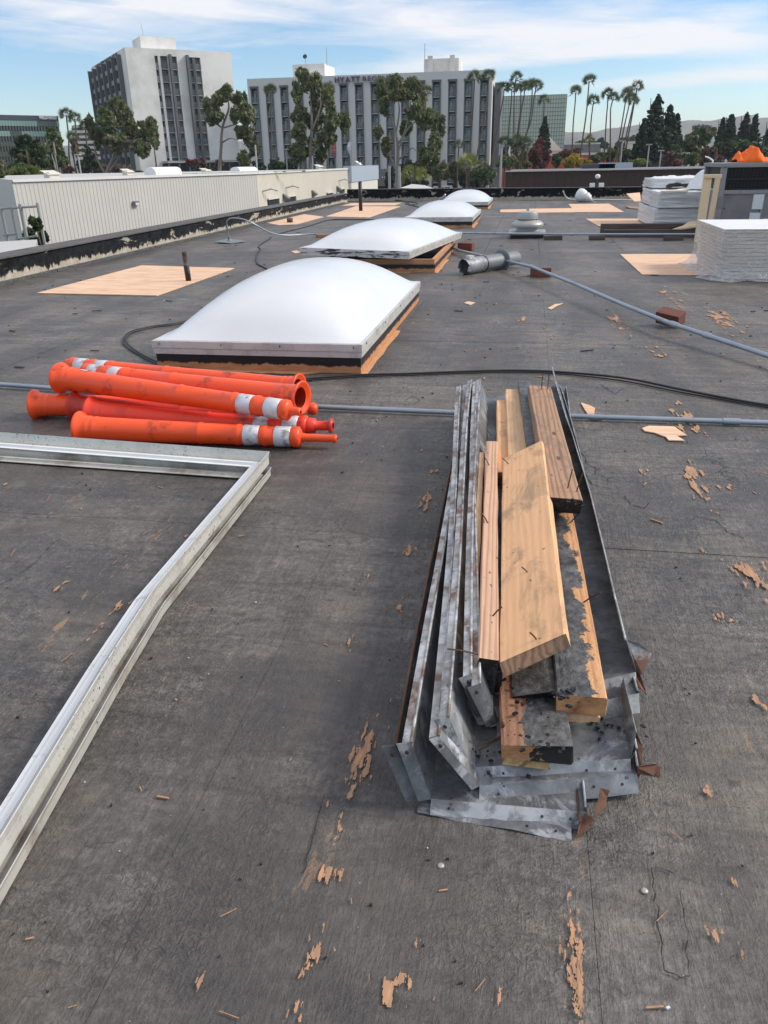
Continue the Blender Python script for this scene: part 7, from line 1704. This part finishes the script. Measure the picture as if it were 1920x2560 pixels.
def crumbs():
    m = MB(); r = random.Random(41)
    for (px, py, z, sp, n) in ((1320, 1745, .112, .05, 26), (1400, 1735, .142, .03, 16), (1330, 1850, .106, .05, 26), (1232, 1700, .12, .02, 12), (1440, 1262, .226, .03, 10), (1270, 1900, .054, .08, 22), (1530, 1820, .052, .05, 18), (1300, 1600, .10, .06, 16)):
        c = P(px, py, z)
        for _ in range(n):
            q = c+Vector((r.gauss(0, sp*.5), r.gauss(0, sp*.5), .001)); s_ = r.uniform(.0015, .0065); a = r.uniform(0, 3); ax = Vector((math.cos(a), math.sin(a), r.uniform(-.3, .3))).normalized(); ay = ax.cross(Vector((0, 0, 1))).normalized()
            m.obox(q, ax, ay, ax.cross(ay), s_*r.uniform(1, 2), s_, s_*r.uniform(.3, .8))
    o = m.build('tar_crumbs', 'tar'); tag(o, kind='stuff'); o['label'] = 'crumbs of black tar fallen on the boards and trays'
crumbs()
def board(name, label, near, far, w, th, roll, mat, endmat='w_end', zn=.1, zf=None, tarred=False, group='boards in the scrap pile', seed=0, chew=.006, skew=0.0):
    """near / far: pixels of the top face centre line; zn / zf heights of that line"""
    a = P(*near, zn); b = P(*far, zn if zf is None else zf); ax = (b-a); L = ax.length; ax.normalize()
    y = Vector((0, 0, 1)).cross(ax).normalized(); z = ax.cross(y)       # y points to the left of travel away from the camera
    c, s = math.cos(R(roll)), math.sin(R(roll)); y2 = y*c+z*s; z2 = z*c-y*s
    r = random.Random(seed); m = MB(); NX = 10; sec = [(-w/2, 0), (-w/2+.003, .0015), (w/2-.003, .0015), (w/2, 0), (w/2, -th), (-w/2, -th)]; k = len(sec); vs = []
    sec = [(-w/2, -.003), (-w/2+.003, 0), (w/2-.003, 0), (w/2, -.003), (w/2, -th+.003), (w/2-.003, -th), (-w/2+.003, -th), (-w/2, -th+.003)]; k = 8
    for i in range(NX+1):
        x = L*i/NX
        for j, (yy, zz) in enumerate(sec):
            e = r.gauss(0, .0007); xx = x-skew*yy+(r.uniform(-chew, chew) if i in (0, NX) else 0)
            vs.append((xx, yy+e, zz+r.gauss(0, .0007)))
    fs = [(i*k+j, i*k+(j+1) % k, (i+1)*k+(j+1) % k, (i+1)*k+j) for i in range(NX) for j in range(k)]; side_n = len(fs)
    fs += [tuple(range(k-1, -1, -1)), tuple(NX*k+j for j in range(k))]
    me = bpy.data.meshes.new(name); me.from_pydata(vs, [], fs); me.materials.append(MT[mat]); me.materials.append(MT[endmat]); mi = [0]*side_n+[1, 1]; me.polygons.foreach_set('material_index', mi); me.update()
    o = bpy.data.objects.new(name, me); COL.objects.link(o); M_ = Matrix((ax, y2, z2)).transposed().to_4x4(); M_.translation = a; o.matrix_world = M_
    tag(o, label, 'board', group); return o, a, ax, y2, z2, L
def nails(o, lst):
    """nails: (distance along, across, lean along, lean across, length)"""
    for (x, y, lx, ly, ln) in lst:
        m = MB(); d = Vector((lx, ly, 1)).normalized(); p0 = Vector((x, y, -.004)); p1 = p0+d*ln*.6; p2 = p0+d*ln+Vector((lx*.004, ly*.004, 0)); m.tube([p0, p1, p2], .0017, 6)
        q = m.build('nail', 'nail'); q.parent = o
# bottom boards
b6 = board('board', 'lowest half tarred board with strand board stuck beneath, near end', (1345, 1862), (1300, 1500), .125, .036, 0, 'w_tar2', 'end_tar', .108, .100, seed=1)
b6b, a6, x6, y6, z6, L6 = board('strand_board_strip', 'strip of strand board under the lowest tarred board', (1315, 1898), (1290, 1560), .085, .016, 0, 'osb', 'osb', .071, .066, seed=2)
b5 = board('board', 'tar covered board left of the orange one, sloping down to the left', (1335, 1728), (1292, 1290), .088, .038, -16, 'w_tar', 'tar', .122, .125, seed=3, chew=.012)
b4, *_4 = board('board', 'orange fir board with grey tar along its left half, right of the pile', (1455, 1742), (1385, 1240), .092, .040, -2, 'w_orange', 'w_end', .140, .150, seed=4)
nails(b4, [(.34, .0-.03, -.3, -.9, .05), (.75, -.03, .2, -.8, .04)])
b4b, *_ = board('board', 'thin pale slat under the near end of the orange board', (1440, 1790), (1420, 1500), .088, .014, -2, 'w_pale', 'w_pale', .092, .095, seed=5)
# far boards
board('board', 'pale pine board at the far end, left of the tarred batten', (1296, 1160), (1283, 973), .066, .05, 0, 'w_pale', 'w_end', .165, .165, seed=6)
board('board', 'shaded tan board at the far left of the pile', (1260, 1180), (1254, 1000), .042, .05, 0, 'w_tan', 'w_end', .145, .145, seed=7)
board('board', 'black tarred batten between the pale board and the brown timber', (1338, 1130), (1309, 953), .046, .05, 0, 'w_tar', 'tar', .185, .19, seed=8, chew=.012)
# brown timber, upper right
b2, *_2 = board('timber', 'heavy weathered brown timber with black near end, upper right of the pile', (1414, 1246), (1349, 964), .090, .042, 3, 'w_brown', 'tar', .225, .225, seed=9)
L2 = _2[-1]; nails(b2, [(.075, -.012, .05, -.10, .060), (.055, -.034, .05, -.16, .062), (L2-.06, -.002, 0, .0, .07), (L2-.05, -.028, 0, .03, .07)])
# left stud pair
b3b, *_ = board('board', 'thin pale board standing on edge at the far left of the boards', (1180, 1595), (1204, 1130), .018, .085, 2, 'w_pale', 'w_orange', .168, .168, seed=10)
b3, *_3 = board('stud', 'raw grained stud on edge with nails and a burnt black end', (1221, 1650), (1230, 1103), .040, .075, 4, 'w_grain', 'tar', .182, .180, seed=11, chew=.010)
nails(b3, [(.62, .004, .5, .8, .035), (1.05, .005, .6, .7, .035), (.16, -.005, .3, -.7, .03), (1.35, .0, .2, .9, .03), (.02, .02, -1.0, 2.2, .06)])
# burnt end lump
m = MB(); c = P(1228, 1688, .13); r = random.Random(3); vs = []
for (dx, dz) in ((0, 0),):
    m.obox(c+Vector((0, .012, -.012)), (1, 0, 0), (0, 1, 0), (0, 0, 1), .044, .03, .055)
o = m.build('burnt_end', 'tar', bevel=.006); 
o.parent = b3; o.matrix_parent_inverse = b3.matrix_world.inverted()
# big tan board on top, tilted to the left
b1, *_1 = board('board', 'wide tan stained board lying tilted on top of the pile', (1330, 1622), (1306, 1125), .132, .032, -23, 'w_tan', 'w_brown', .205, .215, seed=12, skew=.32)
L1b = _1[-1]; nails(b1, [(.30, .0, .3, .5, .02), (.03, -.01, -.5, .1, .035), (L1b-.08, .045, .5, .5, .03)])
# small bent brackets at the left front
def bracket(label, pxs):
    p = [P(x, y, z) for x, y, z in pxs]; m = MB(); m.sheet(*p, .0014); tag(m.build('folded_metal_strip', 'galv', loc=p[0]), label, 'metal strip', 'folded strips at the left of the pile')
bracket('upper folded metal strip left of the burnt stud end', [(1122, 1644, .135), (1190, 1788, .075), (1220, 1780, .075), (1152, 1634, .135)])
bracket('lower folded metal strip behind the upper one', [(1126, 1682, .115), (1196, 1812, .060), (1232, 1810, .060), (1140, 1680, .115)])
# loose nails sticking out at the front
for (p0, p1, lb) in (((1190, 1866, .075), (1285, 1828, .095), 'long rusty nails poking left from the lowest board'), ((1196, 1876, .07), (1270, 1834, .09), 'second rusty nail poking left from the lowest board'),
                     ((1136, 1659, .14), (1197, 1659, .135), 'rusty nail poking left from the burnt stud, upper one'), ((1146, 1692, .12), (1204, 1690, .118), 'rusty nail poking left from the burnt stud, lower one')):
    a, b = P(*p0), P(*p1); m = MB(); m.tube([a, b], .0019, 6); tag(m.build('nail', 'nail', loc=a), lb, 'nail', 'loose nails at the pile front')
